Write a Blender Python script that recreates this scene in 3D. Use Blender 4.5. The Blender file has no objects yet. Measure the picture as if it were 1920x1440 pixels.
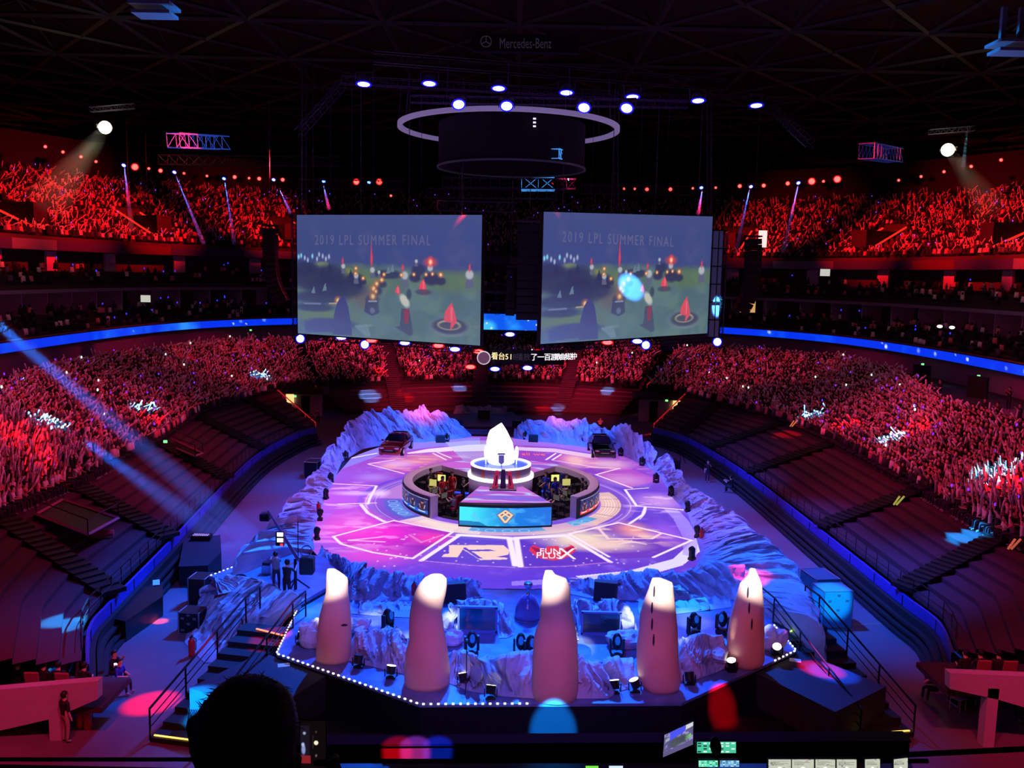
import bpy, math, random
import numpy as np
from mathutils import Vector, Matrix, noise
random.seed(7); RNG = np.random.default_rng(7)
SC = bpy.context.scene; COL = SC.collection
# ---------------------------------------------------------------- camera model (metres, camera 15.5 m above the arena floor)
FPX = 1650.0; PITCH = math.radians(7.1); ROLL = math.radians(1.2); CZ = 15.5
_fw = np.array([0, math.cos(PITCH), -math.sin(PITCH)]); _up = np.array([0, math.sin(PITCH), math.cos(PITCH)]); _rt = np.array([1.0, 0, 0])
_R = math.cos(ROLL) * _rt + math.sin(ROLL) * _up; _U = -math.sin(ROLL) * _rt + math.cos(ROLL) * _up
def _ray(x, y): return (x - 960) / FPX * _R - (y - 720) / FPX * _U + _fw
def G(x, y, z):
    d = _ray(x, y); t = (z - CZ) / d[2]; return np.array([d[0] * t, d[1] * t, z])
def GY(x, y, Y):
    d = _ray(x, y); t = Y / d[1]; return np.array([d[0] * t, Y, CZ + d[2] * t])
def PR(p):
    p = np.array(p, float) - [0, 0, CZ]; d = p @ _fw
    return 960 + FPX * (p @ _R) / d, 720 - FPX * (p @ _U) / d
# ---------------------------------------------------------------- colour
def lin(c):
    return tuple((v / 255 / 12.92) if v / 255 <= 0.04045 else ((v / 255 + 0.055) / 1.055) ** 2.4 for v in c)
_M = {}
def mat(name, rgb, rough=0.7, metal=0.0, emit=None, es=0.0, var=0.12, scale=6.0, bump=0.0, coat=0.0):
    """rgb / emit in 0..255 sRGB; a little procedural noise varies the base colour"""
    if name in _M: return _M[name]
    m = bpy.data.materials.new(name); m.use_nodes = True; nt = m.node_tree; N = nt.nodes; L = nt.links
    b = N['Principled BSDF']; b.inputs['Roughness'].default_value = rough; b.inputs['Metallic'].default_value = metal
    c = lin(rgb)
    tc = N.new('ShaderNodeTexCoord'); no = N.new('ShaderNodeTexNoise'); no.inputs['Scale'].default_value = scale; no.inputs['Detail'].default_value = 3
    L.new(tc.outputs['Object'], no.inputs['Vector'])
    mx = N.new('ShaderNodeMix'); mx.data_type = 'RGBA'
    mx.inputs['A'].default_value = (*[v * (1 - var) for v in c], 1); mx.inputs['B'].default_value = (*[min(1, v * (1 + var)) for v in c], 1)
    L.new(no.outputs['Fac'], mx.inputs['Factor']); L.new(mx.outputs['Result'], b.inputs['Base Color'])
    if emit is not None:
        b.inputs['Emission Color'].default_value = (*lin(emit), 1); b.inputs['Emission Strength'].default_value = es
    if coat: b.inputs['Coat Weight'].default_value = coat
    if bump:
        n2 = N.new('ShaderNodeTexNoise'); n2.inputs['Scale'].default_value = scale * 1.5; n2.inputs['Detail'].default_value = 8
        L.new(tc.outputs['Object'], n2.inputs['Vector'])
        bp = N.new('ShaderNodeBump'); bp.inputs['Strength'].default_value = bump; L.new(n2.outputs['Fac'], bp.inputs['Height']); L.new(bp.outputs['Normal'], b.inputs['Normal'])
    _M[name] = m; return m
def attr_mat(name, emis=1.0, diffuse=0.0, rough=0.4, spec=0.3):
    if name in _M: return _M[name]
    m = bpy.data.materials.new(name); m.use_nodes = True; nt = m.node_tree; N = nt.nodes; L = nt.links
    b = N['Principled BSDF']; b.inputs['Roughness'].default_value = rough; b.inputs['Specular IOR Level'].default_value = spec
    a = N.new('ShaderNodeAttribute'); a.attribute_name = 'Col'
    if diffuse > 0: L.new(a.outputs['Color'], b.inputs['Base Color'])
    else: b.inputs['Base Color'].default_value = (0.02, 0.02, 0.025, 1)
    if emis > 0: L.new(a.outputs['Color'], b.inputs['Emission Color']); b.inputs['Emission Strength'].default_value = emis
    _M[name] = m; return m
# ---------------------------------------------------------------- mesh builder
class MB:
    def __init__(s): s.v = []; s.f = []; s.m = []; s.c = []; s.mi = 0
    def add(s, vs, fs, mi=None):
        b = len(s.v); s.v.extend([tuple(map(float, p)) for p in vs]); mi = s.mi if mi is None else mi
        for f in fs: s.f.append(tuple(b + i for i in f)); s.m.append(mi)
        return s
    def box(s, c, d, rz=0.0, mi=None, taper=1.0, rx=0.0, ry=0.0, bev=0.0):
        x, y, z = [q / 2 for q in d]; P = []
        R = Matrix.Rotation(rz, 3, 'Z') @ Matrix.Rotation(ry, 3, 'Y') @ Matrix.Rotation(rx, 3, 'X')
        if bev:   # chamfered box: 24 corners
            b = min(bev, x * .9, y * .9, z * .9); vs = []; idx = {}
            for sx in (-1, 1):
                for sy in (-1, 1):
                    for sz in (-1, 1):
                        for ax in range(3):
                            p = [sx * x, sy * y, sz * z]
                            for q in range(3):
                                if q != ax: p[q] -= [sx, sy, sz][q] * b
                            idx[(sx, sy, sz, ax)] = len(vs); vs.append(p)
            F = []
            for ax in range(3):
                o = [q for q in range(3) if q != ax]
                for sg in (-1, 1):
                    l = []
                    for a_, b_ in ((-1, -1), (1, -1), (1, 1), (-1, 1)):
                        k = [0, 0, 0]; k[ax] = sg; k[o[0]] = a_; k[o[1]] = b_; l.append(idx[(*k, ax)])
                    F.append(l)
                for a_ in (-1, 1):
                    for b_ in (-1, 1):
                        l = []
                        for sg, ord_ in ((-1, (0, 1)), (1, (1, 0))):
                            k = [0, 0, 0]; k[ax] = sg; k[o[0]] = a_; k[o[1]] = b_
                            for q in ord_: l.append(idx[(*k, o[q])])
                        F.append(l)
            for sx in (-1, 1):
                for sy in (-1, 1):
                    for sz in (-1, 1): F.append([idx[(sx, sy, sz, ax)] for ax in range(3)])
            P = [tuple(R @ Vector(p) + Vector(c)) for p in vs]
            return s.add(P, F, mi)
        for sz in (-1, 1):
            t = taper if sz > 0 else 1.0
            for sy in (-1, 1):
                for sx in (-1, 1): P.append(tuple(R @ Vector((sx * x * t, sy * y * t, sz * z)) + Vector(c)))
        return s.add(P, [(0, 2, 3, 1), (4, 5, 7, 6), (0, 1, 5, 4), (1, 3, 7, 5), (3, 2, 6, 7), (2, 0, 4, 6)], mi)
    def bar(s, a, b, r, n=6, mi=None, r2=None, cap=True):
        a = Vector(a); b = Vector(b); d = (b - a)
        if d.length < 1e-6: return s
        d.normalize(); u = d.orthogonal().normalized(); w = d.cross(u); r2 = r if r2 is None else r2; P = []
        for c, rr in ((a, r), (b, r2)):
            for k in range(n):
                t = 2 * math.pi * (k + .5) / n; P.append(c + u * math.cos(t) * rr + w * math.sin(t) * rr)
        F = [(k, (k + 1) % n, n + (k + 1) % n, n + k) for k in range(n)]
        if cap: F += [tuple(range(n - 1, -1, -1)), tuple(range(n, 2 * n))]
        return s.add(P, F, mi)
    def path(s, pts, r, n=6, mi=None):
        for a, b in zip(pts[:-1], pts[1:]): s.bar(a, b, r, n, mi)
        return s
    def rev(s, prof, c=(0, 0, 0), n=24, a0=0.0, a1=2 * math.pi, mi=None, sx=1, sy=1):
        """revolve (r, z) profile about z"""
        full = abs(a1 - a0 - 2 * math.pi) < 1e-6; k = n if full else n + 1; P = []
        for i in range(k):
            t = a0 + (a1 - a0) * i / n
            for r, z in prof: P.append((c[0] + r * math.cos(t) * sx, c[1] + r * math.sin(t) * sy, c[2] + z))
        m = len(prof); F = []
        for i in range(n):
            j = (i + 1) % k
            for q in range(m - 1): F.append((i * m + q, j * m + q, j * m + q + 1, i * m + q + 1))
        return s.add(P, F, mi)
    def ell(s, c, r, n=10, m=7, mi=None, R=None):
        P = []; F = []
        for j in range(m + 1):
            ph = math.pi * j / m
            for i in range(n):
                t = 2 * math.pi * i / n; p = Vector((r[0] * math.sin(ph) * math.cos(t), r[1] * math.sin(ph) * math.sin(t), -r[2] * math.cos(ph)))
                if R is not None: p = R @ p
                P.append(p + Vector(c))
        for j in range(m):
            for i in range(n):
                F.append((j * n + i, j * n + (i + 1) % n, (j + 1) * n + (i + 1) % n, (j + 1) * n + i))
        return s.add(P, F, mi)
    def prism(s, poly, z0, z1, mi=None):
        n = len(poly); P = [(p[0], p[1], z0) for p in poly] + [(p[0], p[1], z1) for p in poly]
        F = [tuple(range(n - 1, -1, -1)), tuple(range(n, 2 * n))] + [(i, (i + 1) % n, n + (i + 1) % n, n + i) for i in range(n)]
        return s.add(P, F, mi)
    def ext(s, poly3, d, mi=None):
        """extrude a planar 3-D polygon by vector d"""
        n = len(poly3); P = [tuple(p) for p in poly3] + [tuple(np.array(p) + np.array(d)) for p in poly3]
        F = [tuple(range(n - 1, -1, -1)), tuple(range(n, 2 * n))] + [(i, (i + 1) % n, n + (i + 1) % n, n + i) for i in range(n)]
        return s.add(P, F, mi)
    def loft(s, rings, mi=None, close=True, caps=True):
        n = len(rings[0]); P = [p for r in rings for p in r]; F = []
        for j in range(len(rings) - 1):
            for i in range(n if close else n - 1): F.append((j * n + i, j * n + (i + 1) % n, (j + 1) * n + (i + 1) % n, (j + 1) * n + i))
        if caps: F += [tuple(range(n - 1, -1, -1)), tuple((len(rings) - 1) * n + i for i in range(n))]
        return s.add(P, F, mi)
    def build(s, name, mats, parent=None, smooth=False, org=None):
        me = bpy.data.meshes.new(name); vs = s.v
        if org is not None: vs = [(a - org[0], b - org[1], c - org[2]) for a, b, c in vs]
        me.from_pydata(vs, [], s.f)
        if not isinstance(mats, (list, tuple)): mats = [mats]
        for m in mats: me.materials.append(m)
        if len(mats) > 1: me.polygons.foreach_set('material_index', s.m)
        if smooth: me.polygons.foreach_set('use_smooth', [True] * len(me.polygons))
        me.update()
        o = bpy.data.objects.new(name, me); COL.objects.link(o)
        if org is not None and parent is None: o.location = org
        if parent is not None: o.parent = parent
        return o
_labels = {}
def tag(o, label=None, cat=None, group=None, kind=None):
    if label: o['label'] = label; _labels.setdefault(label, []).append((o.name, group))
    if cat: o['category'] = cat
    if group: o['group'] = group
    if kind: o['kind'] = kind
    return o
def thing(name, label, cat, loc=(0, 0, 0), rz=0.0, group=None):
    o = bpy.data.objects.new(name, None); COL.objects.link(o); o.empty_display_size = .1
    o.location = tuple(float(v) for v in loc); o.rotation_euler = (0, 0, rz)
    return tag(o, label, cat, group)
def copy_tree(o, parent=None, kids=None):
    c = o.copy(); COL.objects.link(c)
    if parent is not None: c.parent = parent
    for ch in (kids[o.name] if kids else list(o.children)): copy_tree(ch, c)
    return c
def grid_obj(name, P, colors, m, parent=None, flip=False, mask=None):
    """P: (nu,nv,3) positions, colors (nu,nv,3) linear -> quad grid with a colour attribute"""
    nu, nv = P.shape[:2]; me = bpy.data.meshes.new(name)
    me.vertices.add(nu * nv); me.vertices.foreach_set('co', P.reshape(-1).astype(np.float32))
    I = np.arange(nu * nv).reshape(nu, nv); q = np.stack([I[:-1, :-1], I[1:, :-1], I[1:, 1:], I[:-1, 1:]], -1).reshape(-1, 4)
    if flip: q = q[:, ::-1]
    if mask is not None: mk_ = mask.reshape(-1); q = q[mk_[q].all(axis=1)]
    n = len(q); me.loops.add(n * 4); me.loops.foreach_set('vertex_index', q.reshape(-1).astype(np.int32))
    me.polygons.add(n); me.polygons.foreach_set('loop_start', np.arange(0, 4 * n, 4, dtype=np.int32)); me.polygons.foreach_set('loop_total', np.full(n, 4, np.int32))
    if colors is not None:
        at = me.color_attributes.new('Col', 'FLOAT_COLOR', 'POINT'); c4 = np.ones((nu * nv, 4), np.float32); c4[:, :3] = colors.reshape(-1, 3); at.data.foreach_set('color', c4.reshape(-1))
    me.materials.append(m); me.update(); me.validate()
    o = bpy.data.objects.new(name, me); COL.objects.link(o)
    if parent is not None: o.parent = parent
    return o
def lin_np(a):
    a = np.asarray(a, float) / 255; return np.where(a <= .04045, a / 12.92, ((a + .055) / 1.055) ** 2.4)
class Canvas:
    """paints sRGB colours over arrays of surface coordinates X, Y"""
    def __init__(s, X, Y, base): s.X = X; s.Y = Y; s.C = np.zeros(X.shape + (3,)) + np.array(base, float)
    def mix(s, w, col, a=1.0): w = (np.clip(w, 0, 1) * a)[..., None]; s.C = s.C * (1 - w) + np.array(col, float) * w
    def ell(s, cx, cy, rx, ry, col, soft=.3, a=1.0, rot=0.0):
        dx = s.X - cx; dy = s.Y - cy; c, q = math.cos(rot), math.sin(rot); u = (dx * c + dy * q) / rx; v = (-dx * q + dy * c) / ry
        s.mix((1 - np.hypot(u, v)) / max(soft, 1e-3) + .5, col, a)
    def inside(s, poly):
        m = np.zeros(s.X.shape, bool); n = len(poly)
        for i in range(n):
            x0, y0 = poly[i][:2]; x1, y1 = poly[(i + 1) % n][:2]
            if abs(y1 - y0) < 1e-9: continue
            m ^= ((y0 > s.Y) != (y1 > s.Y)) & (s.X < (x1 - x0) * (s.Y - y0) / (y1 - y0) + x0)
        return m
    def poly(s, poly, col, a=1.0): s.mix(s.inside(poly).astype(float), col, a)
    def line(s, p, q, w, col, a=1.0, soft=.5):
        p = np.array(p[:2], float); q = np.array(q[:2], float); d = q - p; L2 = max(d @ d, 1e-9)
        t = np.clip(((s.X - p[0]) * d[0] + (s.Y - p[1]) * d[1]) / L2, 0, 1); r = np.hypot(s.X - p[0] - t * d[0], s.Y - p[1] - t * d[1])
        s.mix((w - r) / (w * soft) + .5, col, a)
    def pline(s, pts, w, col, a=1.0):
        for p, q in zip(pts[:-1], pts[1:]): s.line(p, q, w, col, a)
def vnoise(X, Y, sc, seed=0, oct=4):
    r = np.random.default_rng(seed); out = np.zeros(X.shape); amp = 1.0; tot = 0
    for o in range(oct):
        g = r.random((64, 64)); u = (X * sc * 2 ** o) % 64; v = (Y * sc * 2 ** o) % 64; i = u.astype(int); j = v.astype(int); fu = u - i; fv = v - j
        fu = fu * fu * (3 - 2 * fu); fv = fv * fv * (3 - 2 * fv); i1 = (i + 1) % 64; j1 = (j + 1) % 64; i %= 64; j %= 64
        out += amp * ((g[i, j] * (1 - fu) + g[i1, j] * fu) * (1 - fv) + (g[i, j1] * (1 - fu) + g[i1, j1] * fu) * fv); tot += amp; amp *= .5
    return out / tot
def catmull(P, n):
    P = np.array(P, float); Q = np.vstack([2 * P[0] - P[1], P, 2 * P[-1] - P[-2]]); out = []
    for i in range(1, len(Q) - 2):
        for t in np.linspace(0, 1, 24, endpoint=False):
            a, b, c, d = Q[i - 1:i + 3]; out.append(.5 * (2 * b + (c - a) * t + (2 * a - 5 * b + 4 * c - d) * t * t + (3 * b - a - 3 * c + d) * t ** 3))
    out.append(P[-1]); out = np.array(out); s = np.r_[0, np.cumsum(np.linalg.norm(np.diff(out[:, :2], axis=0), axis=1))]
    if n == 0: return out
    t = np.linspace(0, s[-1], n); return np.stack([np.interp(t, s, out[:, k]) for k in range(out.shape[1])], -1)
def lerp_rail(P, n):
    """resample anchor points evenly in anchor index (keeps paired rails aligned)"""
    P = np.array(P, float); t = np.linspace(0, len(P) - 1, n); return np.stack([np.interp(t, np.arange(len(P)), P[:, k]) for k in range(P.shape[1])], -1)
def text_mesh(txt, size, m, parent=None, name='lettering', M4=None, ext=0.004, align='CENTER', shear=0.0, space=1.0):
    cu = bpy.data.curves.new(name, 'FONT'); cu.body = txt; cu.size = size; cu.extrude = ext; cu.align_x = align; cu.align_y = 'CENTER'; cu.shear = shear; cu.space_character = space; cu.resolution_u = 3
    t = bpy.data.objects.new(name, cu); COL.objects.link(t); dg = bpy.context.evaluated_depsgraph_get(); dg.update()
    me = bpy.data.meshes.new_from_object(t.evaluated_get(dg)); bpy.data.objects.remove(t); bpy.data.curves.remove(cu)
    me.name = name; me.materials.clear(); me.materials.append(m)
    o = bpy.data.objects.new(name, me); COL.objects.link(o)
    if parent is not None: o.parent = parent
    if M4 is not None: o.matrix_local = M4
    return o
# ---------------------------------------------------------------- lights
def aim(o, a, b): o.location = tuple(a); o.rotation_euler = (Vector(tuple(b)) - Vector(tuple(a))).to_track_quat('-Z', 'Y').to_euler()
def spot(src, dst, rad, col, L, blend=.5, alb=.6, size=.15, name='spot_light'):
    """spot light from src to dst lighting a disc of radius rad (m) to radiance about L on a surface of albedo alb"""
    src = np.array(src, float); dst = np.array(dst, float); d = np.linalg.norm(dst - src)
    la = bpy.data.lights.new(name, 'SPOT'); la.color = lin(col) if max(col) > 1 else col
    la.energy = 4 * math.pi * d * d * math.pi * L / alb; la.spot_size = 2 * math.atan(rad / d); la.spot_blend = blend; la.shadow_soft_size = size
    o = bpy.data.objects.new(name, la); COL.objects.link(o); aim(o, src, dst); return o
def point(p, col, W, size=.2):
    la = bpy.data.lights.new('glow_light', 'POINT'); la.color = lin(col); la.energy = W; la.shadow_soft_size = size
    o = bpy.data.objects.new('glow_light', la); COL.objects.link(o); o.location = tuple(p); return o
def area(src, dst, sx, sy, col, W, name='fill_light'):
    la = bpy.data.lights.new(name, 'AREA'); la.shape = 'RECTANGLE'; la.size = sx; la.size_y = sy; la.color = lin(col); la.energy = W
    o = bpy.data.objects.new(name, la); COL.objects.link(o); aim(o, src, dst); return o
# ---------------------------------------------------------------- camera
cam = bpy.data.cameras.new('camera'); co = bpy.data.objects.new('camera', cam); COL.objects.link(co); SC.camera = co
cam.sensor_fit = 'HORIZONTAL'; cam.sensor_width = 36; cam.lens = 36 * FPX / 1920; cam.clip_start = .05; cam.clip_end = 600
Mc = Matrix.Identity(4)
for i in range(3): Mc[i][0] = _R[i]; Mc[i][1] = _U[i]; Mc[i][2] = -_fw[i]
Mc[2][3] = CZ; co.matrix_world = Mc
w = bpy.data.worlds.new('arena_air'); SC.world = w; w.use_nodes = True
w.node_tree.nodes['Background'].inputs[0].default_value = (*lin((150, 60, 130)), 1); w.node_tree.nodes['Background'].inputs[1].default_value = .05
vs_ = SC.view_settings; vs_.view_transform = 'Standard'; vs_.look = 'None'; vs_.exposure = 0; vs_.gamma = 1; vs_.use_curve_mapping = False
SC.cycles.use_denoising = True; SC.cycles.use_adaptive_sampling = True; SC.cycles.adaptive_threshold = .025; SC.cycles.max_bounces = 4; SC.cycles.diffuse_bounces = 2; SC.cycles.glossy_bounces = 2; SC.cycles.transmission_bounces = 3; SC.cycles.volume_bounces = 0
SC.cycles.sample_clamp_indirect = 4; SC.cycles.use_adaptive_sampling = True
# ================================================================ THE SETTING: floor, stands, balconies, roof
m_floor = mat('arena_floor_concrete', (112, 90, 104), .55, scale=.35, var=.12)
m_dark = mat('dark_paint', (22, 20, 28), .7); m_black = mat('black_matt', (10, 10, 13), .6)
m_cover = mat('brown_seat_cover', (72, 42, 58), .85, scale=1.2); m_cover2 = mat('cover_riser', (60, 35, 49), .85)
m_wall = mat('concourse_wall_paint', (150, 122, 150), .8); m_seat = mat('stand_concrete', (60, 40, 50), .85)
m_rail = mat('dark_railing_steel', (38, 32, 44), .5, .6); m_white = mat('white_wall_paint', (190, 175, 190), .7)
fb = MB(); fb.add([(-75, -8, 0), (75, -8, 0), (75, 135, 0), (-75, 135, 0)], [(0, 1, 2, 3)])
tag(fb.build('floor', m_floor), kind='structure')
# painted tape line and expansion joints of the floor
tp = MB()
for a, b in (((1560, 1174), (1665, 1168)), ((463, 848 + 55), (540, 901)), ((455, 938), (515, 936)), ((277, 1160), (343, 1160))):
    p, q = G(*a, .0), G(*b, .0); d = (q - p)[:2] / np.linalg.norm((q - p)[:2]); n = np.array([-d[1], d[0]]) * .05
    tp.add([(p[0] + n[0], p[1] + n[1], .006), (p[0] - n[0], p[1] - n[1], .006), (q[0] - n[0], q[1] - n[1], .006), (q[0] + n[0], q[1] + n[1], .006)], [(0, 1, 2, 3)])
cf = [G(x, y, .012) for x, y in ((470, 1300), (420, 1460), (1720, 1460), (1650, 1290), (1450, 1200), (560, 1200))]; cm = MB(); cm.add(cf, [(0, 1, 2, 3, 4, 5)]); tag(cm.build('floor_black_carpet', m_black), kind='structure')
tag(tp.build('floor_marking', mat('worn_yellow_tape', (150, 130, 110), .6)), kind='structure')
def stepped(name, A, B, rows, m, m2=None, tags=True):
    """stepped stand between front rail A and back rail B (n,3); tread at height of its back edge"""
    mb = MB(); n = len(A); P = []
    for k in range(rows + 1):
        t0 = k / rows; R0 = A * (1 - t0) + B * t0
        za = A[:, 2] * (1 - max(0, k - 1) / rows) + B[:, 2] * (max(0, k - 1) / rows) if k else A[:, 2] - .0
        lo = R0.copy(); lo[:, 2] = (A[:, 2] + (B[:, 2] - A[:, 2]) * (k / rows)); hi = R0.copy(); hi[:, 2] = (A[:, 2] + (B[:, 2] - A[:, 2]) * ((k + 1) / rows))
        P.append(lo); P.append(hi)
    P = P[:-1]
    vs = np.concatenate(P); fs = []; mi = []
    for j in range(len(P) - 1):
        for i in range(n - 1): fs.append((j * n + i, j * n + i + 1, (j + 1) * n + i + 1, (j + 1) * n + i)); mi.append(1 if j % 2 == 0 and m2 is not None else 0)
    mb.add(vs, fs); mb.m = mi
    o = mb.build(name, [m, m2] if m2 is not None else m)
    return tag(o, kind='structure') if tags else o
def wall_strip(mb, A, B, mi=None):
    n = len(A); mb.add(np.concatenate([A, B]), [(i, i + 1, n + i + 1, n + i) for i in range(n - 1)], mi)
g15 = lambda L, z: np.array([G(x, y, z) for x, y in L])
# lower side stands: paired anchors (front rail z 1.5 / crowd edge z 3 / back rail z 6.5)
RF = g15([(1225, 802), (1280, 817), (1330, 843), (1403, 890), (1537, 993), (1689, 1112), (1757, 1164), (1784, 1223)], 1.5)
RM = g15([(1285, 744), (1343, 763), (1467, 797), (1557, 837), (1721, 926), (1872, 1015), (1990, 1075), (2060, 1225)], 3.0)
RM2 = g15([(1214, 738), (1285, 744), (1343, 763), (1467, 797), (1557, 837), (1721, 926), (1872, 1015), (1990, 1060), (2120, 1120)], 3.0)
RB = g15([(1268, 672), (1333, 662), (1413, 667), (1563, 680), (1680, 707), (1760, 768), (1850, 797), (1920, 820), (2050, 870)], 6.5)
LF = g15([(592, 802), (563, 809), (493, 845), (427, 903), (320, 1015), (215, 1122), (172, 1173), (167, 1245)], 1.5)
LM = g15([(520, 737), (467, 754), (370, 785), (300, 835), (143, 915), (0, 975), (-110, 1080), (-170, 1242)], 3.0)
LM2 = g15([(592, 730), (520, 737), (467, 754), (370, 785), (300, 835), (143, 915), (0, 975), (-110, 1030), (-230, 1100)], 3.0)
LB = g15([(548, 655), (500, 646), (400, 652), (300, 668), (187, 682), (67, 709), (-20, 755), (-90, 790), (-200, 840)], 6.5)
NS = 60
for nm, F_, M_ in (('stand_cover_right', RF, RM), ('stand_cover_left', LF, LM)):
    A = lerp_rail(F_, NS); B = lerp_rail(M_, NS)
    A2 = A + (B - A) * .05; A2[:, 2] = 1.5
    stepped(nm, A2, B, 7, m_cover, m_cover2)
CR = {}
for nm, M_, B_ in (('stand_seating_right', RM2, RB), ('stand_seating_left', LM2, LB)):
    A = lerp_rail(M_, NS); B = lerp_rail(B_, NS); CR[nm] = (A, B); stepped(nm, A, B, 13, m_seat)
# dark aisles between the covered blocks
for sd, F_, M_, idx in (('right', RF, RM, (1, 2, 3, 4, 5)), ('left', LF, LM, (1, 2, 3, 4, 5))):
    mb = MB()
    for i in idx:
        a, b = F_[i], M_[i]; d = (b - a)[:2]; d /= np.linalg.norm(d); n = np.array([-d[1], d[0]]) * .55
        K = 18
        for k in range(K):
            t = (k + .5) / K; c = a + (b - a) * t
            mb.box((c[0], c[1], c[2] + .24), (np.linalg.norm((b - a)[:2]) / K * 1.02, 1.1, .2), math.atan2(d[1], d[0]))
    tag(mb.build('stand_aisle_' + sd, m_black), kind='structure')
# far lower stand
FA = g15([(644, 771), (760, 770), (900, 770), (1040, 772), (1165, 776)], .3)
FM = g15([(602, 734), (745, 727), (905, 722), (1060, 726), (1200, 736)], 2.2)
FB = g15([(566, 655), (720, 646), (900, 640), (1080, 645), (1244, 657)], 6.6)
A = lerp_rail(FA, 30); B = lerp_rail(FM, 30); C_ = lerp_rail(FB, 30)
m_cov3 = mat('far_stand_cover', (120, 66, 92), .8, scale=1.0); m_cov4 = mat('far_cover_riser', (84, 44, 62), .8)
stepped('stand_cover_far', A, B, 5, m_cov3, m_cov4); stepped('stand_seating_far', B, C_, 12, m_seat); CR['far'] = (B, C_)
mb = MB()
for (x0, y0, x1, y1, w_) in ((748, 772, 722, 640, .9), (902, 770, 900, 640, .8), (1052, 772, 1092, 640, .9)):
    for k in range(34):
        t = k / 34; x = x0 + (x1 - x0) * t; z = .3 + 6.5 * t
        Yf = G(x0, y0, .3)[1] + (G(x1, 646, 6.6)[1] - G(x0, y0, .3)[1]) * t; p = GY(x, 700, Yf)
        mb.box((p[0], Yf, z + .12), (1.6, .5, .12), 0); mb.box((p[0] - .85, Yf, z + .25), (.05, .5, .12)); mb.box((p[0] + .85, Yf, z + .25), (.05, .5, .12))
tag(mb.build('stair_aisle_far', mat('stair_concrete', (92, 60, 82), .8)), kind='structure')
mb = MB(); wall_strip(mb, lerp_rail(FA * [1, 1, 0], 30), lerp_rail(FA, 30)); tag(mb.build('stand_front_far', m_dark), kind='structure')
# barrier boards with a dark stepped plinth and railing
m_board = mat('blue_barrier_board', (60, 52, 165), .5, scale=.8)
for sd, F_ in (('right', RF), ('left', LF)):
    c = catmull(F_, 120); d = np.gradient(c[:, :2], axis=0); d /= np.linalg.norm(d, axis=1)[:, None]; n = np.stack([-d[:, 1], d[:, 0]], -1)
    if sd == 'right': n = -n
    if (n[60] @ (np.array([0, 50]) - c[60, :2])) < 0: n = -n
    mb = MB(); off = lambda k, z: np.column_stack([c[:, :2] + n * k, np.full(len(c), z)])
    wall_strip(mb, off(.0, 1.0), off(.0, 1.5)); wall_strip(mb, off(0, 1.5), off(-.12, 1.5)); wall_strip(mb, off(-.12, 1.5), off(-.12, .9))
    o = mb.build('barrier_board', m_board); tag(o, 'long blue board barrier running along the %s side stand' % sd, 'barrier')
    pl = MB()
    for k, (o1, z) in enumerate(((.75, .18), (.62, .42), (.45, .68), (.2, .98))):
        wall_strip(pl, off(o1, max(0, z - .12)), off(o1, z)); wall_strip(pl, off(o1, z), off(o1 - .2, z))
    wall_strip(pl, off(.25, 0), off(.25, 1.0)); pl.build('plinth', m_dark, o)
    rl = MB(); pts = [tuple(p) for p in off(-.25, 2.35)[::3]]; rl.path(pts, .03, 5); rl.path([(a, b, 1.95) for a, b, z in pts], .018, 4)
    for p in pts[::1]: rl.bar((p[0], p[1], 1.5), p, .02, 4)
    rl.build('railing', m_rail, o)
    for k in range(6, 118, 7): p = c[k]; t = math.atan2(d[k, 1], d[k, 0]); MB().box((p[0] + n[k, 0] * .01, p[1] + n[k, 1] * .01, 1.25), (.04, .03, .48), t).build('joint_strip', m_dark, o)
# vomitories in the two far corners: white back wall, dark door, black lintel
for sd, pts in (('right', ((1210, 748), (1283, 752), 800)), ('left', ((548, 745), (592, 738), 797))):
    p, q = G(*pts[0], 2.8), G(*pts[1], 2.8); Yb = max(p[1], q[1]) + 2.5
    x0, x1 = GY(pts[0][0] - 12, 760, Yb)[0], GY(pts[1][0] + 12, 760, Yb)[0]
    mb = MB(); mb.box(((x0 + x1) / 2, Yb, 1.4), (x1 - x0, .2, 2.8), mi=0)
    mb.box(((x0 + x1) / 2, Yb - 1.3, 3.0), (x1 - x0 + 1.5, 3.0, .5), mi=1)
    tag(mb.build('wall_vomitory_' + sd, [m_white, m_black]), kind='structure')
    dr = MB(); dx = x0 + (x1 - x0) * (.28 if sd == 'right' else .55); dr.box((dx, Yb - .15, 1.1), (.9, .1, 2.2)); tag(dr.build('door_1' if sd == 'right' else 'door_2', m_dark), kind='structure')
    px = MB(); lx = GY(1268 if sd == 'right' else 545, 760, Yb)[0]; px.box((lx, Yb - .25, 1.9), (.8, .12, .9))
    o = px.build('sign_light', mat('amber_lit_panel', (250, 210, 140), .5, emit=(255, 205, 130), es=1.3)); tag(o, 'small amber lit panel in the %s corner entrance' % sd, 'sign')
# hand rails at the stand ends, red light put into their colour and glow
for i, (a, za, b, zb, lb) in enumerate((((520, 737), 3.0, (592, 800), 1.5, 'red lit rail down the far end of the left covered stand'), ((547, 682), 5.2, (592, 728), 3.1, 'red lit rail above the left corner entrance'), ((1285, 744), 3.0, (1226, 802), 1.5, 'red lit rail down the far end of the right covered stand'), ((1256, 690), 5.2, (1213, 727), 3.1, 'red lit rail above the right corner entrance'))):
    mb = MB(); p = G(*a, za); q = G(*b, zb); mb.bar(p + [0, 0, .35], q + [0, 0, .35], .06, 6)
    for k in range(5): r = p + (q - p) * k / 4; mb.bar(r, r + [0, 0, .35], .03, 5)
    tag(mb.build('hand_rail', mat('red_lit_rail', (210, 60, 70), .4, emit=(255, 40, 50), es=.35)), lb, 'railing')
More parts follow.
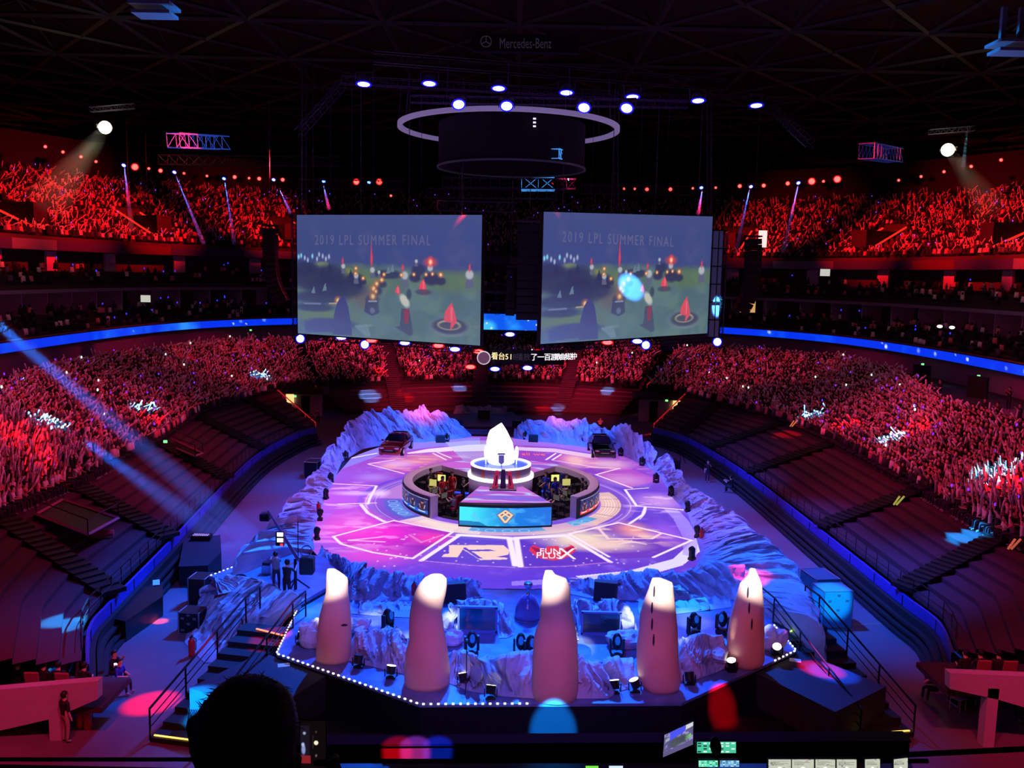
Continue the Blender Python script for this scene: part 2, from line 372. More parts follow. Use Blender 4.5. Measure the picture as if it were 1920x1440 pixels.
# ---------------------------------------------------------------- upper bowl: curve through the ribbon board, then offsets
UC = catmull([(38, 5, 0), (39.5, 30, 0), (40.3, 52, 0), (41, 68, 0), (41, 84, 0), (39.4, 98, 0), (35.6, 108, 0), (29, 116, 0), (20, 120, 0), (0, 121, 0), (-20, 120, 0), (-29.4, 117, 0), (-36.5, 108, 0), (-39.8, 98, 0), (-41.2, 84, 0), (-41.4, 68, 0), (-40.8, 50, 0), (-39.8, 28, 0), (-38, 5, 0)], 240)[:, :2]
_d = np.gradient(UC, axis=0); _d /= np.linalg.norm(_d, axis=1)[:, None]; UN = np.stack([_d[:, 1], -_d[:, 0]], -1)
if UN[10, 0] < 0: UN = -UN
def UO(o, z): return np.column_stack([UC + UN * o, np.full(len(UC), z)])
mb = MB(); wall_strip(mb, UO(.6, 4), UO(.6, 8.4)); wall_strip(mb, UO(.6, 8.4), UO(-.2, 8.4)); tag(mb.build('wall_concourse', m_wall), kind='structure')
mb = MB(); wall_strip(mb, UO(-7, 6.2), UO(.6, 6.2)); tag(mb.build('floor_concourse', m_seat), kind='structure')
stepped('balcony_seating_lower', UO(0, 8.6), UO(5.5, 10.5), 5, m_seat); stepped('balcony_seating_upper', UO(4.6, 13.1), UO(9, 14.8), 4, m_seat); stepped('stand_seating_upper', UO(8, 18), UO(31, 27.4), 21, m_seat)
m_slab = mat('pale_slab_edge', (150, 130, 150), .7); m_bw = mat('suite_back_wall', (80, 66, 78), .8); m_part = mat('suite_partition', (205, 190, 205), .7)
mb = MB()
wall_strip(mb, UO(4.5, 12.75), UO(4.5, 13.1)); wall_strip(mb, UO(4.5, 13.1), UO(9, 13.1)); wall_strip(mb, UO(4.5, 12.75), UO(9.5, 12.75)); wall_strip(mb, UO(7.6, 17.0), UO(12, 17.0))
tag(mb.build('balcony_slab', m_slab), kind='structure')
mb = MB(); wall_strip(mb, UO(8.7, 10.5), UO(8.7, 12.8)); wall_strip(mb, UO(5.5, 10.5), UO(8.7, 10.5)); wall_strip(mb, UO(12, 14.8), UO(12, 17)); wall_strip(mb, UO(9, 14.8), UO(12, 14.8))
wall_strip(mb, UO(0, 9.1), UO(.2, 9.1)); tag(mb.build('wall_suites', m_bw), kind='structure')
bw = MB(); wall_strip(bw, UO(31, 27), UO(31, 33)); tag(bw.build('wall_back_upper', mat('back_wall_black', (22, 18, 24), .9)), kind='structure')
mb = MB(); mb2 = MB()
s_arc = np.r_[0, np.cumsum(np.linalg.norm(np.diff(UC, axis=0), axis=1))]; TOT = s_arc[-1]
def at_arc(s, o, z):
    x = np.interp(s, s_arc, UC[:, 0]); y = np.interp(s, s_arc, UC[:, 1]); nx = np.interp(s, s_arc, UN[:, 0]); ny = np.interp(s, s_arc, UN[:, 1]); return np.array([x + nx * o, y + ny * o, z]), math.atan2(ny, nx)
s = 2.0; k = 0
while s < TOT - 2:
    p, a = at_arc(s, 7.1, 11.65); mb.box(p, (3.2, .12, 2.25), a)
    if k % 3 == 0: p, a = at_arc(s + .8, 8.5, 11.65); mb.box(p, (.1, 1.6, 2.2), a)
    if k % 2 == 0: p, a = at_arc(s + 1, 10.0, 15.9); mb2.box(p, (.25, 1.7, 2.1), a)
    s += 4.1; k += 1
tag(mb.build('wall_suite_partition', m_part), kind='structure'); tag(mb2.build('wall_suite_pier', m_part), kind='structure')
# banner band under the upper stand: alternating cloth panels
SEG = []
m_ban = [mat('banner_violet', (52, 42, 100), .8), mat('banner_white', (112, 108, 130), .8), mat('banner_red', (80, 30, 46), .8)]
mb = MB(); s = 0; k = 0
while s < TOT - 1:
    L_ = [10, 7, 9, 6][k % 4]; mi = [0, 1, 0, 2][k % 4]; q = []
    for t in np.linspace(s, min(TOT, s + L_), 6): q.append(at_arc(t, 7.55, 17.0)[0])
    q = np.array(q); wall_strip(mb, q, q + [0, 0, 1.05], mi); s += L_; k += 1
tag(mb.build('trim_banner', m_ban), kind='structure')
# LED ribbon board: blue moving cloud picture with white sparks
def ribbon(z0, z1, i0, i1, o_=-.25):
    n = (i1 - i0) * 6; t = np.linspace(i0, i1 - 1, n); s = np.interp(t, np.arange(len(UC)), s_arc); P = np.zeros((n, 7, 3))
    for i, ss in enumerate(s):
        p, _ = at_arc(ss, o_, 0)
        for j in range(7): P[i, j] = (p[0], p[1], z0 + (z1 - z0) * j / 6)
    S, Z = np.meshgrid(s, np.linspace(z0, z1, 7), indexing='ij'); c = Canvas(S, Z, (3, 48, 225)); nz = vnoise(S, Z, .35, 3)
    c.mix((nz - .58) * 3, (15, 100, 245)); c.mix((vnoise(S, Z, .12, 5) - .62) * 6, (60, 170, 245), .7)
    return P, c, s
P, c, s_ = ribbon(8.3, 9.12, 0, 240)
for q in RNG.uniform(3, TOT, 44): r_q = RNG.uniform(.08, .3); c.ell(q, 8.3 + RNG.uniform(.15, .75), r_q, r_q * .8, (220, 238, 255), .6, RNG.uniform(.4, 1))
m_led = attr_mat('led_video_surface', 1.15)
o = grid_obj('led_ribbon_board', P, lin_np(c.C), m_led); tag(o, 'long curved blue led ribbon board around the balcony front', 'screen')
# ribbon casing
mb = MB(); wall_strip(mb, UO(-.22, 8.22), UO(-.22, 9.2)); wall_strip(mb, UO(-.22, 9.2), UO(.4, 9.2)); wall_strip(mb, UO(-.22, 8.22), UO(.3, 8.22)); mb.build('casing', m_dark, o)
# red trim line on the balcony lip
mb = MB(); wall_strip(mb, UO(-.1, 9.2), UO(-.1, 9.32)); tag(mb.build('trim_1', mat('balcony_lip', (150, 80, 90), .5)), kind='structure')
# large central end board
q0, q1 = GY(905, 588, 110), GY(1012, 620, 110); ep = thing('led_end_board', 'wide blue led board between the two hanging screens on the far balcony', 'screen', (0, 110.2, 8.0))
Xs, Zs = np.meshgrid(np.linspace(-9, 9, 160), np.linspace(q1[2], q0[2], 24), indexing='ij'); c = Canvas(Xs, Zs, (10, 84, 225)); c.mix((vnoise(Xs, Zs, .5, 9) - .5) * 3, (40, 150, 245)); c.ell(-3.2, 8.9, 1.0, .8, (90, 225, 250), .8, .7)
for _ in range(9): c.ell(RNG.uniform(-5, 4), RNG.uniform(8.3, 10.2), .1, .1, (230, 245, 255), .5)
grid_obj('display', np.stack([Xs, Zs * 0 - .2, Zs - 8.0], -1), lin_np(c.C), m_led, ep)
MB().box((0, .15, (q0[2] + q1[2]) / 2 - 8), (18.4, .5, q0[2] - q1[2] + .3)).build('casing', m_dark, ep)
# far concourse fascia and dark wall behind the far stand
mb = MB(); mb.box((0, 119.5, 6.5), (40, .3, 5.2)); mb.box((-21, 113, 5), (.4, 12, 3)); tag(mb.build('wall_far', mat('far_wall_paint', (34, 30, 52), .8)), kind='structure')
# roof, roof steel
mb = MB(); mb.add([(-95, -15, 42), (95, -15, 42), (95, 170, 42), (-95, 170, 42)], [(0, 1, 2, 3)]); mb.add([(-95, 170, 0), (95, 170, 0), (95, 170, 42), (-95, 170, 42)], [(0, 1, 2, 3)]); mb.add([(-95, -15, 0), (-95, 170, 0), (-95, 170, 42), (-95, -15, 42)], [(0, 1, 2, 3)]); mb.add([(95, -15, 0), (95, 170, 0), (95, 170, 42), (95, -15, 42)], [(0, 1, 2, 3)])
tag(mb.build('ceiling', mat('black_roof_deck', (50, 40, 48), .9)), kind='structure')
mb = MB(); Zr = 35.5
for k in range(-7, 8):
    x = k * 11.0
    mb.bar((x, 20, Zr), (x, 150, Zr), .22, 4); mb.bar((x, 20, Zr + 3), (x, 150, Zr + 3), .14, 4)
    for j in range(10):
        y = 22 + j * 13
        mb.bar((x, y, Zr), (x + 11, y + 13, Zr), .2, 4); mb.bar((x + 11, y, Zr), (x, y + 13, Zr), .2, 4); mb.bar((x, y, Zr), (x, y + 6.5, Zr + 3), .1, 4); mb.bar((x, y + 6.5, Zr + 3), (x, y + 13, Zr), .1, 4)
for j in range(11): mb.bar((-80, 22 + j * 13, Zr), (80, 22 + j * 13, Zr), .24, 4)
tag(mb.build('ceiling_truss', mat('roof_steel', (44, 38, 44), .7, .2)), kind='structure')
# end fascias of the side stands, near the camera
for sd, poly, pil in (('left', [(-60, 1298), (0, 1293), (183, 1277), (183, 1311), (100, 1347), (0, 1370), (-60, 1385)], (93, 115, 1338, 1384)), ('right', [(1781, 1262), (1920, 1268), (2000, 1272), (2000, 1350), (1872, 1312), (1781, 1292)], (1848, 1873, 1302, 1347))):
    mb = MB(); Yw = 27.2 if sd == 'left' else 28.0
    mb.ext([GY(x, y, Yw) for x, y in poly], (0, .35, 0)); a = GY(pil[0], pil[3], Yw); b = GY(pil[1], pil[2], Yw); mb.box(((a[0] + b[0]) / 2, Yw + .2, b[2] / 2 + .1), (b[0] - a[0], .4, b[2] + .2))
    tag(mb.build('wall_stand_end_' + sd, m_white), kind='structure')
    mb = MB(); s_ = -1 if sd == 'left' else 1; x0 = GY(183 if sd == 'left' else 1781, 1280, Yw)[0]; zt = GY(poly[1][0], poly[1][1], Yw)[2]
    mb.box((x0 + s_ * 6, Yw + 1.3, zt - .75), (12, 2.2, .2)); tag(mb.build('stand_deck_' + sd, m_seat), kind='structure')
# ================================================================ THE STAGE
DZ = 1.5
W2 = lambda L, z=DZ: [G(x, y, z)[:2] for x, y in L]
deck = thing('main_stage', 'round main stage with a purple led picture floor in the middle of the arena', 'stage', (0, 54, 0))
m_deck = mat('stage_skirt_black', (16, 14, 24), .6)
# led floor outline (edge lies under the rocks at the sides and back)
OUT = W2([(905, 1104), (800, 1098), (700, 1082), (610, 1052), (580, 1020), (588, 985), (602, 945), (618, 905), (634, 872), (700, 842), (770, 826), (860, 818), (1000, 822), (1080, 830), (1160, 848), (1222, 880), (1262, 918), (1298, 962), (1320, 1010), (1318, 1050), (1270, 1078), (1150, 1098), (997, 1105)])
OUTc = catmull([(a, b, 0) for a, b in OUT[1:-1]], 160)[:, :2]
outline = [OUT[0]] + [tuple(p) for p in OUTc] + [OUT[-1]]
mb = MB(); mb.prism([(a, b - 54) for a, b in outline], 0.02, DZ - .012); mb.build('platform', m_deck, deck)
X, Y = np.meshgrid(np.arange(-12.0, 12.0, .032), np.arange(37.2, 77.5, .062), indexing='ij')
cv = Canvas(X, Y, (112, 76, 205)); CX, CY = -.55, 53.7
R_ = np.hypot(X - CX, Y - CY); n1 = vnoise(X, Y, .35, 11); n2 = vnoise(X, Y, 1.4, 12)
cv.mix(np.clip((-X + 2) / 12, 0, 1) * .9, (176, 96, 225)); cv.mix(np.clip((Y - 56) / 8, 0, 1) * .8, (168, 84, 190)); cv.mix((n1 - .5) * 2.5, (150, 120, 235), .5); cv.mix((n2 - .62) * 5, (205, 170, 245), .35)
cv.mix(np.clip((42 - Y) / 3, 0, 1), (98, 66, 220), .8)
pz = lambda L: [tuple(G(x, y, DZ)[:2]) for x, y in L]
def wob(p, k): return p
WHITE = (255, 246, 255)
# big pale crescents: front right, back
def band(pts_out, pts_in, col, a=1.0): cv.poly(pz(pts_out) + pz(pts_in[::-1]), col, a)
band([(1100, 1092), (1200, 1083), (1280, 1060), (1330, 1020)], [(1080, 1080), (1180, 1070), (1262, 1048), (1308, 1005)], (238, 236, 255), .95)
band([(960, 1098), (1100, 1094), (1200, 1083)], [(960, 1090), (1090, 1082), (1180, 1072)], (190, 180, 250), .6)
band([(620, 868), (700, 838), (800, 825), (900, 820)], [(640, 880), (720, 850), (810, 838), (900, 834)], (150, 150, 245), .8)
band([(763, 849), (800, 842), (880, 834), (935, 832)], [(765, 851), (805, 848), (885, 846), (935, 845)], WHITE, .9)
band([(960, 822), (1060, 828), (1110, 838)], [(960, 834), (1040, 838), (1110, 850)], (170, 130, 225), .8)
band([(968, 838), (1040, 841), (1110, 852)], [(968, 844), (1040, 848), (1110, 860)], (250, 235, 240), .8)
band([(880, 826), (930, 826), (935, 858), (900, 862)], [(836, 830), (850, 846), (868, 862)], (205, 225, 235), .5)
band([(1240, 925), (1290, 975), (1310, 1010), (1305, 1045)], [(1215, 925), (1262, 972), (1282, 1010), (1280, 1040)], (185, 170, 250), .7)
# ring bands round the pit
def ring(r0, r1, col, a=1.0, a0=None, a1=None, soft=.06):
    w_ = np.clip((R_ - r0) / soft, 0, 1) * np.clip((r1 - R_) / soft, 0, 1)
    if a0 is not None:
        th = np.degrees(np.arctan2(Y - CY, X - CX)) % 360; w_ = w_ * (((th - a0) % 360) < ((a1 - a0) % 360))
    cv.mix(w_, col, a)
ring(6.0, 8.4, (150, 110, 215)); ring(6.2, 7.9, (130, 90, 205), .8)
ring(6.0, 7.7, (236, 214, 214), 1, 222, 250); ring(6.3, 7.6, (252, 238, 214), .9, 228, 262); ring(6.1, 7.6, (225, 190, 200), .9, 262, 318); ring(6.2, 7.5, (238, 205, 190), 1, 318, 20); ring(6.4, 7.2, (250, 226, 200), 1, 330, 12)
ring(6.1, 7.3, (95, 110, 205), .9, 184, 222); ring(6.2, 7.0, (120, 190, 240), .5, 190, 218); ring(6.1, 6.9, (70, 175, 225), .9, 308, 326); ring(6.2, 7.0, (70, 160, 220), .8, 256, 292)
ring(6.1, 7.6, (205, 150, 215), .8, 130, 182); ring(6.1, 7.4, (120, 200, 225), .75, 76, 125)
for r_ in np.arange(6.45, 7.55, .17): ring(r_, r_ + .05, (150, 100, 140), .55, 318, 20, .02); ring(r_ + .05, r_ + .09, (214, 180, 170), .5, 226, 262, .02)
for a_ in (334, 350, 366): 
    q = math.radians(a_); cv.line((CX + 6.3 * math.cos(q), CY + 6.3 * math.sin(q)), (CX + 7.5 * math.cos(q), CY + 7.5 * math.sin(q)), .05, (160, 100, 150), .8)
for a0 in (188, 196, 204, 212, 258, 266, 274, 282, 311, 318):   # swirl rings in the ornament
    q = math.radians(a0); cxx, cyy = CX + 6.7 * math.cos(q), CY + 6.7 * math.sin(q); rr = np.hypot(X - cxx, Y - cyy); cv.mix(np.clip((.05 - abs(rr - .28)) / .03, 0, 1), (160, 225, 250), .8)
ring(8.25, 8.42, WHITE, .95, 170, 320); ring(8.2, 8.5, WHITE, .5, 225, 290); ring(7.7, 7.8, WHITE, .8, 150, 340); ring(8.0, 8.12, (235, 225, 255), .8, 320, 60); ring(8.1, 8.2, WHITE, .7, 120, 170)
ring(8.45, 8.9, (112, 84, 215), .8); ring(8.9, 9.05, WHITE, .9, 190, 214); ring(8.9, 9.05, WHITE, .9, 335, 358)
# panels
PAN = [([(738, 976), (848, 998), (774, 1047), (640, 1022), (625, 1002)], (160, 50, 185)), ([(862, 1003), (955, 1009), (966, 1062), (790, 1051)], (106, 78, 205)), ([(968, 1009), (1060, 1004), (1145, 1054), (976, 1062)], (104, 66, 195)), ([(1067, 1001), (1160, 981), (1295, 1014), (1225, 1045), (1160, 1048)], (118, 70, 190)),
       ([(1172, 917), (1290, 925), (1300, 955), (1194, 950)], (128, 84, 215)), ([(1118, 889), (1160, 870), (1236, 900), (1178, 915)], (190, 92, 190)), ([(692, 870), (735, 858), (812, 868), (757, 888)], (196, 90, 195)), ([(628, 905), (695, 905), (693, 911), (640, 945), (612, 945)], (180, 90, 215)), ([(637, 945), (677, 945), (722, 975), (655, 992), (622, 1000), (605, 985)], (190, 80, 210)), ([(800, 850), (850, 845), (868, 862), (826, 866)], (200, 100, 190)), ([(1036, 862), (1052, 850), (1130, 862), (1112, 878)], (190, 84, 180))]
for p, col in PAN: cv.poly(pz(p), col, .85)
# glowing art inside panels (generic clouds of light)
for (x, y, rx, ry, col, a) in ((705, 1000, 2.2, 2.0, (255, 60, 215), .95), (650, 985, 1.6, 2.4, (250, 110, 225), .8), (808, 1009, .9, 1.0, (255, 70, 190), .9), (700, 1040, 1.8, 1.4, (240, 90, 220), .8), (640, 940, 2.0, 2.5, (215, 110, 235), .6), (1085, 1010, 1.9, 1.5, (250, 240, 200), .95), (1130, 1022, 1.9, .9, (250, 225, 195), .9), (1185, 992, .9, 1.2, (250, 170, 160), .9), (1212, 1003, 1.0, .5, (255, 200, 190), .8), (1250, 1000, .8, 2.0, (170, 110, 235), .8), (1235, 940, 1.3, 1.6, (235, 190, 235), .7), (1170, 900, 1.4, 1.6, (235, 190, 220), .6), (1078, 863, .9, 2.2, (255, 205, 190), .9), (1140, 870, 1.6, 1.5, (255, 225, 220), .7), (790, 862, 1.5, 1.6, (240, 150, 165), .8), (745, 870, 1.2, 1.2, (250, 215, 230), .7), (712, 925, .5, .9, (255, 235, 255), .8), (665, 925, 1.3, .5, (250, 225, 250), .7), (700, 895, 1.0, 1.0, (210, 215, 250), .4)):
    p = G(x, y, DZ); cv.ell(p[0], p[1], rx, ry, col, 1.2, a * 1)
nn = vnoise(X * 1.0, Y * 2.2, .8, 21, 5); m_ = np.clip((nn - .55) * 9, 0, 1)
for (x, y, rx, ry, col) in ((1150, 1005, 3.2, 2.5, (255, 225, 190)), (1230, 945, 2.2, 2.4, (255, 225, 250)), (1120, 872, 3.5, 2.5, (255, 215, 205)), (770, 868, 3.0, 3.0, (250, 190, 175)), (680, 1000, 2.6, 3.2, (255, 180, 245)), (640, 930, 2, 3.6, (245, 205, 255)), (890, 870, 2.0, 3.5, (235, 235, 250))):
    p = G(x, y, DZ); e_ = np.clip(1.4 - np.hypot((X - p[0]) / rx, (Y - p[1]) / ry), 0, 1); cv.mix(m_ * e_, col, .85)
# white panel outlines
def outl(L, w=.075, col=WHITE, a=1.0, close=True):
    q = pz(L); cv.pline(q + ([q[0]] if close else []), w, col, a)
outl([(738, 976), (848, 998), (774, 1047), (700, 1036), (640, 1020), (625, 1006), (738, 976)], .085)
outl([(790, 1051), (862, 1003)], .14, close=False); outl([(862, 1003), (955, 1009)], .22, close=False); outl([(955, 1009), (966, 1060)], .16, close=False); outl([(790, 1051), (880, 1060), (965, 1064)], .05, (220, 170, 235), .7, False)
outl([(976, 1062), (968, 1009)], .16, close=False); outl([(968, 1009), (1060, 1004)], .22, close=False); outl([(1060, 1004), (1145, 1054)], .12, close=False); outl([(1145, 1054), (1060, 1062), (976, 1064)], .05, (220, 150, 200), .8, False)
outl([(1067, 1001), (1160, 980), (1297, 1013), (1225, 1045)], .09, close=False); outl([(1067, 1001), (1142, 1044)], .08, close=False)
outl([(1172, 918), (1194, 949), (1285, 956)], .09, close=False); outl([(1172, 918), (1215, 915)], .07, close=False); outl([(1210, 951), (1205, 965), (1180, 982)], .09, close=False)
outl([(1117, 890), (1162, 878)], .08, close=False); outl([(1117, 890), (1185, 915)], .08, close=False); outl([(1024, 862), (1042, 850)], .09, close=False); outl([(1036, 862), (1052, 852)], .09, close=False); outl([(1036, 863), (1110, 875)], .06, close=False)
outl([(625, 907), (706, 911), (693, 935), (690, 945)], .085, close=False); outl([(635, 945), (705, 943)], .07, close=False); outl([(677, 946), (690, 962), (720, 978)], .11, close=False); outl([(690, 870), (757, 888)], .07, close=False); outl([(690, 870), (740, 862)], .07, close=False); outl([(820, 848), (846, 859)], .08, close=False); outl([(812, 850), (836, 862)], .08, close=False); outl([(620, 866), (706, 850)], .12, close=False)
outl([(715, 1007), (655, 1013), (720, 1016)], .1, (255, 225, 250), .8, False); outl([(768, 1003), (790, 1017), (830, 1003)], .09, (235, 160, 215), .7, False); outl([(1120, 988), (1140, 1010), (1222, 1010), (1240, 1000)], .09, (255, 225, 215), .9, False); outl([(1160, 1020), (1185, 1016), (1210, 1020)], .1, (250, 225, 220), .8, False)
for _ in range(90):
    p = G(RNG.uniform(690, 1230), RNG.uniform(1000, 1062), DZ); cv.ell(p[0], p[1], .05, .09, (250, 225, 250), .8, .8)
# large R letter mark lying on the floor
mk = (255, 222, 200)
cv.poly(pz([(842, 1022), (944, 1022), (955, 1032), (953, 1040), (930, 1044), (952, 1046), (950, 1049), (900, 1050), (868, 1030), (858, 1045), (828, 1044), (832, 1039), (842, 1038)]), mk)
cv.poly(pz([(868, 1028), (872, 1026), (905, 1047), (896, 1047)]), (106, 78, 205)); cv.poly(pz([(880, 1031), (918, 1030), (930, 1033), (884, 1034)]), (106, 78, 205))
# red winged crest
for (x0, x1, s_) in ((992, 1033, 1), (1080, 1040, -1)):
    cv.poly(pz([(x0, 1032), (x0 + s_ * 4, 1024), (x0 + s_ * 18, 1019), (x0 + s_ * 10, 1023), (x1 - s_ * 12, 1030), (x1, 1034), (x1, 1048), (x0 + s_ * 14, 1044)]), (230, 60, 85))
    for k in range(3): outl([(x0 + s_ * (6 + 5 * k), 1026 + k), (x0 + s_ * (16 + 5 * k), 1036 + k * 2)], .05, (150, 30, 90), .9, False)
cv.poly(pz([(1025, 1024), (1047, 1024), (1058, 1048), (1036, 1051), (1014, 1047)]), (225, 70, 90)); cv.poly(pz([(1006, 1043), (1066, 1043), (1052, 1049), (1036, 1050), (1020, 1049)]), (222, 70, 100))
cv.C = np.clip(128 + (cv.C - 128) * 1.06 - 8, 0, 255) * np.array([.96, .92, 1.0])
ins = Canvas(X, Y, 0).inside([(a, b) for a, b in outline])
P = np.stack([X, Y - 54, np.full(X.shape, DZ)], -1)
m_ledf = attr_mat('led_floor_picture', 1.12, rough=.5, spec=.1)
grid_obj('led_floor', P, lin_np(cv.C), m_ledf, deck, mask=ins)
m_txt = mat('led_letter_white', (255, 240, 235), .5, emit=(255, 240, 235), es=1.0)
for txt, (x, y), sz, sh in (('FUN', (1031, 1034), 1.3, .1), ('PLUS', (1028, 1042), 1.35, .1), ('X', (1062, 1039), 2.5, .1)):
    p = G(x, y, DZ + .02); M4 = Matrix.Translation((p[0], p[1] - 54, DZ + .02)) @ Matrix.Diagonal((.44 if txt != 'X' else .5, 1.0, 1, 1)); text_mesh(txt, sz, m_txt, deck, 'floor_lettering', M4, .003, shear=sh)
m_txr = mat('led_letter_red', (255, 110, 90), .5, emit=(255, 110, 90), es=1.1)
p = G(1000, 852, DZ); text_mesh('all we', 1.0, m_txr, deck, 'floor_lettering', Matrix.Translation((p[0], p[1] - 54, DZ + .02)) @ Matrix.Diagonal((.8, 1.4, 1, 1)), .003)
# ------------------------------------------------ central disc with two sunk player pits
TZ = 2.8; RO_ = 6.05; RI_ = 5.5
hub = thing('player_arena', 'round white walled player arena with two dark pits on the purple stage', 'stage', (CX, CY, DZ))
Lc = lambda p: (p[0] - CX, p[1] - CY)
angL = [math.atan2(*(Lc(G(816, 869, TZ))[::-1])), math.atan2(*(Lc(G(805, 932, TZ))[::-1]))]; angR = [math.atan2(*(Lc(G(1048, 872, TZ))[::-1])), math.atan2(*(Lc(G(1090, 934, TZ))[::-1]))]
aL0, aL1 = angL[0] % (2 * math.pi), angL[1] % (2 * math.pi); aR1, aR0 = angR[0] % (2 * math.pi), angR[1]
m_rim = mat('white_gloss_rim', (212, 190, 215), .35); m_pit = mat('pit_black', (12, 11, 18), .6); H_ = TZ - DZ
def arcwall(a0, a1, mb, z0, z1, r0, r1, n=40): mb.rev([(r0, z0), (r1, z0), (r1, z1), (r0, z1), (r0, z0)], (0, 0, 0), n, a0, a1); return mb
for sd, a0, a1 in (('left', aL0, aL1), ('right', aR0, aR1)):
    mb = arcwall(a0, a1, MB(), 0, H_, RI_, RO_)
    for a in (a0, a1):
        mb.add([(r * math.cos(a), r * math.sin(a), z) for r, z in ((RI_, 0), (RO_, 0), (RO_, H_), (RI_, H_))], [(0, 1, 2, 3)])
    w_ = mb.build('pit_wall', m_rim, hub)
    # black led band with player pictures on the outside front part
    b0, b1 = (math.radians(178), a1 - .03) if sd == 'left' else (a0 + .03 + 2 * math.pi, 2 * math.pi + math.radians(2))
    MB().rev([(RO_ + .05, .05), (RO_ + .05, H_ - .06)], (0, 0, 0), 40, b0 - .06, b1 + .02).build('video_casing', m_pit, w_)
    nA, nZ = 260, 40; A_, Z_ = np.meshgrid(np.linspace(b0, b1, nA), np.linspace(.22, H_ - .18, nZ), indexing='ij'); S_ = (A_ - b0) / (b1 - b0); V_ = (Z_ - .22) / (H_ - .4)
    c = Canvas(S_, V_, (26, 34, 84)); c.mix((vnoise(S_ * 30, V_ * 8, .8, 31) - .55) * 4, (70, 90, 160)); c.poly([(0, 0), (1, 0), (1, .22), (0, .22)], (30, 90, 200) if sd == 'left' else (225, 45, 60)); c.line((0, .97), (1, .97), .02, (200, 205, 230), .8)
    k = 5
    for i in range(k):
        u = (i + .5) / k; c.ell(u, .42, .05, .3, (28, 22, 34) if i % 2 else (62, 30, 34), .4); c.ell(u, .72, .022, .12, (190, 130, 110), .4); c.ell(u, .79, .024, .09, (20, 16, 22), .4); c.line((u - .035, .3), (u - .05, .55), .008, (200, 150, 130), .8); c.line((u + .035, .3), (u + .05, .55), .008, (210, 215, 235), .7); c.line((u - .05, .11), (u + .03, .11), .03, (240, 240, 250), .9)
    grid_obj('video_display', np.stack([(RO_ + .07) * np.cos(A_), (RO_ + .07) * np.sin(A_), Z_], -1), lin_np(c.C), m_led, w_)
# wedges (front walkway, rear walkway) at rim height
pf = [Lc(G(x, y, TZ)) for x, y in ((862, 942), (1034, 943), (975, 909), (904, 908))]; pb = [Lc(G(x, y, TZ)) for x, y in ((880, 886), (996, 887), (1048, 872))]
bk = [(RO_ * math.cos(a), RO_ * math.sin(a)) for a in np.linspace(angR[0], angL[0] % (2 * math.pi), 14)]
MB().prism([pb[0], pb[1]] + bk, 0, H_ - .012).build('rear_walkway', m_rim, hub); fw_ = MB().prism(pf, 0, H_ - .012).build('front_walkway', m_rim, hub)
def deckart(name, poly, par, seed):
    xs = [p[0] for p in poly]; ys = [p[1] for p in poly]; Xa, Ya = np.meshgrid(np.linspace(min(xs), max(xs), 240), np.linspace(min(ys), max(ys), 130), indexing='ij'); c = Canvas(Xa, Ya, (190, 90, 200)); q = vnoise(Xa * .25, Ya, .9, seed, 3)
    c.mix(np.clip((q - .5) * 12, 0, 1), (175, 222, 245)); c.mix(np.clip((q - .56) * 14, 0, 1), (165, 70, 190)); c.mix(np.clip((q - .66) * 14, 0, 1), (120, 90, 215)); i_ = c.inside(poly); grid_obj(name, np.stack([Xa, Ya, np.full(Xa.shape, H_)], -1), lin_np(c.C), m_ledf, par, mask=i_)
deckart('led_deck', pf, fw_, 41); deckart('led_deck', [pb[0], pb[1]] + bk, hub, 47)
# back straight walls inner faces are part of the rear walkway; front video panel, gently bowed
a = np.array([*Lc(G(862, 944, TZ)), 0]); b = np.array([*Lc(G(1034, 945, TZ)), 0]); S_, V_ = np.meshgrid(np.linspace(0, 1, 150), np.linspace(0, 1, 40), indexing='ij')
Pp = a + (b - a) * S_[..., None]; Pp[..., 1] -= .3 * np.sin(np.pi * S_) + .12; Pp[..., 2] = .12 + V_ * (H_ - .26)
c = Canvas(S_, V_, (16, 120, 215)); c.mix(np.clip(1.3 - S_ * 2.4, 0, 1), (60, 225, 235)); c.mix(np.clip((vnoise(S_ * 20, V_ * 6, .6, 51) - .52) * 5, 0, 1), (90, 190, 245), .7); c.mix(np.clip((S_ - .55) * 2, 0, 1), (14, 96, 215), .7); c.poly([(0, 0), (.3, 0), (.22, .22), (0, .25)], (8, 100, 170), .8)
for w_, col in ((.05, (120, 70, 60)), (.03, (250, 205, 170))):
    c.pline([(.43, .62), (.5, .86), (.57, .62), (.5, .2), (.43, .62)], w_ * .5, col); c.pline([(.455, .5), (.53, .75)], w_ * .5, col); c.pline([(.47, .74), (.545, .5)], w_ * .5, col)
grid_obj('front_display', Pp, lin_np(c.C), m_led, hub)
mb = MB(); n_ = 20
fr = [(a + (b - a) * t) + np.array([0, -.3 * math.sin(math.pi * t) - .06, 0]) for t in np.linspace(-.012, 1.012, n_)]
mb.add([(p[0], p[1], .0) for p in fr] + [(p[0], p[1], H_ + .0) for p in fr] + [(p[0], p[1] + .35, H_ + .0) for p in fr], [(i, i + 1, n_ + i + 1, n_ + i) for i in range(n_ - 1)] + [(n_ + i, n_ + i + 1, 2 * n_ + i + 1, 2 * n_ + i) for i in range(n_ - 1)]); mb.build('front_display_casing', m_pit, hub)
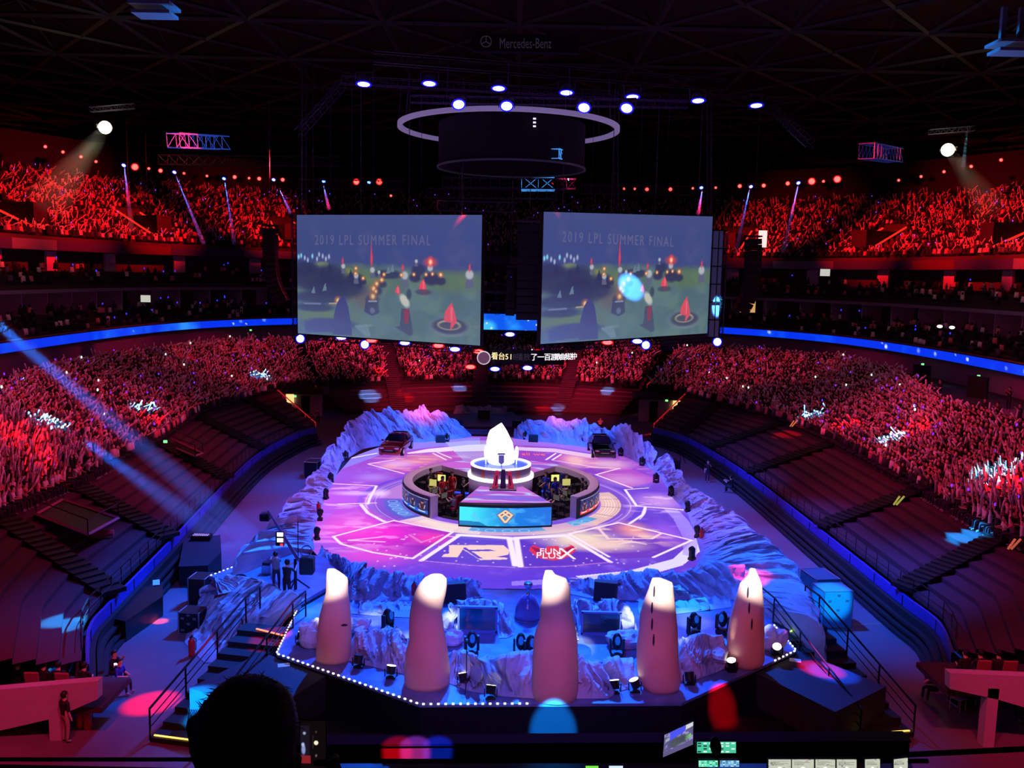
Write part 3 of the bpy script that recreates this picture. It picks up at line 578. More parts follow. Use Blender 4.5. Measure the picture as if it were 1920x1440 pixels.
# pit floors
mb = MB(); mb.rev([(0, .02), (RI_, .02)], (0, 0, 0), 60); mb.build('pit_floor', m_pit, hub)
for a0, a1 in ((aL0, aL1), (aR0, aR1)): MB().rev([(RI_ - .02, .03), (RI_ - .02, H_ - .36)], (0, 0, 0), 40, a0, a1).build('pit_lining', m_pit, hub)
q = [np.array([*p, 0]) for p in (pb[0], bk[-1][:2], pb[1], bk[0][:2])]
for p0, p1 in ((q[0], q[1]), (q[2], q[3])):
    n = np.array([-(p1 - p0)[1], (p1 - p0)[0], 0]); n /= np.linalg.norm(n); n = n if n[1] < 0 else -n; MB().add([p0 + n * .02 + [0, 0, .03], p1 + n * .02 + [0, 0, .03], p1 + n * .02 + [0, 0, H_ - .36], p0 + n * .02 + [0, 0, H_ - .36]], [(0, 1, 2, 3)]).build('pit_lining', m_pit, hub)
for p0, p1 in ((np.array([*pf[0], 0]), np.array([*pf[3], 0])), (np.array([*pf[1], 0]), np.array([*pf[2], 0]))):
    s_ = -1 if p0[0] < 0 else 1; MB().add([p0 + [s_ * .02, 0, .03], p1 + [s_ * .02, 0, .03], p1 + [s_ * .02, 0, H_ - .05], p0 + [s_ * .02, 0, H_ - .05]], [(0, 1, 2, 3)]).build('pit_lining', m_pit, hub)

# ------------------------------------------------ round pedestal with glowing rims, crystal
pc = GY(939, 880, CY - .2); PX, PY = pc[0], CY - .2
pt = GY(939, 883, PY - 1.95)[2]; pr = (GY(996, 868, PY)[0] - GY(884, 868, PY)[0]) / 2; zr = GY(939, 903, PY - 2.05)[2]; zb = GY(939, 912, PY - 2.05)[2]
ped = thing('pedestal', 'round grey pedestal with two glowing white rims carrying the crystal', 'pedestal', (PX, PY, TZ))
m_ped = mat('pedestal_grey', (150, 128, 170), .4); m_glow = mat('white_led_strip', (255, 255, 255), .4, emit=(255, 252, 255), es=1.6)
z0 = zb - TZ; z1 = zr - TZ; z2 = pt - TZ
z0 = 1.0 - TZ + .52
MB().rev([(0, z0), (pr + .12, z0), (pr + .14, z1 - .12), (0, z1 - .12)], n=48).build('lower_drum', m_ped, ped, True)
MB().rev([(0, z1), (pr, z1), (pr, z2 - .02), (0, z2 - .02)], n=48).build('upper_drum', m_ped, ped)
MB().rev([(pr, z1 - .12), (pr + .2, z1 - .12), (pr + .2, z1 + .06), (pr, z1 + .06)], n=48).build('glowing_rim', m_glow, ped, True)
MB().rev([(pr - .14, z2 - .02), (pr + .02, z2 - .02), (pr + .02, z2 + .07), (pr - .14, z2 + .07), (pr - .14, z2 - .02)], n=48).build('glowing_rim', m_glow, ped, True)
MB().rev([(0, z2), (pr - .14, z2)], n=40).build('blue_top', mat('blue_led_top', (60, 90, 220), .3, emit=(60, 90, 225), es=.7), ped)
for a in (-125, -55): MB().box((pr * 1.0 * math.cos(math.radians(a)), pr * math.sin(math.radians(a)), (z1 + z2) / 2), (.25, .04, z2 - z1 - .15), math.radians(a + 90)).build('amber_stripe', mat('amber_stripe', (190, 90, 90), .5), ped)
# crystal: faceted tapering block
crp = [(793, 939, 941), (806, 919, 950), (812, 916, 953), (828, 912, 961), (848, 912, 965), (866, 914.5, 964.5), (884, 917, 960)]
cr = thing('crystal', 'huge glowing white faceted crystal standing on the round pedestal', 'crystal', (PX, PY, pt)); rings = []
for y, xl, xr in crp[::-1]:
    l, r_ = GY(xl, y, PY), GY(xr, y, PY); cx_ = (l[0] + r_[0]) / 2 - PX; hw = (r_[0] - l[0]) / 2; z = l[2] - pt
    rings.append([(cx_ + hw * math.cos(t) * (1.0 if abs(math.cos(t)) > .9 else .93), hw * .8 * math.sin(t), max(.02, z)) for t in [math.radians(q) for q in (0, 48, 90, 140, 180, 228, 270, 318)]])
m_cry = mat('crystal_glow', (250, 245, 255), .2, emit=(252, 248, 255), es=1.25)
MB().loft(rings).build('crystal_body', m_cry, cr)
m_dr = mat('grey_blue_panel', (92, 92, 150), .4, emit=(70, 72, 130), es=.5)
mb = MB(); yq = -rings[1][6][1]; yd = rings[1][6][1] - .12
dz = lambda x, y: GY(x, y, PY - 1.0) - np.array([PX, PY, pt])
pl = [dz(x, y) for x, y in ((935, 855), (945, 855), (945, 868), (941.5, 871.5), (938.5, 871.5), (935, 868))]; pl = [(p[0], yd, p[2]) for p in pl]; mb.ext(pl, (0, -.06, 0)); pl = [(dz(x, y)[0], yd, dz(x, y)[2]) for x, y in ((933, 851), (947, 851), (947, 854), (933, 854))]; mb.ext(pl, (0, -.06, 0)); pl = [(dz(x, y)[0], yd, dz(x, y)[2]) for x, y in ((939.4, 872), (940.8, 872), (940.8, 879), (939.4, 879))]; mb.ext(pl, (0, -.06, 0))
mb.build('emblem', m_dr, cr)
for xx, nm in ((911, 'left'), (968.5, 'right')):
    p = GY(xx, 858, PY); mb = MB(); mb.ell((0, 0, 0), (.12, .25, .42), 12, 8); mb.box((0, .05, -.5), (.06, .1, .5)); o = mb.build('glowing_disc', m_glow, None, True); o.location = (p[0], PY, max(p[2], pt + .72)); tag(o, 'small upright glowing disc standing %s' % ('between crystal and rear left of pedestal' if nm == 'left' else 'between crystal and rear right of pedestal'), 'lamp')
# red twin seats in front of the pedestal
yy = PY - pr - .55; p = GY(943, 918, yy); tb = thing('podium', 'small dark plinth with two tall red panels in front of the pedestal', 'podium', (p[0], yy, TZ)); m_redp = mat('red_panel', (225, 50, 80), .4, emit=(225, 45, 75), es=.25); m_pl = mat('violet_dark_metal', (70, 40, 75), .4, .3)
MB().box((0, 0, .06), (1.6, .7, .12), bev=.03).build('plinth', m_pl, tb); MB().box((0, .08, .65), (.34, .4, 1.1), taper=.7).build('column', m_pl, tb)
for s_ in (-1, 1): mb = MB(); mb.box((s_ * .42, 0, .62), (.34, .34, 1.05), taper=.6, ry=-s_ * .12); mb.build('red_panel', m_redp, tb); MB().box((s_ * .4, -.19, .6), (.07, .04, .6), ry=-s_ * .12).build('slot', m_pl, tb)
# ------------------------------------------------ low front deck (hexagonal) with painted stone floor and led dots on the edge
HX = [G(x, y, DZ) for x, y in ((518, 1225), (787, 1320), (1278, 1317), (1493, 1219), (1445, 1148), (1400, 1085), (997, 1105), (905, 1104), (720, 1082), (612, 1102), (563, 1130))]
m_stone = mat('painted_blue_stone', (110, 130, 175), .3, scale=1.3, var=.8, bump=.6)
fd = thing('front_deck', 'angular front stage deck painted like blue ice', 'stage', (1.5, 31, 0))
MB().prism([(p[0] - 1.5, p[1] - 31) for p in HX], DZ - .12, DZ - .02).build('deck_top', m_stone, fd)
MB().prism([(p[0] - 1.5, (p[1] - 31)) for p in HX], 0.01, DZ - .13).build('black_skirt', m_deck, fd)
m_dot = mat('white_led_dot', (255, 255, 255), .4, emit=(255, 250, 235), es=2.2)
def dots(a, b, par, org, step=.24):
    L = np.linalg.norm(b - a); mb = MB(); k = int(L / step)
    for i in range(k): p = a + (b - a) * (i + .5) / k; mb.box((p[0] - org[0], p[1] - org[1], p[2] - org[2] + .0), (.075, .045, .045), math.atan2(b[1] - a[1], b[0] - a[0]))
    return mb.build('led_edge_strip', m_dot, par)
o3 = np.array([1.5, 31, 0]); dots(HX[10], HX[0], fd, o3); dots(HX[0], HX[1], fd, o3); dots(HX[1], G(995, 1319, DZ), fd, o3); dots(HX[3], G(1450, 1240, DZ), fd, o3); dots(G(1450, 1170, DZ), HX[3], fd, o3)
# camera platform on the left
LP = [G(x, y, 1.75) for x, y in ((392, 1080), (495, 1041), (560, 1036), (640, 1050), (660, 1075), (608, 1104), (552, 1136), (520, 1112), (470, 1090), (405, 1084))]
cpf = thing('camera_platform', 'blue ice painted platform under the crane operators left of the front deck', 'stage', (-12, 38, 0))
MB().prism([(p[0] + 12, p[1] - 38) for p in LP], 1.6, 1.75).build('deck_top', m_stone, cpf); MB().prism([(p[0] + 12, p[1] - 38) for p in LP], .01, 1.58).build('black_skirt', m_deck, cpf)
dots(LP[0], LP[1], cpf, np.array([-12, 38, 0]))
# ------------------------------------------------ artificial rock
m_rock = mat('sculpted_ice_rock', (176, 184, 205), .6, scale=1.1, var=.4, bump=.7)
def fbm(x, y, z, o=4): return noise.fractal(Vector((x, y, z)), 1.0, 2.1, o)
def rock_strip(rails, nu, nv, seed, amp=.35, flute=.3, shear=.0, top=.35, name=None, smooth=False):
    """rails: list of (k,3) arrays from inner foot over crest to outer foot; fluted slabs across"""
    RR = [lerp_rail(r, nu) for r in rails]; nr = len(RR); mb = MB(); n = nv; vs = []
    L = np.r_[0, np.cumsum(np.linalg.norm(np.diff(RR[0][:, :2], axis=0), axis=1))]
    for j in range(n):
        t = j / (n - 1) * (nr - 1); k = min(int(t), nr - 2); f = t - k; row = RR[k] * (1 - f) + RR[k + 1] * f; e = math.sin(math.pi * j / (n - 1))
        for i in range(nu):
            p = row[i].copy(); u = L[i] + shear * p[2]
            g = noise.noise(Vector((u * 1.1, seed, .3))) * .6 + noise.noise(Vector((u * 2.6, seed + 5, .7))) * .35
            fl = abs(noise.noise(Vector((u * 1.9 + .6 * fbm(u, p[2], seed), seed + 9, 0)))) * 2
            w = min(1, 2.2 * e); cr_n = noise.noise(Vector((u * 1.5 + .5 * fbm(u * .8, p[2], seed + 3), seed + 21, p[2] * .25))); cg = math.exp(-(cr_n / .07) ** 2); cg2 = math.exp(-(noise.noise(Vector((u * 3.6 + p[2] * .9, seed + 31, 0))) / .09) ** 2)
            vo = noise.voronoi(Vector((u * .75 + p[2] * .5, p[2] * .35 + seed * 3, seed)), distance_metric='DISTANCE'); vd = vo[0][1] - vo[0][0]; vp = vo[1][0]; off_ = (math.sin(vp.x * 37.1 + vp.y * 91.7) * .5) * .5; dep = w * (.24 * cg + .12 * cg2 + .3 * math.exp(-(vd / .07) ** 2) + off_ * .7)
            p[2] -= dep * .55 * (1 if p[2] > RR[0][i][2] + .1 else 0)
            p[2] += (amp * g * e * 2.2 * (1 if p[2] > RR[0][i][2] + .05 else 0)) + top * max(0, fl - .3) * (e ** 2)
            nx = fbm(p[0] * .9, p[1] * .9, p[2] * .9 + seed, 5); p[0] += w * (flute * (fl - .4) * .5 + .28 * nx * .6); p[1] += w * (-flute * (fl - .4) + .22 * nx) + dep * .6
            vs.append(p)
    fs = [(j * nu + i, j * nu + i + 1, (j + 1) * nu + i + 1, (j + 1) * nu + i) for j in range(n - 1) for i in range(nu - 1)]
    fs += [tuple(j * nu for j in range(n)), tuple(j * nu + nu - 1 for j in range(n - 1, -1, -1))]
    mb.add(vs, fs); return mb
def ridge(label, foot, crest, zf, zc, back=1.0, seed=1, nu=150, nv=22, amp=.3, flute=.35, zb=0.0, shear=0.2, mid=True, top=.35):
    F_ = np.array([G(x, y, zf) for x, y in foot]); C_ = np.array([G(x, y, zc) for x, y in crest]); k = 60; F_ = lerp_rail(F_, k); C_ = lerp_rail(C_, k)
    d = C_[:, :2] - F_[:, :2]; d /= np.maximum(np.linalg.norm(d, axis=1), 1e-6)[:, None]; C2 = C_.copy(); C2[:, :2] += d * .45; C2[:, 2] -= .15; B_ = C_.copy(); B_[:, :2] += d * (back + .5); B_[:, 2] = zb
    M1 = F_ * .5 + C_ * .5; M1[:, 2] = F_[:, 2] * .35 + C_[:, 2] * .65
    mb = rock_strip([F_, M1, C_, C2, B_] if mid else [F_, C_, C2, B_], nu, nv, seed, amp, flute, shear, top); org = (float(F_[k // 2, 0]), float(F_[k // 2, 1]), 0)
    o = mb.build('rock_ridge', m_rock, None, False, org); tag(o, label, 'rock', 'sculpted rock ridges around the stage'); return o
def ridge2(label, foot, crestpx, zf, back=1.0, seed=1, **kw):
    """upright rocks: crest stands above the foot line, height measured from the picture"""
    F_ = lerp_rail(np.array([G(x, y, zf) for x, y in foot]), 60); cp = lerp_rail(np.array([(x, y, 0) for x, y in crestpx]), 60); C_ = []
    for f, q in zip(F_, cp): C_.append(GY(q[0], q[1], f[1] + .9))
    C_ = np.array(C_); C_[:, 2] = np.maximum(C_[:, 2], zf + .2); C2 = C_ + [0, .5, -.1]; B_ = C_ + [0, back, 0]; B_[:, 2] = zf - .05 if kw.get('zb') is None else kw['zb']
    M1 = F_ * .6 + C_ * .4; M1[:, 1] -= .1; M1[:, 2] = F_[:, 2] * .45 + C_[:, 2] * .55
    mb = rock_strip([F_, M1, C_, C2, B_], kw.get('nu', 120), kw.get('nv', 22), seed, kw.get('amp', .25), kw.get('flute', .4), kw.get('shear', .25), kw.get('top', .35)); org = (float(F_[30, 0]), float(F_[30, 1]), 0)
    o = mb.build('rock_ridge', m_rock, None, False, org); tag(o, label, 'rock', 'sculpted rock ridges around the stage'); return o
ridge('tall jagged blue rock wall down the left side of the round stage', [(640, 868), (632, 888), (625, 905), (612, 925), (604, 950), (594, 975), (586, 1004), (590, 1030)], [(628, 840), (606, 868), (582, 895), (556, 925), (532, 955), (508, 985), (478, 1018), (455, 1042)], 1.5, 2.6, .9, 3, nu=460, nv=30, zb=0.0)
ridge('broad jagged blue rock wall down the right side of the round stage', [(1212, 872), (1240, 895), (1258, 930), (1288, 962), (1303, 1000), (1314, 1040), (1300, 1070), (1340, 1100), (1385, 1125)], [(1244, 852), (1268, 888), (1300, 918), (1340, 945), (1385, 978), (1425, 1010), (1470, 1050), (1505, 1100), (1528, 1160)], 1.5, 2.5, .9, 8, nu=500, nv=34, zb=0)
ridge2('high blue rock wall behind the red car', [(628, 874), (680, 842), (740, 830), (800, 829), (865, 822), (885, 818)], [(632, 828), (655, 785), (700, 772), (765, 768), (830, 770), (868, 800)], 1.5, 1.6, 14, nu=300, nv=30, amp=.35)
ridge2('high blue rock wall behind the black car', [(962, 822), (1010, 828), (1080, 836), (1150, 848), (1185, 862), (1225, 882)], [(968, 800), (990, 784), (1085, 786), (1130, 800), (1180, 800), (1232, 842)], 1.5, 1.6, 19, nu=300, nv=30, amp=.35)
ridge2('low fluted rock wall between the two left ice pillars', [(592, 1046), (650, 1090), (655, 1126), (720, 1126), (792, 1124)], [(597, 1028), (640, 1050), (690, 1068), (750, 1074), (792, 1078)], 1.5, .9, 23, nu=200, amp=.15)
ridge2('grey rounded rock hump right of the second ice pillar', [(828, 1130), (870, 1128), (905, 1120)], [(832, 1090), (868, 1082), (903, 1100)], 1.5, .9, 27, nu=50, amp=.12)
ridge2('long fluted rock wall behind the two right ice pillars', [(1070, 1114), (1120, 1124), (1200, 1126), (1290, 1124), (1370, 1124), (1400, 1128)], [(1068, 1086), (1120, 1086), (1185, 1076), (1260, 1074), (1330, 1062), (1400, 1058)], 1.5, 1.2, 31, nu=260, amp=.16)
ridge('big lilac rock mound below the camera platform on the left', [(372, 1130), (354, 1165), (346, 1205), (384, 1243), (450, 1236)], [(402, 1086), (430, 1080), (468, 1084), (505, 1098), (540, 1122)], 0.02, 2.1, .1, 37, nu=190, nv=36, amp=.22, flute=.5, top=.3, zb=1.6)
ridge2('leaning slab rocks between the first and second ice pillars', [(650, 1238), (690, 1248), (730, 1258), (768, 1266)], [(662, 1192), (700, 1184), (740, 1178), (768, 1200)], 1.5, 1.0, 41, nu=70, amp=.2, shear=.9, flute=.5)
ridge2('leaning slab rocks between the second and third ice pillars', [(835, 1278), (880, 1296), (945, 1306), (1002, 1310)], [(842, 1220), (868, 1222), (905, 1240), (1000, 1226)], 1.5, 1.0, 45, nu=110, amp=.25, shear=-.6, flute=.5)
ridge2('snowy rock clump right of the middle ice pillar', [(1078, 1310), (1140, 1310), (1160, 1296), (1200, 1286)], [(1080, 1244), (1112, 1240), (1145, 1234), (1198, 1232)], 1.5, 1.0, 49, nu=90, amp=.25, flute=.5)
ridge2('leaning slab rocks between the two right ice pillars', [(1272, 1278), (1306, 1274), (1340, 1262), (1372, 1250)], [(1274, 1206), (1310, 1190), (1345, 1190), (1372, 1204)], 1.5, 1.0, 53, nu=80, amp=.2, shear=.5, flute=.45)
ridge2('low icy rocks behind the left small screen area', [(655, 1150), (720, 1156), (775, 1158)], [(662, 1134), (715, 1130), (775, 1134)], 1.5, .6, 57, nu=60, amp=.1, top=.15)
ridge2('low turquoise rocks behind the right ice pillars', [(1198, 1150), (1260, 1152), (1345, 1142), (1372, 1138)], [(1200, 1136), (1258, 1128), (1330, 1122), (1372, 1126)], 1.5, .6, 61, nu=70, amp=.1, top=.15)
ridge2('small dark rocks at the far end of the stage entrance', [(850, 776), (900, 774), (948, 776)], [(852, 762), (895, 760), (946, 764)], .6, .8, 65, nu=60, amp=.15, zb=0)
def boulder(label, px, py, r, h, seed, z=DZ - .02):
    p = G(px, py, z); mb = MB(); mb.ell((0, 0, 0), (1, 1, 1), 20, 12); vs = []
    for v in mb.v:
        q = 1 + .35 * fbm(v[0] + seed, v[1], v[2]) ; vs.append((v[0] * r * q, v[1] * r * .8 * q, max(0, (v[2] * .55 + .45)) * h * q))
    mb.v = vs; o = mb.build('boulder', m_rock, None, False); o.location = p; tag(o, label, 'rock')
boulder('lilac boulder with a warm lamp at its foot left of the first pillar', 588, 1212, .55, 1.0, 3); boulder('pale boulder right of the last ice pillar', 1448, 1218, .5, .9, 9); boulder('small blue stone behind the first pillar', 665, 1182, .6, .5, 12); boulder('blue stone beside the right small screen', 1172, 1212, .7, .6, 15); boulder('blue stone below the left small screen', 848, 1208, .45, .5, 18)
# ------------------------------------------------ ice pillars
m_ice = mat('frosted_pillar_plaster', (214, 178, 166), .6, scale=1.2, var=.1, bump=.35)
PIL = [('first ice pillar from the left, straight with a small notch', [(1067, 614, 628), (1074, 612, 640), (1084, 611.5, 652), (1110, 611, 653), (1125, 607, 655), (1150, 600, 658), (1190, 595, 659), (1225, 592, 657), (1242, 592, 654)]),
       ('second ice pillar, bent to the right like a thumb', [(1078, 806, 830), (1084, 795, 837), (1095, 785, 838), (1112, 777, 836), (1130, 771, 831), (1150, 768, 828), (1180, 767, 833), (1200, 767, 837), (1222, 761, 840), (1258, 758, 844), (1288, 758, 842)]),
       ('tallest middle ice pillar with a knob on its top', [(1070, 1022, 1036), (1078, 1020, 1042), (1084, 1018, 1062), (1100, 1016, 1069), (1122, 1016, 1070), (1142, 1012, 1072), (1162, 1012, 1076), (1180, 1005, 1080), (1205, 1000, 1083), (1250, 998, 1084), (1290, 997, 1084), (1313, 1000, 1080)]),
       ('fourth ice pillar with a flat white top and dark cracks', [(1085, 1223, 1243), (1092, 1220, 1262), (1105, 1216, 1263), (1125, 1208, 1265), (1150, 1200, 1268), (1180, 1198, 1271), (1215, 1193, 1272), (1255, 1194, 1274), (1280, 1199, 1276), (1298, 1212, 1268)]),
       ('rightmost ice pillar, narrow and pointed at the top', [(1066, 1406, 1416), (1080, 1402, 1423), (1094, 1388, 1429), (1110, 1383, 1430), (1130, 1377, 1431), (1155, 1370, 1432), (1185, 1365, 1433), (1210, 1363, 1433), (1238, 1366, 1432), (1254, 1380, 1422)])]
PILB = []
for n_i, (lab, rows) in enumerate(PIL):
    yb = rows[-1][0] - 7; xb = (rows[-1][1] + rows[-1][2]) / 2; B0 = G(xb, yb, DZ); Yp = B0[1]; RW = np.array(rows, float); ys = np.linspace(RW[0, 0], RW[-1, 0], 34); rings = []; zb_ = GY(xb, rows[-1][0], Yp)[2]
    for k, y in enumerate(ys[::-1]):
        xl = np.interp(y, RW[:, 0], RW[:, 1]); xr = np.interp(y, RW[:, 0], RW[:, 2]); l = GY(xl, y, Yp); r_ = GY(xr, y, Yp); hw = (r_[0] - l[0]) / 2; cx_ = (l[0] + r_[0]) / 2; z = max(DZ - .03, l[2]) if k else DZ - .03; ring_ = []
        for t in np.linspace(0, 2 * math.pi, 28, endpoint=False):
            q = 1 + .10 * noise.noise(Vector((math.cos(t) * 1.3 + n_i * 7, math.sin(t) * 1.3, z * .9))) + .05 * noise.noise(Vector((math.cos(t) * 4, math.sin(t) * 4 + n_i, z * 3))); ct = abs(math.cos(t)); q = 1 + (q - 1) * (1 - ct ** 4 * .7)
            ring_.append((cx_ - B0[0] + hw * math.cos(t) * q, hw * .75 * math.sin(t) * q, z - DZ))
        rings.append(ring_)
    pl_ = thing('ice_pillar', lab, 'pillar', B0, group='five tall ice pillars on the front deck'); MB().loft(rings).build('pillar_body', m_ice, pl_, True)
    if n_i in (0, 3, 4):   # dark cracks
        mb = MB()
        for q in range([1, 0, 0, 4, 3][n_i]):
            y = [1165][0] if n_i == 0 else 1105 + q * 28; xl = np.interp(y, RW[:, 0], RW[:, 1]); xr = np.interp(y, RW[:, 0], RW[:, 2]); f = .82 if n_i == 0 else (.18 + .05 * q if n_i == 3 else .3 + .12 * q); px_ = xl + (xr - xl) * f; c_ = GY(px_, y, Yp - .0); hw = (GY(xr, y, Yp)[0] - GY(xl, y, Yp)[0]) / 2; t_ = (px_ - (xl + xr) / 2) / ((xr - xl) / 2); yo = -hw * .75 * math.sqrt(max(0, 1 - t_ * t_)) * 1.02
            mb.ell((c_[0] - B0[0], yo, c_[2] - DZ), (.035 if n_i else .16, .06, .22 if n_i else .04), 8, 6)
        mb.build('crack', mat('dark_crack', (50, 42, 60), .9), pl_)
    PILB.append((B0, rows, Yp))
# ================================================================ PEOPLE
m_skin = mat('skin', (214, 165, 140), .6); m_hair = mat('black_hair', (16, 13, 14), .6)
SH = {'white': mat('white_shirt', (225, 218, 222), .8), 'black': mat('black_shirt', (26, 24, 30), .8), 'grey': mat('grey_shirt', (120, 115, 125), .8), 'red': mat('red_team_shirt', (215, 38, 40), .7), 'blue': mat('blue_team_shirt', (30, 50, 170), .7), 'pink': mat('pink_shirt', (225, 130, 145), .8)}
m_jean = mat('dark_trousers', (34, 34, 48), .8); m_shoe = mat('pale_shoes', (150, 145, 150), .7); m_khaki = mat('khaki_trousers', (170, 140, 120), .8)
def joints(sit=False, arms='down', lean=0.0, head=0.0, step=0.0):
    J = {}; hz = .50 if sit else .93; J['pel'] = (0, 0, hz); L = lambda d: (0, -math.sin(lean) * d, hz + math.cos(lean) * d)
    J['chest'] = L(.33); J['neck'] = L(.53); n = J['neck']; J['head'] = (head * .05, n[1] - .03 - max(0, lean) * .05, n[2] + .13); J['crown'] = (head * .05, n[1] - .03, n[2] + .245)
    for s, c in ((-1, 'l'), (1, 'r')):
        J['sh' + c] = (s * .18, L(.48)[1], L(.48)[2]); a = arms if isinstance(arms, str) else arms[0 if s < 0 else 1]; S = Vector(J['sh' + c])
        E_, H_2 = {'down': ((.06, .02, -.28), (.05, -.06, -.53)), 'up': ((.1, -.1, .24), (.06, -.14, .50)), 'high': ((.16, -.02, .25), (.26, -.05, .50)), 'fwd': ((.04, -.2, -.18), (-.04, -.44, -.08)), 'lap': ((.05, -.06, -.27), (-.06, -.28, -.28)), 'clap': ((.06, -.16, -.16), (-.12, -.34, .04)), 'out': ((.25, -.05, .02), (.46, -.16, .12)), 'phone': ((.05, -.14, -.2), (-.08, -.32, .06))}[a]
        J['el' + c] = tuple(S + Vector((s * E_[0], E_[1], E_[2]))); J['ha' + c] = tuple(S + Vector((s * H_2[0], H_2[1], H_2[2]))); d = (Vector(J['ha' + c]) - Vector(J['el' + c])).normalized(); J['fi' + c] = tuple(Vector(J['ha' + c]) + d * .13)
        J['hip' + c] = (s * .1, 0, hz - .04)
        if sit: J['kn' + c] = (s * .13, -.42, hz + .0); J['an' + c] = (s * .13, -.44, .08); J['to' + c] = (s * .14, -.6, .05)
        else: J['kn' + c] = (s * .11, -.02 - s * step * .5, .5); J['an' + c] = (s * .11, .03 - s * step, .09); J['to' + c] = (s * .13, -.13 - s * step, .05)
    return J
BON = [('pel', 'chest', 'shirt'), ('chest', 'neck', 'shirt'), ('neck', 'head', 'skin'), ('head', 'crown', 'skin')] + [q for c in 'lr' for q in (('chest', 'sh' + c, 'shirt'), ('sh' + c, 'el' + c, 'shirt'), ('el' + c, 'ha' + c, 'skin'), ('ha' + c, 'fi' + c, 'skin'), ('pel', 'hip' + c, 'leg'), ('hip' + c, 'kn' + c, 'leg'), ('kn' + c, 'an' + c, 'leg'), ('an' + c, 'to' + c, 'shoe'))]
RAD = {'pel': .145, 'chest': .155, 'neck': .058, 'head': .098, 'crown': .07, 'sh': .072, 'el': .045, 'ha': .034, 'fi': .03, 'hip': .095, 'kn': .065, 'an': .042, 'to': .042}
_BODY = {}
def body_mesh(key, sub=1, **kw):
    if key in _BODY: return _BODY[key]
    J = joints(**kw); names = list(J); me = bpy.data.meshes.new('person_body'); me.from_pydata([J[n] for n in names], [(names.index(a), names.index(b)) for a, b, _ in BON], [])
    o = bpy.data.objects.new('person_body', me); COL.objects.link(o); md = o.modifiers.new('s', 'SKIN'); md.use_smooth_shade = True; sv = me.skin_vertices[0].data
    for i, n in enumerate(names):
        r = RAD.get(n, RAD.get(n[:-1], .05)); sv[i].radius = (r * (1.15 if n in ('chest', 'pel') else 1), r * (.72 if n in ('chest', 'pel') else 1)); sv[i].use_root = (n == 'pel')
    ss = o.modifiers.new('u', 'SUBSURF'); ss.levels = sub; ss.render_levels = sub
    dg = bpy.context.evaluated_depsgraph_get(); dg.update(); out = bpy.data.meshes.new_from_object(o.evaluated_get(dg)); bpy.data.objects.remove(o)
    tags = []; seg = [(np.array(J[a]), np.array(J[b]), t) for a, b, t in BON]; nP = len(out.polygons); C = np.zeros(nP * 3); out.polygons.foreach_get('center', C); C = C.reshape(-1, 3); D = []
    for a, b, t in seg: d = b - a; L2 = d @ d + 1e-9; tt = np.clip(((C - a) @ d) / L2, 0, 1); D.append(np.linalg.norm(C - a - tt[:, None] * d, axis=1))
    idx = np.argmin(np.array(D), 0); tm = {'skin': 0, 'shirt': 1, 'leg': 2, 'shoe': 3}; mi = np.array([tm[seg[i][2]] for i in idx], np.int32)
    hd = np.array(J['head']); face = (np.linalg.norm(C - hd, axis=1) < .17); mi[face & (C[:, 2] > J['neck'][2] + .02)] = 0
    out.materials.clear()
    for m in (m_skin, SH['white'], m_jean, m_shoe): out.materials.append(m)
    out.polygons.foreach_set('material_index', mi); out.polygons.foreach_set('use_smooth', [True] * nP); _BODY[key] = (out, J); return _BODY[key]
_VAR = {}
def hair_mesh(long=False):
    k = ('hair', long)
    if k in _VAR: return _VAR[k]
    mb = MB(); mb.ell((0, 0, 0), (.112, .122, .125), 12, 8); vs = []
    for x, y, z in mb.v:
        if y < -.02 and z < .03: y = -.02; z = max(z, .0); x *= .9
        vs.append((x, y + .02, z + .035 + (-.12 if long and z < -.05 and y > 0 else 0)))
    mb.v = vs; o = mb.build('hair', m_hair, None, True); me = o.data; bpy.data.objects.remove(o); _VAR[k] = me; return me
def face_mesh():
    if 'face' in _VAR: return _VAR['face']
    mb = MB()
    mb.ell((0, -.105, 0), (.014, .022, .022), 6, 5, 0)
    for s in (-1, 1): mb.ell((s * .035, -.094, .028), (.014, .008, .008), 6, 4, 1); mb.ell((s * .1, 0, 0), (.014, .02, .03), 6, 4, 0)
    mb.ell((0, -.092, -.045), (.026, .008, .007), 6, 4, 2); o = mb.build('face', [m_skin, m_hair, mat('lips', (150, 80, 80), .6)], None, True); me = o.data; bpy.data.objects.remove(o); _VAR['face'] = me; return me
def person(key, pos, rz, label, shirt='black', leg=m_jean, shoe=m_shoe, group=None, long=False, scale=1.0, face=True, **kw):
    me, J = body_mesh(key, **kw); vk = (key, shirt, leg.name)
    if vk not in _VAR:
        m2 = me.copy(); m2.materials[1] = SH[shirt]; m2.materials[2] = leg; _VAR[vk] = m2
    o = bpy.data.objects.new('person', _VAR[vk]); COL.objects.link(o); o.location = tuple(pos); o.rotation_euler = (0, 0, rz); o.scale = (scale,) * 3; tag(o, label, 'person', group)
    h = bpy.data.objects.new('hair', hair_mesh(long)); COL.objects.link(h); h.parent = o; h.location = Vector(J['head']) + Vector((0, .005, .03))
    if face: f = bpy.data.objects.new('face', face_mesh()); COL.objects.link(f); f.parent = o; f.location = Vector(J['head']) + Vector((0, 0, .015))
    return o, J
def facing(p, tgt=(0, 50)):   # bodies look along -Y when rz = 0
    return math.atan2(tgt[1] - p[1], tgt[0] - p[0]) + math.pi / 2
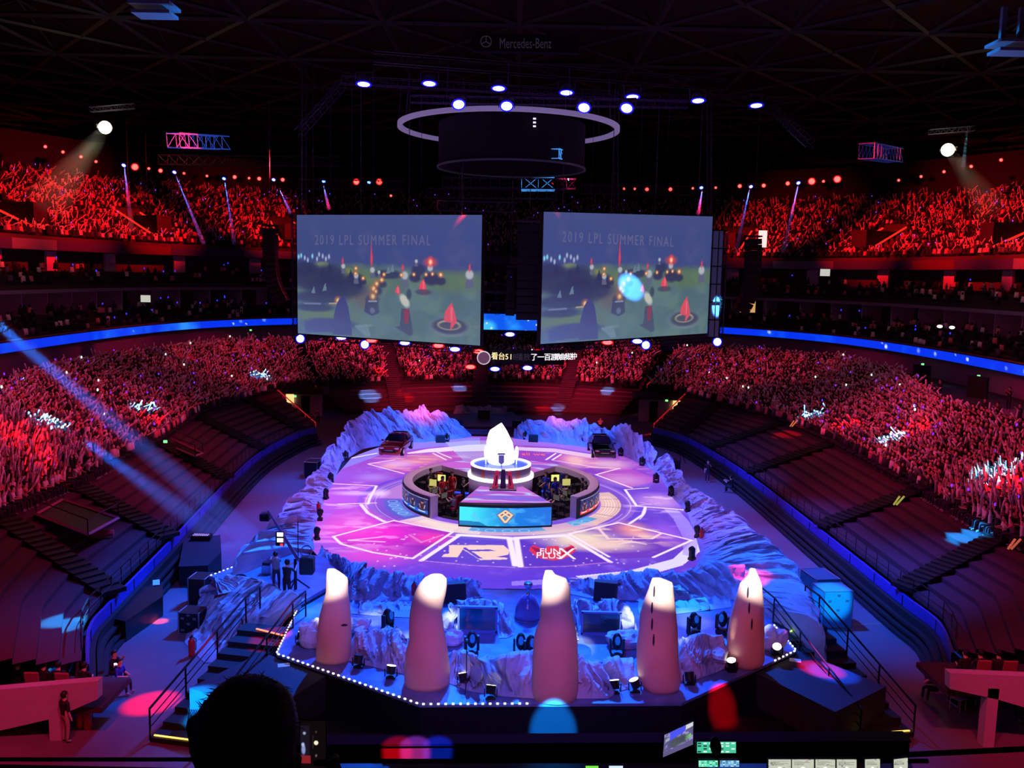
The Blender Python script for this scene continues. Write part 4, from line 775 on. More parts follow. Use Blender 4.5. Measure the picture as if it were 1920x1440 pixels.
# ---------------------------------------------------------------- the crowd
AV = {'far': CR['far'], 'right': CR['stand_seating_right'], 'left': CR['stand_seating_left']}
def seats(A, B, rows, pitch, t0=.0, t1=1.0, fill=1.0, jit=.12, skip=None):
    out = []
    for k in range(rows):
        t = t0 + (t1 - t0) * (k + .5) / rows; R = A * (1 - t) + B * t; s = np.r_[0, np.cumsum(np.linalg.norm(np.diff(R[:, :2], axis=0), axis=1))]; n = int(s[-1] / pitch)
        for i in range(n):
            if RNG.random() > fill: continue
            ss = (i + .5) * pitch + RNG.uniform(-jit, jit); p = np.array([np.interp(ss, s, R[:, q]) for q in range(3)])
            if skip is not None and skip(p, ss, s[-1], t): continue
            out.append(p)
    return np.array(out)
def inframe(p, mx=30):
    x, y = PR(p); return -mx < x < 1920 + mx and -mx < y < 1440 + mx
def skip_screens(p, ss, L, t):
    return not inframe(p)
s_r = seats(AV['right'][0], AV['right'][1], 17, .56, -.02, .98, .96, skip=skip_screens); s_l = seats(AV['left'][0], AV['left'][1], 17, .56, -.02, .98, .96, skip=skip_screens)
s_f = seats(AV['far'][0], AV['far'][1], 13, .6, .02, .98, .95, skip=lambda p, ss, L, t: any(abs(PR(p)[0] - q) < 12 for q in (722 + 20 * (1 - t), 901, 1092 - 30 * (1 - t))))
def order(S): return S[np.argsort(S[:, 1])]
s_r = order(s_r); s_l = order(s_l); NI = 148
POSES = [('c_up', dict(sit=True, arms='up')), ('c_high', dict(sit=True, arms='high')), ('c_mix', dict(sit=True, arms=('up', 'lap'))), ('c_clap', dict(sit=True, arms='clap', lean=.15)), ('c_lap', dict(sit=True, arms='lap', lean=.1)), ('c_mix2', dict(sit=True, arms=('clap', 'high'), lean=.1))]
m_stick = mat('inflated_white_stick', (232, 215, 220), .35)
stick_me = None
def make_stick():
    mb = MB(); mb.ell((0, 0, .30), (.055, .055, .33), 10, 10); mb.bar((0, 0, .06), (0, 0, .54), .05, 10); mb.bar((0, 0, -.03), (0, 0, .06), .02, 8); o = mb.build('cheering_stick', m_stick, None, True); return o
sn = {'up': ' with both arms raised', 'high': ' with arms spread high', 'mix': ' with one arm raised', 'clap': ' beating sticks together', 'lap': ' with hands in the lap', 'mix2': ' with one arm stretched up'}
first_stick = make_stick(); stick_used = 0
WHERE = {'left': 'left lower stand beside the covered seats', 'right': 'right lower stand beside the covered seats'}
STK = []
for sd, S in (('left', s_l), ('right', s_r)):
    for i, p in enumerate(S[:NI]):
        key, kw = POSES[int(RNG.integers(0, 6)) if RNG.random() < .6 else int(RNG.integers(0, 3))]; sh = str(RNG.choice(['white', 'black', 'grey', 'pink', 'white'])); lg = m_jean
        rz = facing(p) + RNG.uniform(-.25, .25); o, J = person(key, (p[0], p[1], p[2] + .02), rz, '%s-shirted seated spectator%s in the %s lower stand front' % (sh, sn[key[2:]], sd), sh, lg, group='spectators in a %s shirt%s, %s lower stand' % (sh, sn[key[2:]], sd), scale=float(RNG.uniform(.95, 1.08)), face=False, long=bool(RNG.random() < .4), **kw)
        if len(STK) < 290 and key in ('c_up', 'c_high', 'c_mix', 'c_clap', 'c_mix2'):
            M = Matrix.Translation(o.location) @ Matrix.Rotation(rz, 4, 'Z') @ Matrix.Scale(o.scale[0], 4)
            for c in 'lr':
                if key == 'c_mix' and c == 'r': continue
                h = Vector(J['fi' + c]); e = Vector(J['el' + c]); d = (h - e).normalized(); d = (d + Vector((RNG.uniform(-.5, .5), RNG.uniform(-.3, .3), .15))).normalized() if key != 'c_clap' else (Vector((-h.x * 2, -.5, .6))).normalized()
                STK.append((M @ h, (M.to_3x3() @ d).normalized(), sd))
for i, (h, d, sd) in enumerate(STK[:296]):
    s_ = first_stick if i == 0 else first_stick.copy()
    if i: COL.objects.link(s_)
    s_.location = h; s_.rotation_euler = d.to_track_quat('Z', 'Y').to_euler(); tag(s_, 'white inflated cheering stick held up by a spectator in the %s lower stand' % sd, 'cheering stick', 'white cheering sticks in the %s lower stand' % sd)
# merged remaining crowd --------------------------------------------------
def figure_template(detail):
    mb = MB(); cols = []
    def part(fn, role): n0 = len(mb.v); fn(); cols.extend([role] * (len(mb.v) - n0))
    if detail:
        part(lambda: mb.box((0, 0, .78), (.42, .24, .55), taper=.75), 0); part(lambda: mb.box((0, -.25, .5), (.36, .5, .18)), 3); part(lambda: mb.ell((0, -.03, 1.2), (.1, .11, .13), 6, 4), 1); part(lambda: mb.ell((0, .02, 1.25), (.11, .11, .11), 6, 4), 2)
    else:
        part(lambda: mb.box((0, 0, .75), (.44, .26, .62), taper=.7), 0); part(lambda: mb.ell((0, 0, 1.2), (.11, .12, .14), 4, 3), 2); part(lambda: mb.box((0, -.3, .48), (.36, .4, .15)), 3)
    return mb, cols
def arm_template(sx, ang, tilt, stick, detail):
    mb = MB(); cols = []; sh = Vector((sx * .2, 0, 1.0)); d = Vector((sx * math.sin(ang), -math.sin(tilt), math.cos(ang))).normalized(); e = sh + d * .36
    mb.bar(sh, e, .05, 4 if detail else 3, cap=False); cols += [1] * len(mb.v)
    if stick: n0 = len(mb.v); d2 = (d + Vector((sx * .2, .1, .2))).normalized(); mb.bar(e, e + d2 * .42, .055, 5 if detail else 3, cap=detail); cols += [4] * (len(mb.v) - n0)
    return mb, cols
TPL = {}
for det in (0, 1, 2):
    L = []
    for v in range(14):
        mb, cols = figure_template(det == 1); F = [tuple(f) for f in mb.f]
        for sx in ((-1, 1) if det < 2 else ()):
            if RNG.random() < .55:
                m2, c2 = arm_template(sx, RNG.uniform(-.7, 1.3), RNG.uniform(-.2, 1.5), RNG.random() < .7, det); b = len(mb.v); mb.v += m2.v; F += [tuple(b + i for i in f) for f in m2.f]; cols = cols + c2
        L.append((np.array(mb.v), F, np.array(cols)))
    TPL[det] = L
ROLE = {1: lin((225, 175, 150)), 2: lin((18, 15, 18)), 3: lin((36, 34, 46)), 4: lin((238, 225, 230))}
TEE = [lin(c) for c in ((228, 220, 224), (26, 24, 30), (90, 85, 98), (215, 120, 130), (60, 50, 76), (35, 30, 38), (20, 20, 24))]
def crowd(name, S, det, label, m, tgt=(0, 52)):
    V = []; LV = []; LT = []; C = []; base = 0; 
    for p in S:
        v, F, c = TPL[det][int(RNG.integers(0, 14))]; a = facing(p, tgt) + RNG.uniform(-.35, .35); sc = RNG.uniform(.92, 1.1); ca, sa = math.cos(a) * sc, math.sin(a) * sc
        w_ = np.column_stack([v[:, 0] * ca - v[:, 1] * sa + p[0], v[:, 0] * sa + v[:, 1] * ca + p[1], v[:, 2] * sc + p[2]]); V.append(w_); tee = TEE[int(RNG.integers(0, 7))]
        C.append(np.array([tee if q == 0 else ROLE[q] for q in c]))
        for f in F: LV.extend([base + i for i in f]); LT.append(len(f))
        base += len(v)
    V = np.concatenate(V).astype(np.float32); C = np.concatenate(C); me = bpy.data.meshes.new(name); me.vertices.add(len(V)); me.vertices.foreach_set('co', V.reshape(-1)); LV = np.array(LV, np.int32); LT = np.array(LT, np.int32)
    me.loops.add(len(LV)); me.loops.foreach_set('vertex_index', LV); me.polygons.add(len(LT)); me.polygons.foreach_set('loop_start', np.r_[0, np.cumsum(LT)[:-1]].astype(np.int32)); me.polygons.foreach_set('loop_total', LT)
    at = me.color_attributes.new('Col', 'FLOAT_COLOR', 'POINT'); c4 = np.ones((len(V), 4), np.float32); c4[:, :3] = C; at.data.foreach_set('color', c4.reshape(-1)); me.materials.append(m); me.update(); me.validate()
    o = bpy.data.objects.new(name, me); COL.objects.link(o); return tag(o, label, 'crowd', None, 'stuff')
m_crowd = attr_mat('crowd_clothes', 0.0, diffuse=1.0, rough=.8)
crowd('crowd_left', s_l[NI:], 1, 'dense mass of cheering spectators filling the left lower stand', m_crowd); crowd('crowd_right', s_r[NI:], 1, 'dense mass of cheering spectators filling the right lower stand', m_crowd); crowd('crowd_far', s_f, 1, 'rows of spectators in the far lower stand below the hanging screens', m_crowd)
UA, UB = UO(8, 18), UO(31, 27.4)
def up_skip(p, ss, L, t):
    x, y = PR(p)
    if not (-20 < x < 1940): return True
    if 560 < x < 900 and y > 405 + 8: return True
    if 1022 < x < 1330 and y > 405 + 8: return True
    return False
AIS = [TOT * q for q in (.2, .27, .335, .40, .46, .54, .60, .665, .73, .8)]
def near_aisle(p):
    return any(np.hypot(*(p[:2] - at_arc(s_, 19, 0)[0][:2])) < 0 for s_ in AIS)
def up_skip2(p, ss, L, t):
    if up_skip(p, ss, L, t): return True
    f = ss / L
    if .1 < t < .5:
        for q in (.2, .27, .335, .40, .60, .665, .73, .8):
            if abs(f - q) * L < 2.6: return True
    return False
s_u = seats(UA, UB, 22, .62, .0, 1.0, .9, skip=up_skip2); crowd('crowd_upper', s_u, 0, 'red lit mass of spectators filling the upper stand all round', m_crowd)
s_b1 = seats(UO(.6, 8.6), UO(5.5, 10.5), 5, .62, .0, 1.0, .4, skip=up_skip); crowd('crowd_balcony', s_b1, 2, 'scattered dim spectators on the balcony above the blue led ribbon', m_crowd)
s_b2 = seats(UO(4.8, 13.1), UO(9, 14.8), 4, .62, .0, 1.0, .32, skip=up_skip); crowd('crowd_upper_balcony', s_b2, 2, 'scattered dim spectators on the second balcony below the banners', m_crowd)
# upper stand gangways: dark openings with red glowing stair rails
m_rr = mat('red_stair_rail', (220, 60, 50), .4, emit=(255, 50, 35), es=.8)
for f in (.2, .27, .335, .40, .60, .665, .73, .8):
    s_ = f * (np.linalg.norm(np.diff(UO(15, 0)[:, :2], axis=0), axis=1).sum()); R = UO(15, 0); sa = np.r_[0, np.cumsum(np.linalg.norm(np.diff(R[:, :2], axis=0), axis=1))]; fr = np.interp(s_, sa, s_arc)
    p, a = at_arc(fr, 13.5, 20.9); mb = MB(); mb.box((p[0], p[1], p[2]), (7.2, 2.2, 2.2), a); tag(mb.build('wall_gangway', m_black), kind='structure')
    for sg in (-1, 1):
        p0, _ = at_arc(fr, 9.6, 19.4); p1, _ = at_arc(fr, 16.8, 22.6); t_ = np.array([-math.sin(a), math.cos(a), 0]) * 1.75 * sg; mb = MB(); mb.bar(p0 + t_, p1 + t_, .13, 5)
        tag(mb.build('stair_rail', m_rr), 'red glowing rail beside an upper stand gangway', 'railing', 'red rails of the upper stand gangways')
# phones and glow sticks in the crowd (tiny lights nobody could count)
def sparks(name, S, n, col, es, r, label, z=1.45):
    mb = MB(); 
    for p in S[RNG.integers(0, len(S), n)]: mb.ell((p[0] + RNG.uniform(-.2, .2), p[1], p[2] + z + RNG.uniform(-.1, .3)), (r, r, r * 1.4), 4, 3)
    o = mb.build(name, mat(name, col, .5, emit=col, es=es)); tag(o, label, 'lights', None, 'stuff')
ALLL = np.concatenate([s_l, s_r, s_f]); sparks('violet_glow_sticks', ALLL, 150, (120, 40, 255), 1.6, .07, 'small violet glow sticks scattered through the lower stands'); sparks('phone_lights', ALLL, 34, (225, 245, 225), 2.2, .08, 'small white phone lights scattered through the lower stands'); sparks('violet_glow_sticks_high', s_u, 110, (130, 50, 255), 1.3, .08, 'small violet glow sticks scattered through the upper stand')
sparks('blue_glow_sticks', np.concatenate([s_b1, s_b2]), 34, (60, 50, 255), 1.2, .09, 'small blue glow sticks on the two balconies')
# ================================================================ RIG, SCREENS, LAMPS
ORD = ['first', 'second', 'third', 'fourth', 'fifth', 'sixth', 'seventh', 'eighth', 'ninth', 'tenth', 'eleventh', 'twelfth', 'thirteenth', 'fourteenth', 'fifteenth', 'sixteenth', 'seventeenth', 'eighteenth', 'nineteenth', 'twentieth']
m_steel = mat('dark_rig_steel', (62, 60, 78), .4, .5); m_blk = mat('lamp_black', (14, 14, 18), .5)
def truss(label, p0, p1, w=.5, step=.6, m=None, name='lighting_truss', group=None, r=.035):
    p0 = Vector(tuple(p0)); p1 = Vector(tuple(p1)); d = p1 - p0; L = d.length; d.normalize(); u = d.cross(Vector((0, 0, 1))); u = Vector((1, 0, 0)) if u.length < .1 else u.normalized(); v = d.cross(u).normalized(); c = [(u * a + v * b) * w / 2 for a, b in ((-1, -1), (1, -1), (1, 1), (-1, 1))]
    mb = MB()
    for q in c: mb.bar(q, d * L + q, r, 4)
    n = max(2, int(L / step))
    for i in range(n):
        a, b = d * (L * i / n), d * (L * (i + 1) / n)
        for k in range(4): mb.bar(a + c[k], b + c[(k + 1) % 4], r * .6, 3, cap=False); mb.bar(a + c[k], a + c[(k + 1) % 4], r * .6, 3, cap=False)
    o = mb.build(name, m or m_steel); o.location = p0; return tag(o, label, 'truss', group)
# big hanging screens ------------------------------------------------------
def paint_game(U, V, seed):
    c = Canvas(U, V, (52, 68, 122)); n1 = vnoise(U * 30, V * 20, .35, 71, 5); n2 = vnoise(U * 30, V * 20, 1.0, 72, 4)
    q = lambda x, y: ((x - 85) / 1650, 1 - (y - 105) / (1075 + 105 * (x - 85) / 1650))
    def P_(L): return [q(*a) for a in L]
    def E(x, y, rx, ry, col, soft=.5, a=1.0, rot=0): u, v = q(x, y); c.ell(u, v, rx / 1650, ry / 1110, col, soft, a, rot)
    c.mix(np.clip((V - .8) * 3, 0, 1), (60, 76, 122), .8); c.mix((n1 - .6) * 3, (90, 92, 130), .4)
    g = np.clip((.60 - V + .03 * (n2 - .5) - .02 * np.cos(U * 7)) * 14, 0, 1); c.mix(g, (70, 100, 104)); c.mix(g * np.clip((n1 - .42) * 5, 0, 1), (96, 126, 112), .7); c.mix(g * np.clip((n2 - .5) * 6, 0, 1), (78, 108, 128), .5)
    E(560, 690, 480, 120, (96, 118, 60), .8, .6); E(1500, 700, 280, 90, (92, 116, 62), .8, .6); E(330, 1020, 300, 70, (98, 124, 70), .7, .9); E(620, 830, 110, 50, (90, 108, 60), .8, .8); E(720, 850, 130, 110, (98, 84, 84), .9, .9); E(600, 1000, 90, 120, (86, 112, 96), .9, .6); E(560, 610, 60, 26, (120, 130, 66), .7, .8); E(330, 550, 70, 26, (110, 128, 92), .7, .9)
    for (x, y, rx, ry) in ((160, 590, 130, 70), (250, 680, 260, 110), (420, 640, 130, 90), (560, 760, 170, 90), (380, 760, 200, 90), (300, 850, 260, 60), (250, 940, 190, 40), (640, 690, 90, 60), (940, 640, 130, 40), (1210, 600, 60, 50)): E(x, y, rx, ry, (34, 44, 78), .5, .85)
    for (x, y) in ((400, 560), (600, 620), (330, 600), (680, 700), (210, 560)): c.poly(P_([(x - 26, y + 60), (x, y - 30), (x + 28, y + 60)]), (32, 42, 74))
    for (x, y) in ((100, 480), (125, 470), (160, 490), (235, 475), (280, 500), (335, 475), (395, 480), (365, 500), (190, 510), (300, 460)): E(x, y, 9, 22, (130, 215, 235) if x in (125, 235, 100) else (170, 180, 205), .9)
    for (x, y, s_) in ((530, 565, .7), (800, 600, .8), (1190, 520, .5), (1310, 580, .9), (1090, 650, 1.1), (1640, 640, 1.25), (860, 620, .5), (650, 650, .8)): c.poly(P_([(x - 26 * s_, y + 95 * s_), (x - 20 * s_, y), (x + 20 * s_, y), (x + 30 * s_, y + 95 * s_)]), (88, 92, 118)); E(x, y, 26 * s_, 32 * s_, (176, 182, 184), .5)
    for (x, y, s_) in ((940, 600, 1), (975, 590, 1.1), (240, 780, .9), (350, 760, 1.2)): c.poly(P_([(x - 20, y + 30), (x + 8 * s_, y - 40 * s_), (x + 22, y + 30)]), (98, 124, 138))
    for (x, y, w_, h) in ((790, 450, 4, 110), (792, 500, 10, 60), (525, 520, 8, 30), (1072, 580, 9, 28), (1640, 580, 8, 34), (1312, 520, 22, 40)): E(x, y, w_, h, (236, 60, 72), .9)
    E(1312, 530, 50, 34, (250, 70, 60), 1.2, .8); E(1312, 528, 14, 22, (255, 210, 150), .9)
    for (x, y, s_) in ((890, 730, 40), (840, 790, 50), (800, 870, 60), (715, 710, 30), (1400, 700, 44), (1180, 670, 50), (1320, 680, 70)): E(x, y, s_, s_ * .8, (42, 48, 76), .5)
    c.poly(P_([(740, 870), (850, 870), (865, 990), (800, 1020), (725, 980)]), (44, 48, 84)); E(800, 970, 22, 28, (98, 100, 142), .5); c.line(q(770, 885), q(835, 885), .006, (150, 165, 200))
    for (x, y, s_) in ((648, 585, 13), (645, 632, 12), (715, 675, 13), (905, 640, 13), (885, 690, 17), (840, 725, 18), (812, 770, 22), (832, 795, 14), (805, 840, 24), (480, 880, 24), (1060, 645, 13), (1170, 640, 12), (1275, 640, 12), (1330, 635, 12), (1400, 642, 16)): E(x, y, s_ * 1.3, s_ * 1.5, (226, 110, 50), .9, .9); E(x, y, s_ * .6, s_ * .8, (255, 226, 150), .8)
    c.line(q(155, 905), q(305, 908), .007, (112, 122, 150)); c.line(q(400, 905), q(460, 905), .006, (200, 160, 110))
    c.poly(P_([(430, 1190), (440, 1010), (470, 900), (500, 850), (545, 845), (575, 930), (600, 1080), (612, 1200)]), (48, 52, 108)); E(400, 1090, 240, 50, (52, 56, 112), .5); c.poly(P_([(160, 1170), (150, 1080), (380, 1040), (440, 1170)]), (54, 58, 114))
    for k in range(4): c.line(q(650 + k * 30, 1110 - k * 4), q(740 + k * 12, 1200), .006, (118, 146, 148), .8)
    c.line(q(650, 1120), q(790, 1105), .008, (120, 146, 150), .8)
    E(1000, 950, 260, 220, (88, 118, 116), 1, .3)
    c.poly(P_([(1050, 1110), (1060, 950), (1130, 950), (1150, 1060), (1168, 1190), (1130, 1200), (1005, 1120)]), (58, 66, 94)); c.poly(P_([(1082, 960), (1130, 955), (1126, 1080), (1092, 1090)]), (140, 44, 66)); E(1090, 880, 36, 60, (200, 200, 182), .5, 1, .3); E(1128, 820, 22, 46, (52, 70, 84), .5)
    E(1480, 1120, 165, 85, (112, 126, 134), .3, .9); E(1480, 1110, 150, 70, (52, 56, 82), .3); E(1475, 1100, 100, 44, (176, 160, 120), .2); E(1475, 1104, 84, 32, (60, 64, 88), .3)
    for (x, y, s_) in ((1490, 1000, 1.0), (1252, 745, .62), (1030, 780, .4)): c.poly(P_([(x - 60 * s_, y + 60 * s_), (x - 50 * s_, y - 20 * s_), (x + 5 * s_, y - 110 * s_), (x + 30 * s_, y - 20 * s_), (x + 50 * s_, y + 70 * s_), (x - 5 * s_, y + 150 * s_), (x, y + 80 * s_)]), (238, 66, 80)); c.line(q(x + 4 * s_, y - 60 * s_), q(x + 6 * s_, y + 60 * s_), .004, (255, 120, 130), .7)
    E(1252, 800, 70, 26, (54, 56, 80), .4, .7)
    c.mix(np.ones(U.shape), (84, 100, 146), .08); c.mix(np.clip(1 - V * 2.2, 0, 1) * np.clip(1 - U * 1.6, 0, 1), (84, 104, 190), .5); c.mix(np.clip(.45 - V, 0, 1) * 1.4, (108, 140, 140), .4)  # even blue tint paints the arena haze over the screen picture
    c.mix(vnoise(U * 30, V * 20, 4.0, seed, 2) - .5, (120, 130, 160), .1)
    return c
m_scr = attr_mat('led_screen_picture', 1.0, rough=.5, spec=.2); m_scr.node_tree.nodes['Principled BSDF'].inputs['Base Color'].default_value = (.16, .16, .18, 1)
m_ltr = mat('screen_letter_grey', (92, 96, 130), .5, emit=(94, 95, 128), es=1.0)
SCR = []
for sd, (xl, yl0, yl1, Yl), (xr, yr0, yr1, Yr), lab in (('left', (557.5, 403, 625, 80.0), (902, 403, 648, 72.2), 'left of the two big hanging screens showing a misty game valley'), ('right', (1016.5, 397, 645, 72.2), (1331, 406, 625, 81.5), 'right of the two big hanging screens, lit by a blue spot')):
    a0, a1 = GY(xl, yl0, Yl), GY(xl, yl1, Yl); b0, b1 = GY(xr, yr0, Yr), GY(xr, yr1, Yr); ax = (a0[0] + a1[0]) / 2; bx = (b0[0] + b1[0]) / 2; zt = (a0[2] + b0[2]) / 2; org = np.array([(ax + bx) / 2, (Yl + Yr) / 2, (a1[2] + b1[2]) / 2])
    sc = thing('hanging_screen', lab, 'screen', org); U, V = np.meshgrid(np.linspace(0, 1, 330), np.linspace(0, 1, 240), indexing='ij')
    A0 = np.array([ax, Yl, a1[2]]); A1 = np.array([ax, Yl, a0[2]]); B0_ = np.array([bx, Yr, b1[2]]); B1_ = np.array([bx, Yr, b0[2]])
    P = (A0 * (1 - U[..., None]) + B0_ * U[..., None]) * (1 - V[..., None]) + (A1 * (1 - U[..., None]) + B1_ * U[..., None]) * V[..., None] - org
    c = paint_game(U, V, 80); grid_obj('display', P, lin_np(c.C), m_scr, sc)
    d = (B0_ - A0); d[2] = 0; d /= np.linalg.norm(d); nrm = np.array([d[1], -d[0], 0]); 
    Rz = math.atan2(d[1], d[0]); M4 = Matrix.Translation(tuple(P[int(330 * .425), 190] + nrm * .05)) @ Matrix.Rotation(Rz, 4, 'Z') @ Matrix.Rotation(math.pi / 2, 4, 'X') @ Matrix.Diagonal((1.0, 1.45, 1, 1))
    text_mesh('2019 LPL SUMMER FINAL', .86, m_ltr, sc, 'screen_lettering', M4, .004, space=1.3)
    mb = MB(); q = [A0 - org, B0_ - org, B1_ - org, A1 - org]; back = -nrm * .6; e = .12
    mb.ext([q[0] - nrm * .02 + np.array([0, 0, -e]), q[1] - nrm * .02 + np.array([0, 0, -e]), q[2] - nrm * .02 + np.array([0, 0, e * .3]), q[3] - nrm * .02 + np.array([0, 0, e * .3])], tuple(back)); mb.build('cabinet', m_blk, sc)
    # scaffold tower behind the outer edge
    out = A0 if sd == 'left' else B0_; sg = -1 if sd == 'left' else 1; zz0, zz1 = (a1[2] - .3, a0[2] + .2) if sd == 'left' else (b1[2] - .4, b0[2] - 1.2)
    tx = out[0] + sg * (.35 if sd == 'left' else 1.35); ty = out[1] + .5; truss('upright side truss at the outer edge of the %s hanging screen' % sd, (tx, ty, zz0), (tx, ty, zz1), .42, .7, m_steel, 'screen_truss')
    if sd == 'right':
        mb = MB(); cx_ = (out[0] + tx) / 2
        for k in range(7): zq = zz0 + (zz1 - zz0) * k / 6; mb.box((cx_ + .1 - tx, .0, zq - zz0), (1.6, .1, .1))
        for xx in (-1.15, -.6, -.1): mb.box((xx, 0, (zz1 - zz0) / 2), (.07, .1, zz1 - zz0))
        o = mb.build('screen_scaffold', m_blk); o.location = (tx, ty - .1, zz0); tag(o, 'black grid scaffold behind the right edge of the right screen', 'scaffold')
        mb = MB(); mb.box((-.65, .12, (zz1 - zz0) / 2), (1.1, .03, zz1 - zz0)); mb.build('cloth_backing', mat('grey_backing_cloth', (120, 122, 165), .8, emit=(90, 92, 140), es=.12), o)
    mb = MB()
    for t in (.1, .37, .63, .9): p = A1 * (1 - t) + B1_ * t - org; mb.bar(p, p + [0, 0, 14], .03, 4)
    mb.build('hanging_cable', m_steel, sc); SCR.append((A0, A1, B0_, B1_, org))
# line arrays ------------------------------------------------------------
def line_array(label, pts, Y, w_, n, dep=1.1):
    P = catmull([(*GY(x, y, Y)[[0, 2]], 0) for x, y in pts], n + 1)[:, :2]; org = np.array([P[0, 0], Y, P[0, 1]]); t = thing('line_array', label, 'loudspeaker', org)
    for k in range(n):
        a, b = P[k], P[k + 1]; c = (a + b) / 2; L = np.linalg.norm(b - a); tilt = math.atan2(b[0] - a[0], -(b[1] - a[1])); mb = MB(); mb.box((0, 0, 0), (w_, dep, L * .93), bev=.04); mb.box((0, -dep / 2 - .01, 0), (w_ * .86, .03, L * .6)); o = mb.build('speaker_box', m_blk, t); o.location = (c[0] - org[0], 0, c[1] - org[2]); o.rotation_euler = (0, -tilt, 0)
    MB().box((0, 0, .25), (w_ * 1.05, dep, .14)).bar((0, 0, .3), (0, 0, 12), .03, 4).build('bumper', m_steel, t)
line_array('long black curved loudspeaker array hanging left of the left screen', [(507, 428), (507, 470), (509, 510), (517, 540), (531, 568)], 84, 1.25, 14)
line_array('long black curved loudspeaker array hanging right of the right screen', [(1412, 448), (1412, 490), (1409, 530), (1401, 560), (1388, 584)], 86, 1.45, 13)
line_array('wide black loudspeaker hang between the two screens', [(993, 420), (993, 480), (991, 540), (990, 600)], 78, 2.15, 12, 1.3)
line_array('slim cluttered loudspeaker hang right of the left screen', [(958, 505), (958, 540), (957, 575), (956, 592)], 80, .8, 6)
# halo ring and scoreboard drum -------------------------------------------
hz = 27.5; hl, hr_ = G(748, 243, hz), G(1162, 248, hz); hc = ((hl[0] + hr_[0]) / 2, (hl[1] + hr_[1]) / 2 + .0); hr = (hr_[0] - hl[0]) / 2
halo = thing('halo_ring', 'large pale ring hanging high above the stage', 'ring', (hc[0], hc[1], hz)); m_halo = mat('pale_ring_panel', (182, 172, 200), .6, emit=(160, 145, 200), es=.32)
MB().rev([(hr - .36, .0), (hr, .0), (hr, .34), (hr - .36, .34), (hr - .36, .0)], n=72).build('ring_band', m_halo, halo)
mb = MB()
for k in range(12): t = k * math.pi / 6; mb.bar((hr * math.cos(t), hr * math.sin(t), .45), (hr * .9 * math.cos(t), hr * .9 * math.sin(t), 12), .03, 4)
mb.build('hanging_cable', m_steel, halo)
drum = thing('scoreboard_drum', 'black round scoreboard drum hanging inside the pale ring', 'scoreboard', (hc[0] + .3, hc[1] - 1, 25.2)); MB().rev([(5.6, -.9), (6.1, -.9), (6.1, 2.6), (5.6, 2.6), (5.6, -.9)], n=48).build('drum_wall', mat('drum_black_cloth', (12, 10, 16), .95), drum); MB().rev([(6.1, -1.0), (6.22, -1.0), (6.22, -.86), (6.1, -.86)], n=48).build('lower_rim', mat('dim_metal_rim', (70, 68, 90), .4, .5, emit=(60, 58, 90), es=.15), drum)
mb = MB(); [mb.box((GY(1002, 228 + 4 * k, hc[1] - 7)[0] - hc[0] - .3, -6.3, 2.1 - .28 * k), (.22, .05, .12)) for k in range(3)]; mb.build('indicator_lamps', mat('tiny_white_lamp', (240, 240, 255), .5, emit=(230, 230, 255), es=1.2), drum)
# arena name lettering high on the roof truss
nb = thing('name_sign', 'dim grey arena name lettering on the high dark truss', 'sign', GY(985, 82, 64)); m_dim = mat('dim_letter_grey', (110, 108, 120), .6, emit=(60, 58, 72), es=.25)
text_mesh('Mercedes-Benz', .98, m_dim, nb, 'lettering', Matrix.Translation((-.0, 0, 0)) @ Matrix.Rotation(-.02, 4, 'Y') @ Matrix.Rotation(math.pi / 2, 4, 'X') @ Matrix.Diagonal((.6, 1, 1, 1)), .01)
mb = MB(); mb.rev([(.34, -.02), (.4, -.02), (.4, .02), (.34, .02), (.34, -.02)], n=24)
for a in (90, 210, 330): mb.bar((0, 0, 0), (.36 * math.cos(math.radians(a)), .36 * math.sin(math.radians(a)), 0), .03, 4)
o = mb.build('star_emblem', m_dim, nb); o.rotation_euler = (math.pi / 2, 0, 0); o.location = (-2.75, 0, .1)
MB().box((0, .1, 0), (7.5, .06, 1.3)).build('name_board', m_blk, nb)
# moving head lamps --------------------------------------------------------
def lens_m(nm, col, es): return mat(nm, (250, 250, 255), .3, emit=col, es=es)
m_lb = lens_m('blue_lens', (170, 185, 255), 7.0); m_lr = lens_m('red_lens', (255, 62, 55), 6.0); m_lw = lens_m('warm_white_lens', (255, 246, 225), 4.5); m_lc = lens_m('cyan_lens', (150, 220, 255), 2.5); m_lbr = mat('deep_blue_rim', (10, 10, 120), .4, emit=(15, 15, 255), es=1.4); m_lrr = mat('deep_red_rim', (120, 5, 5), .4, emit=(255, 8, 8), es=1.2)
_HD = {}
def head(label, p, tgt, r, ml, mr, group, name='moving_head_lamp', up=.6):
    k = (name, ml.name, round(r, 3))
    if k not in _HD:
        t = thing(name, None, 'stage lamp', (0, 0, 0)); MB().rev([(0, .55 * 2.2 * r), (r * .7, .5 * 2.2 * r), (r * 1.05, .1), (r * 1.05, 0), (r * .86, -.01)], n=16).build('lamp_body', m_blk, t, True)
        MB().rev([(0, -.0), (r * .86, -.0)], n=16).build('lens', ml, t); MB().rev([(r * .86, -.012), (r * 1.12, -.012), (r * 1.12, .03)], n=16).build('lens_rim', mr, t)
        mb = MB(); mb.box((-r * 1.25, 0, r * .9), (.06, r * .5, r * 2.0)); mb.box((r * 1.25, 0, r * .9), (.06, r * .5, r * 2.0)); mb.box((0, 0, r * 1.9), (r * 2.6, r * .7, r * .3)); mb.build('yoke', m_blk, t); _HD[k] = t; o = t
    else: o = copy_tree(_HD[k])
    o.location = tuple(p); d = Vector(tuple(p)) - Vector(tuple(tgt)); o.rotation_euler = d.to_track_quat('Z', 'Y').to_euler(); tag(o, label, 'stage lamp', group); return o
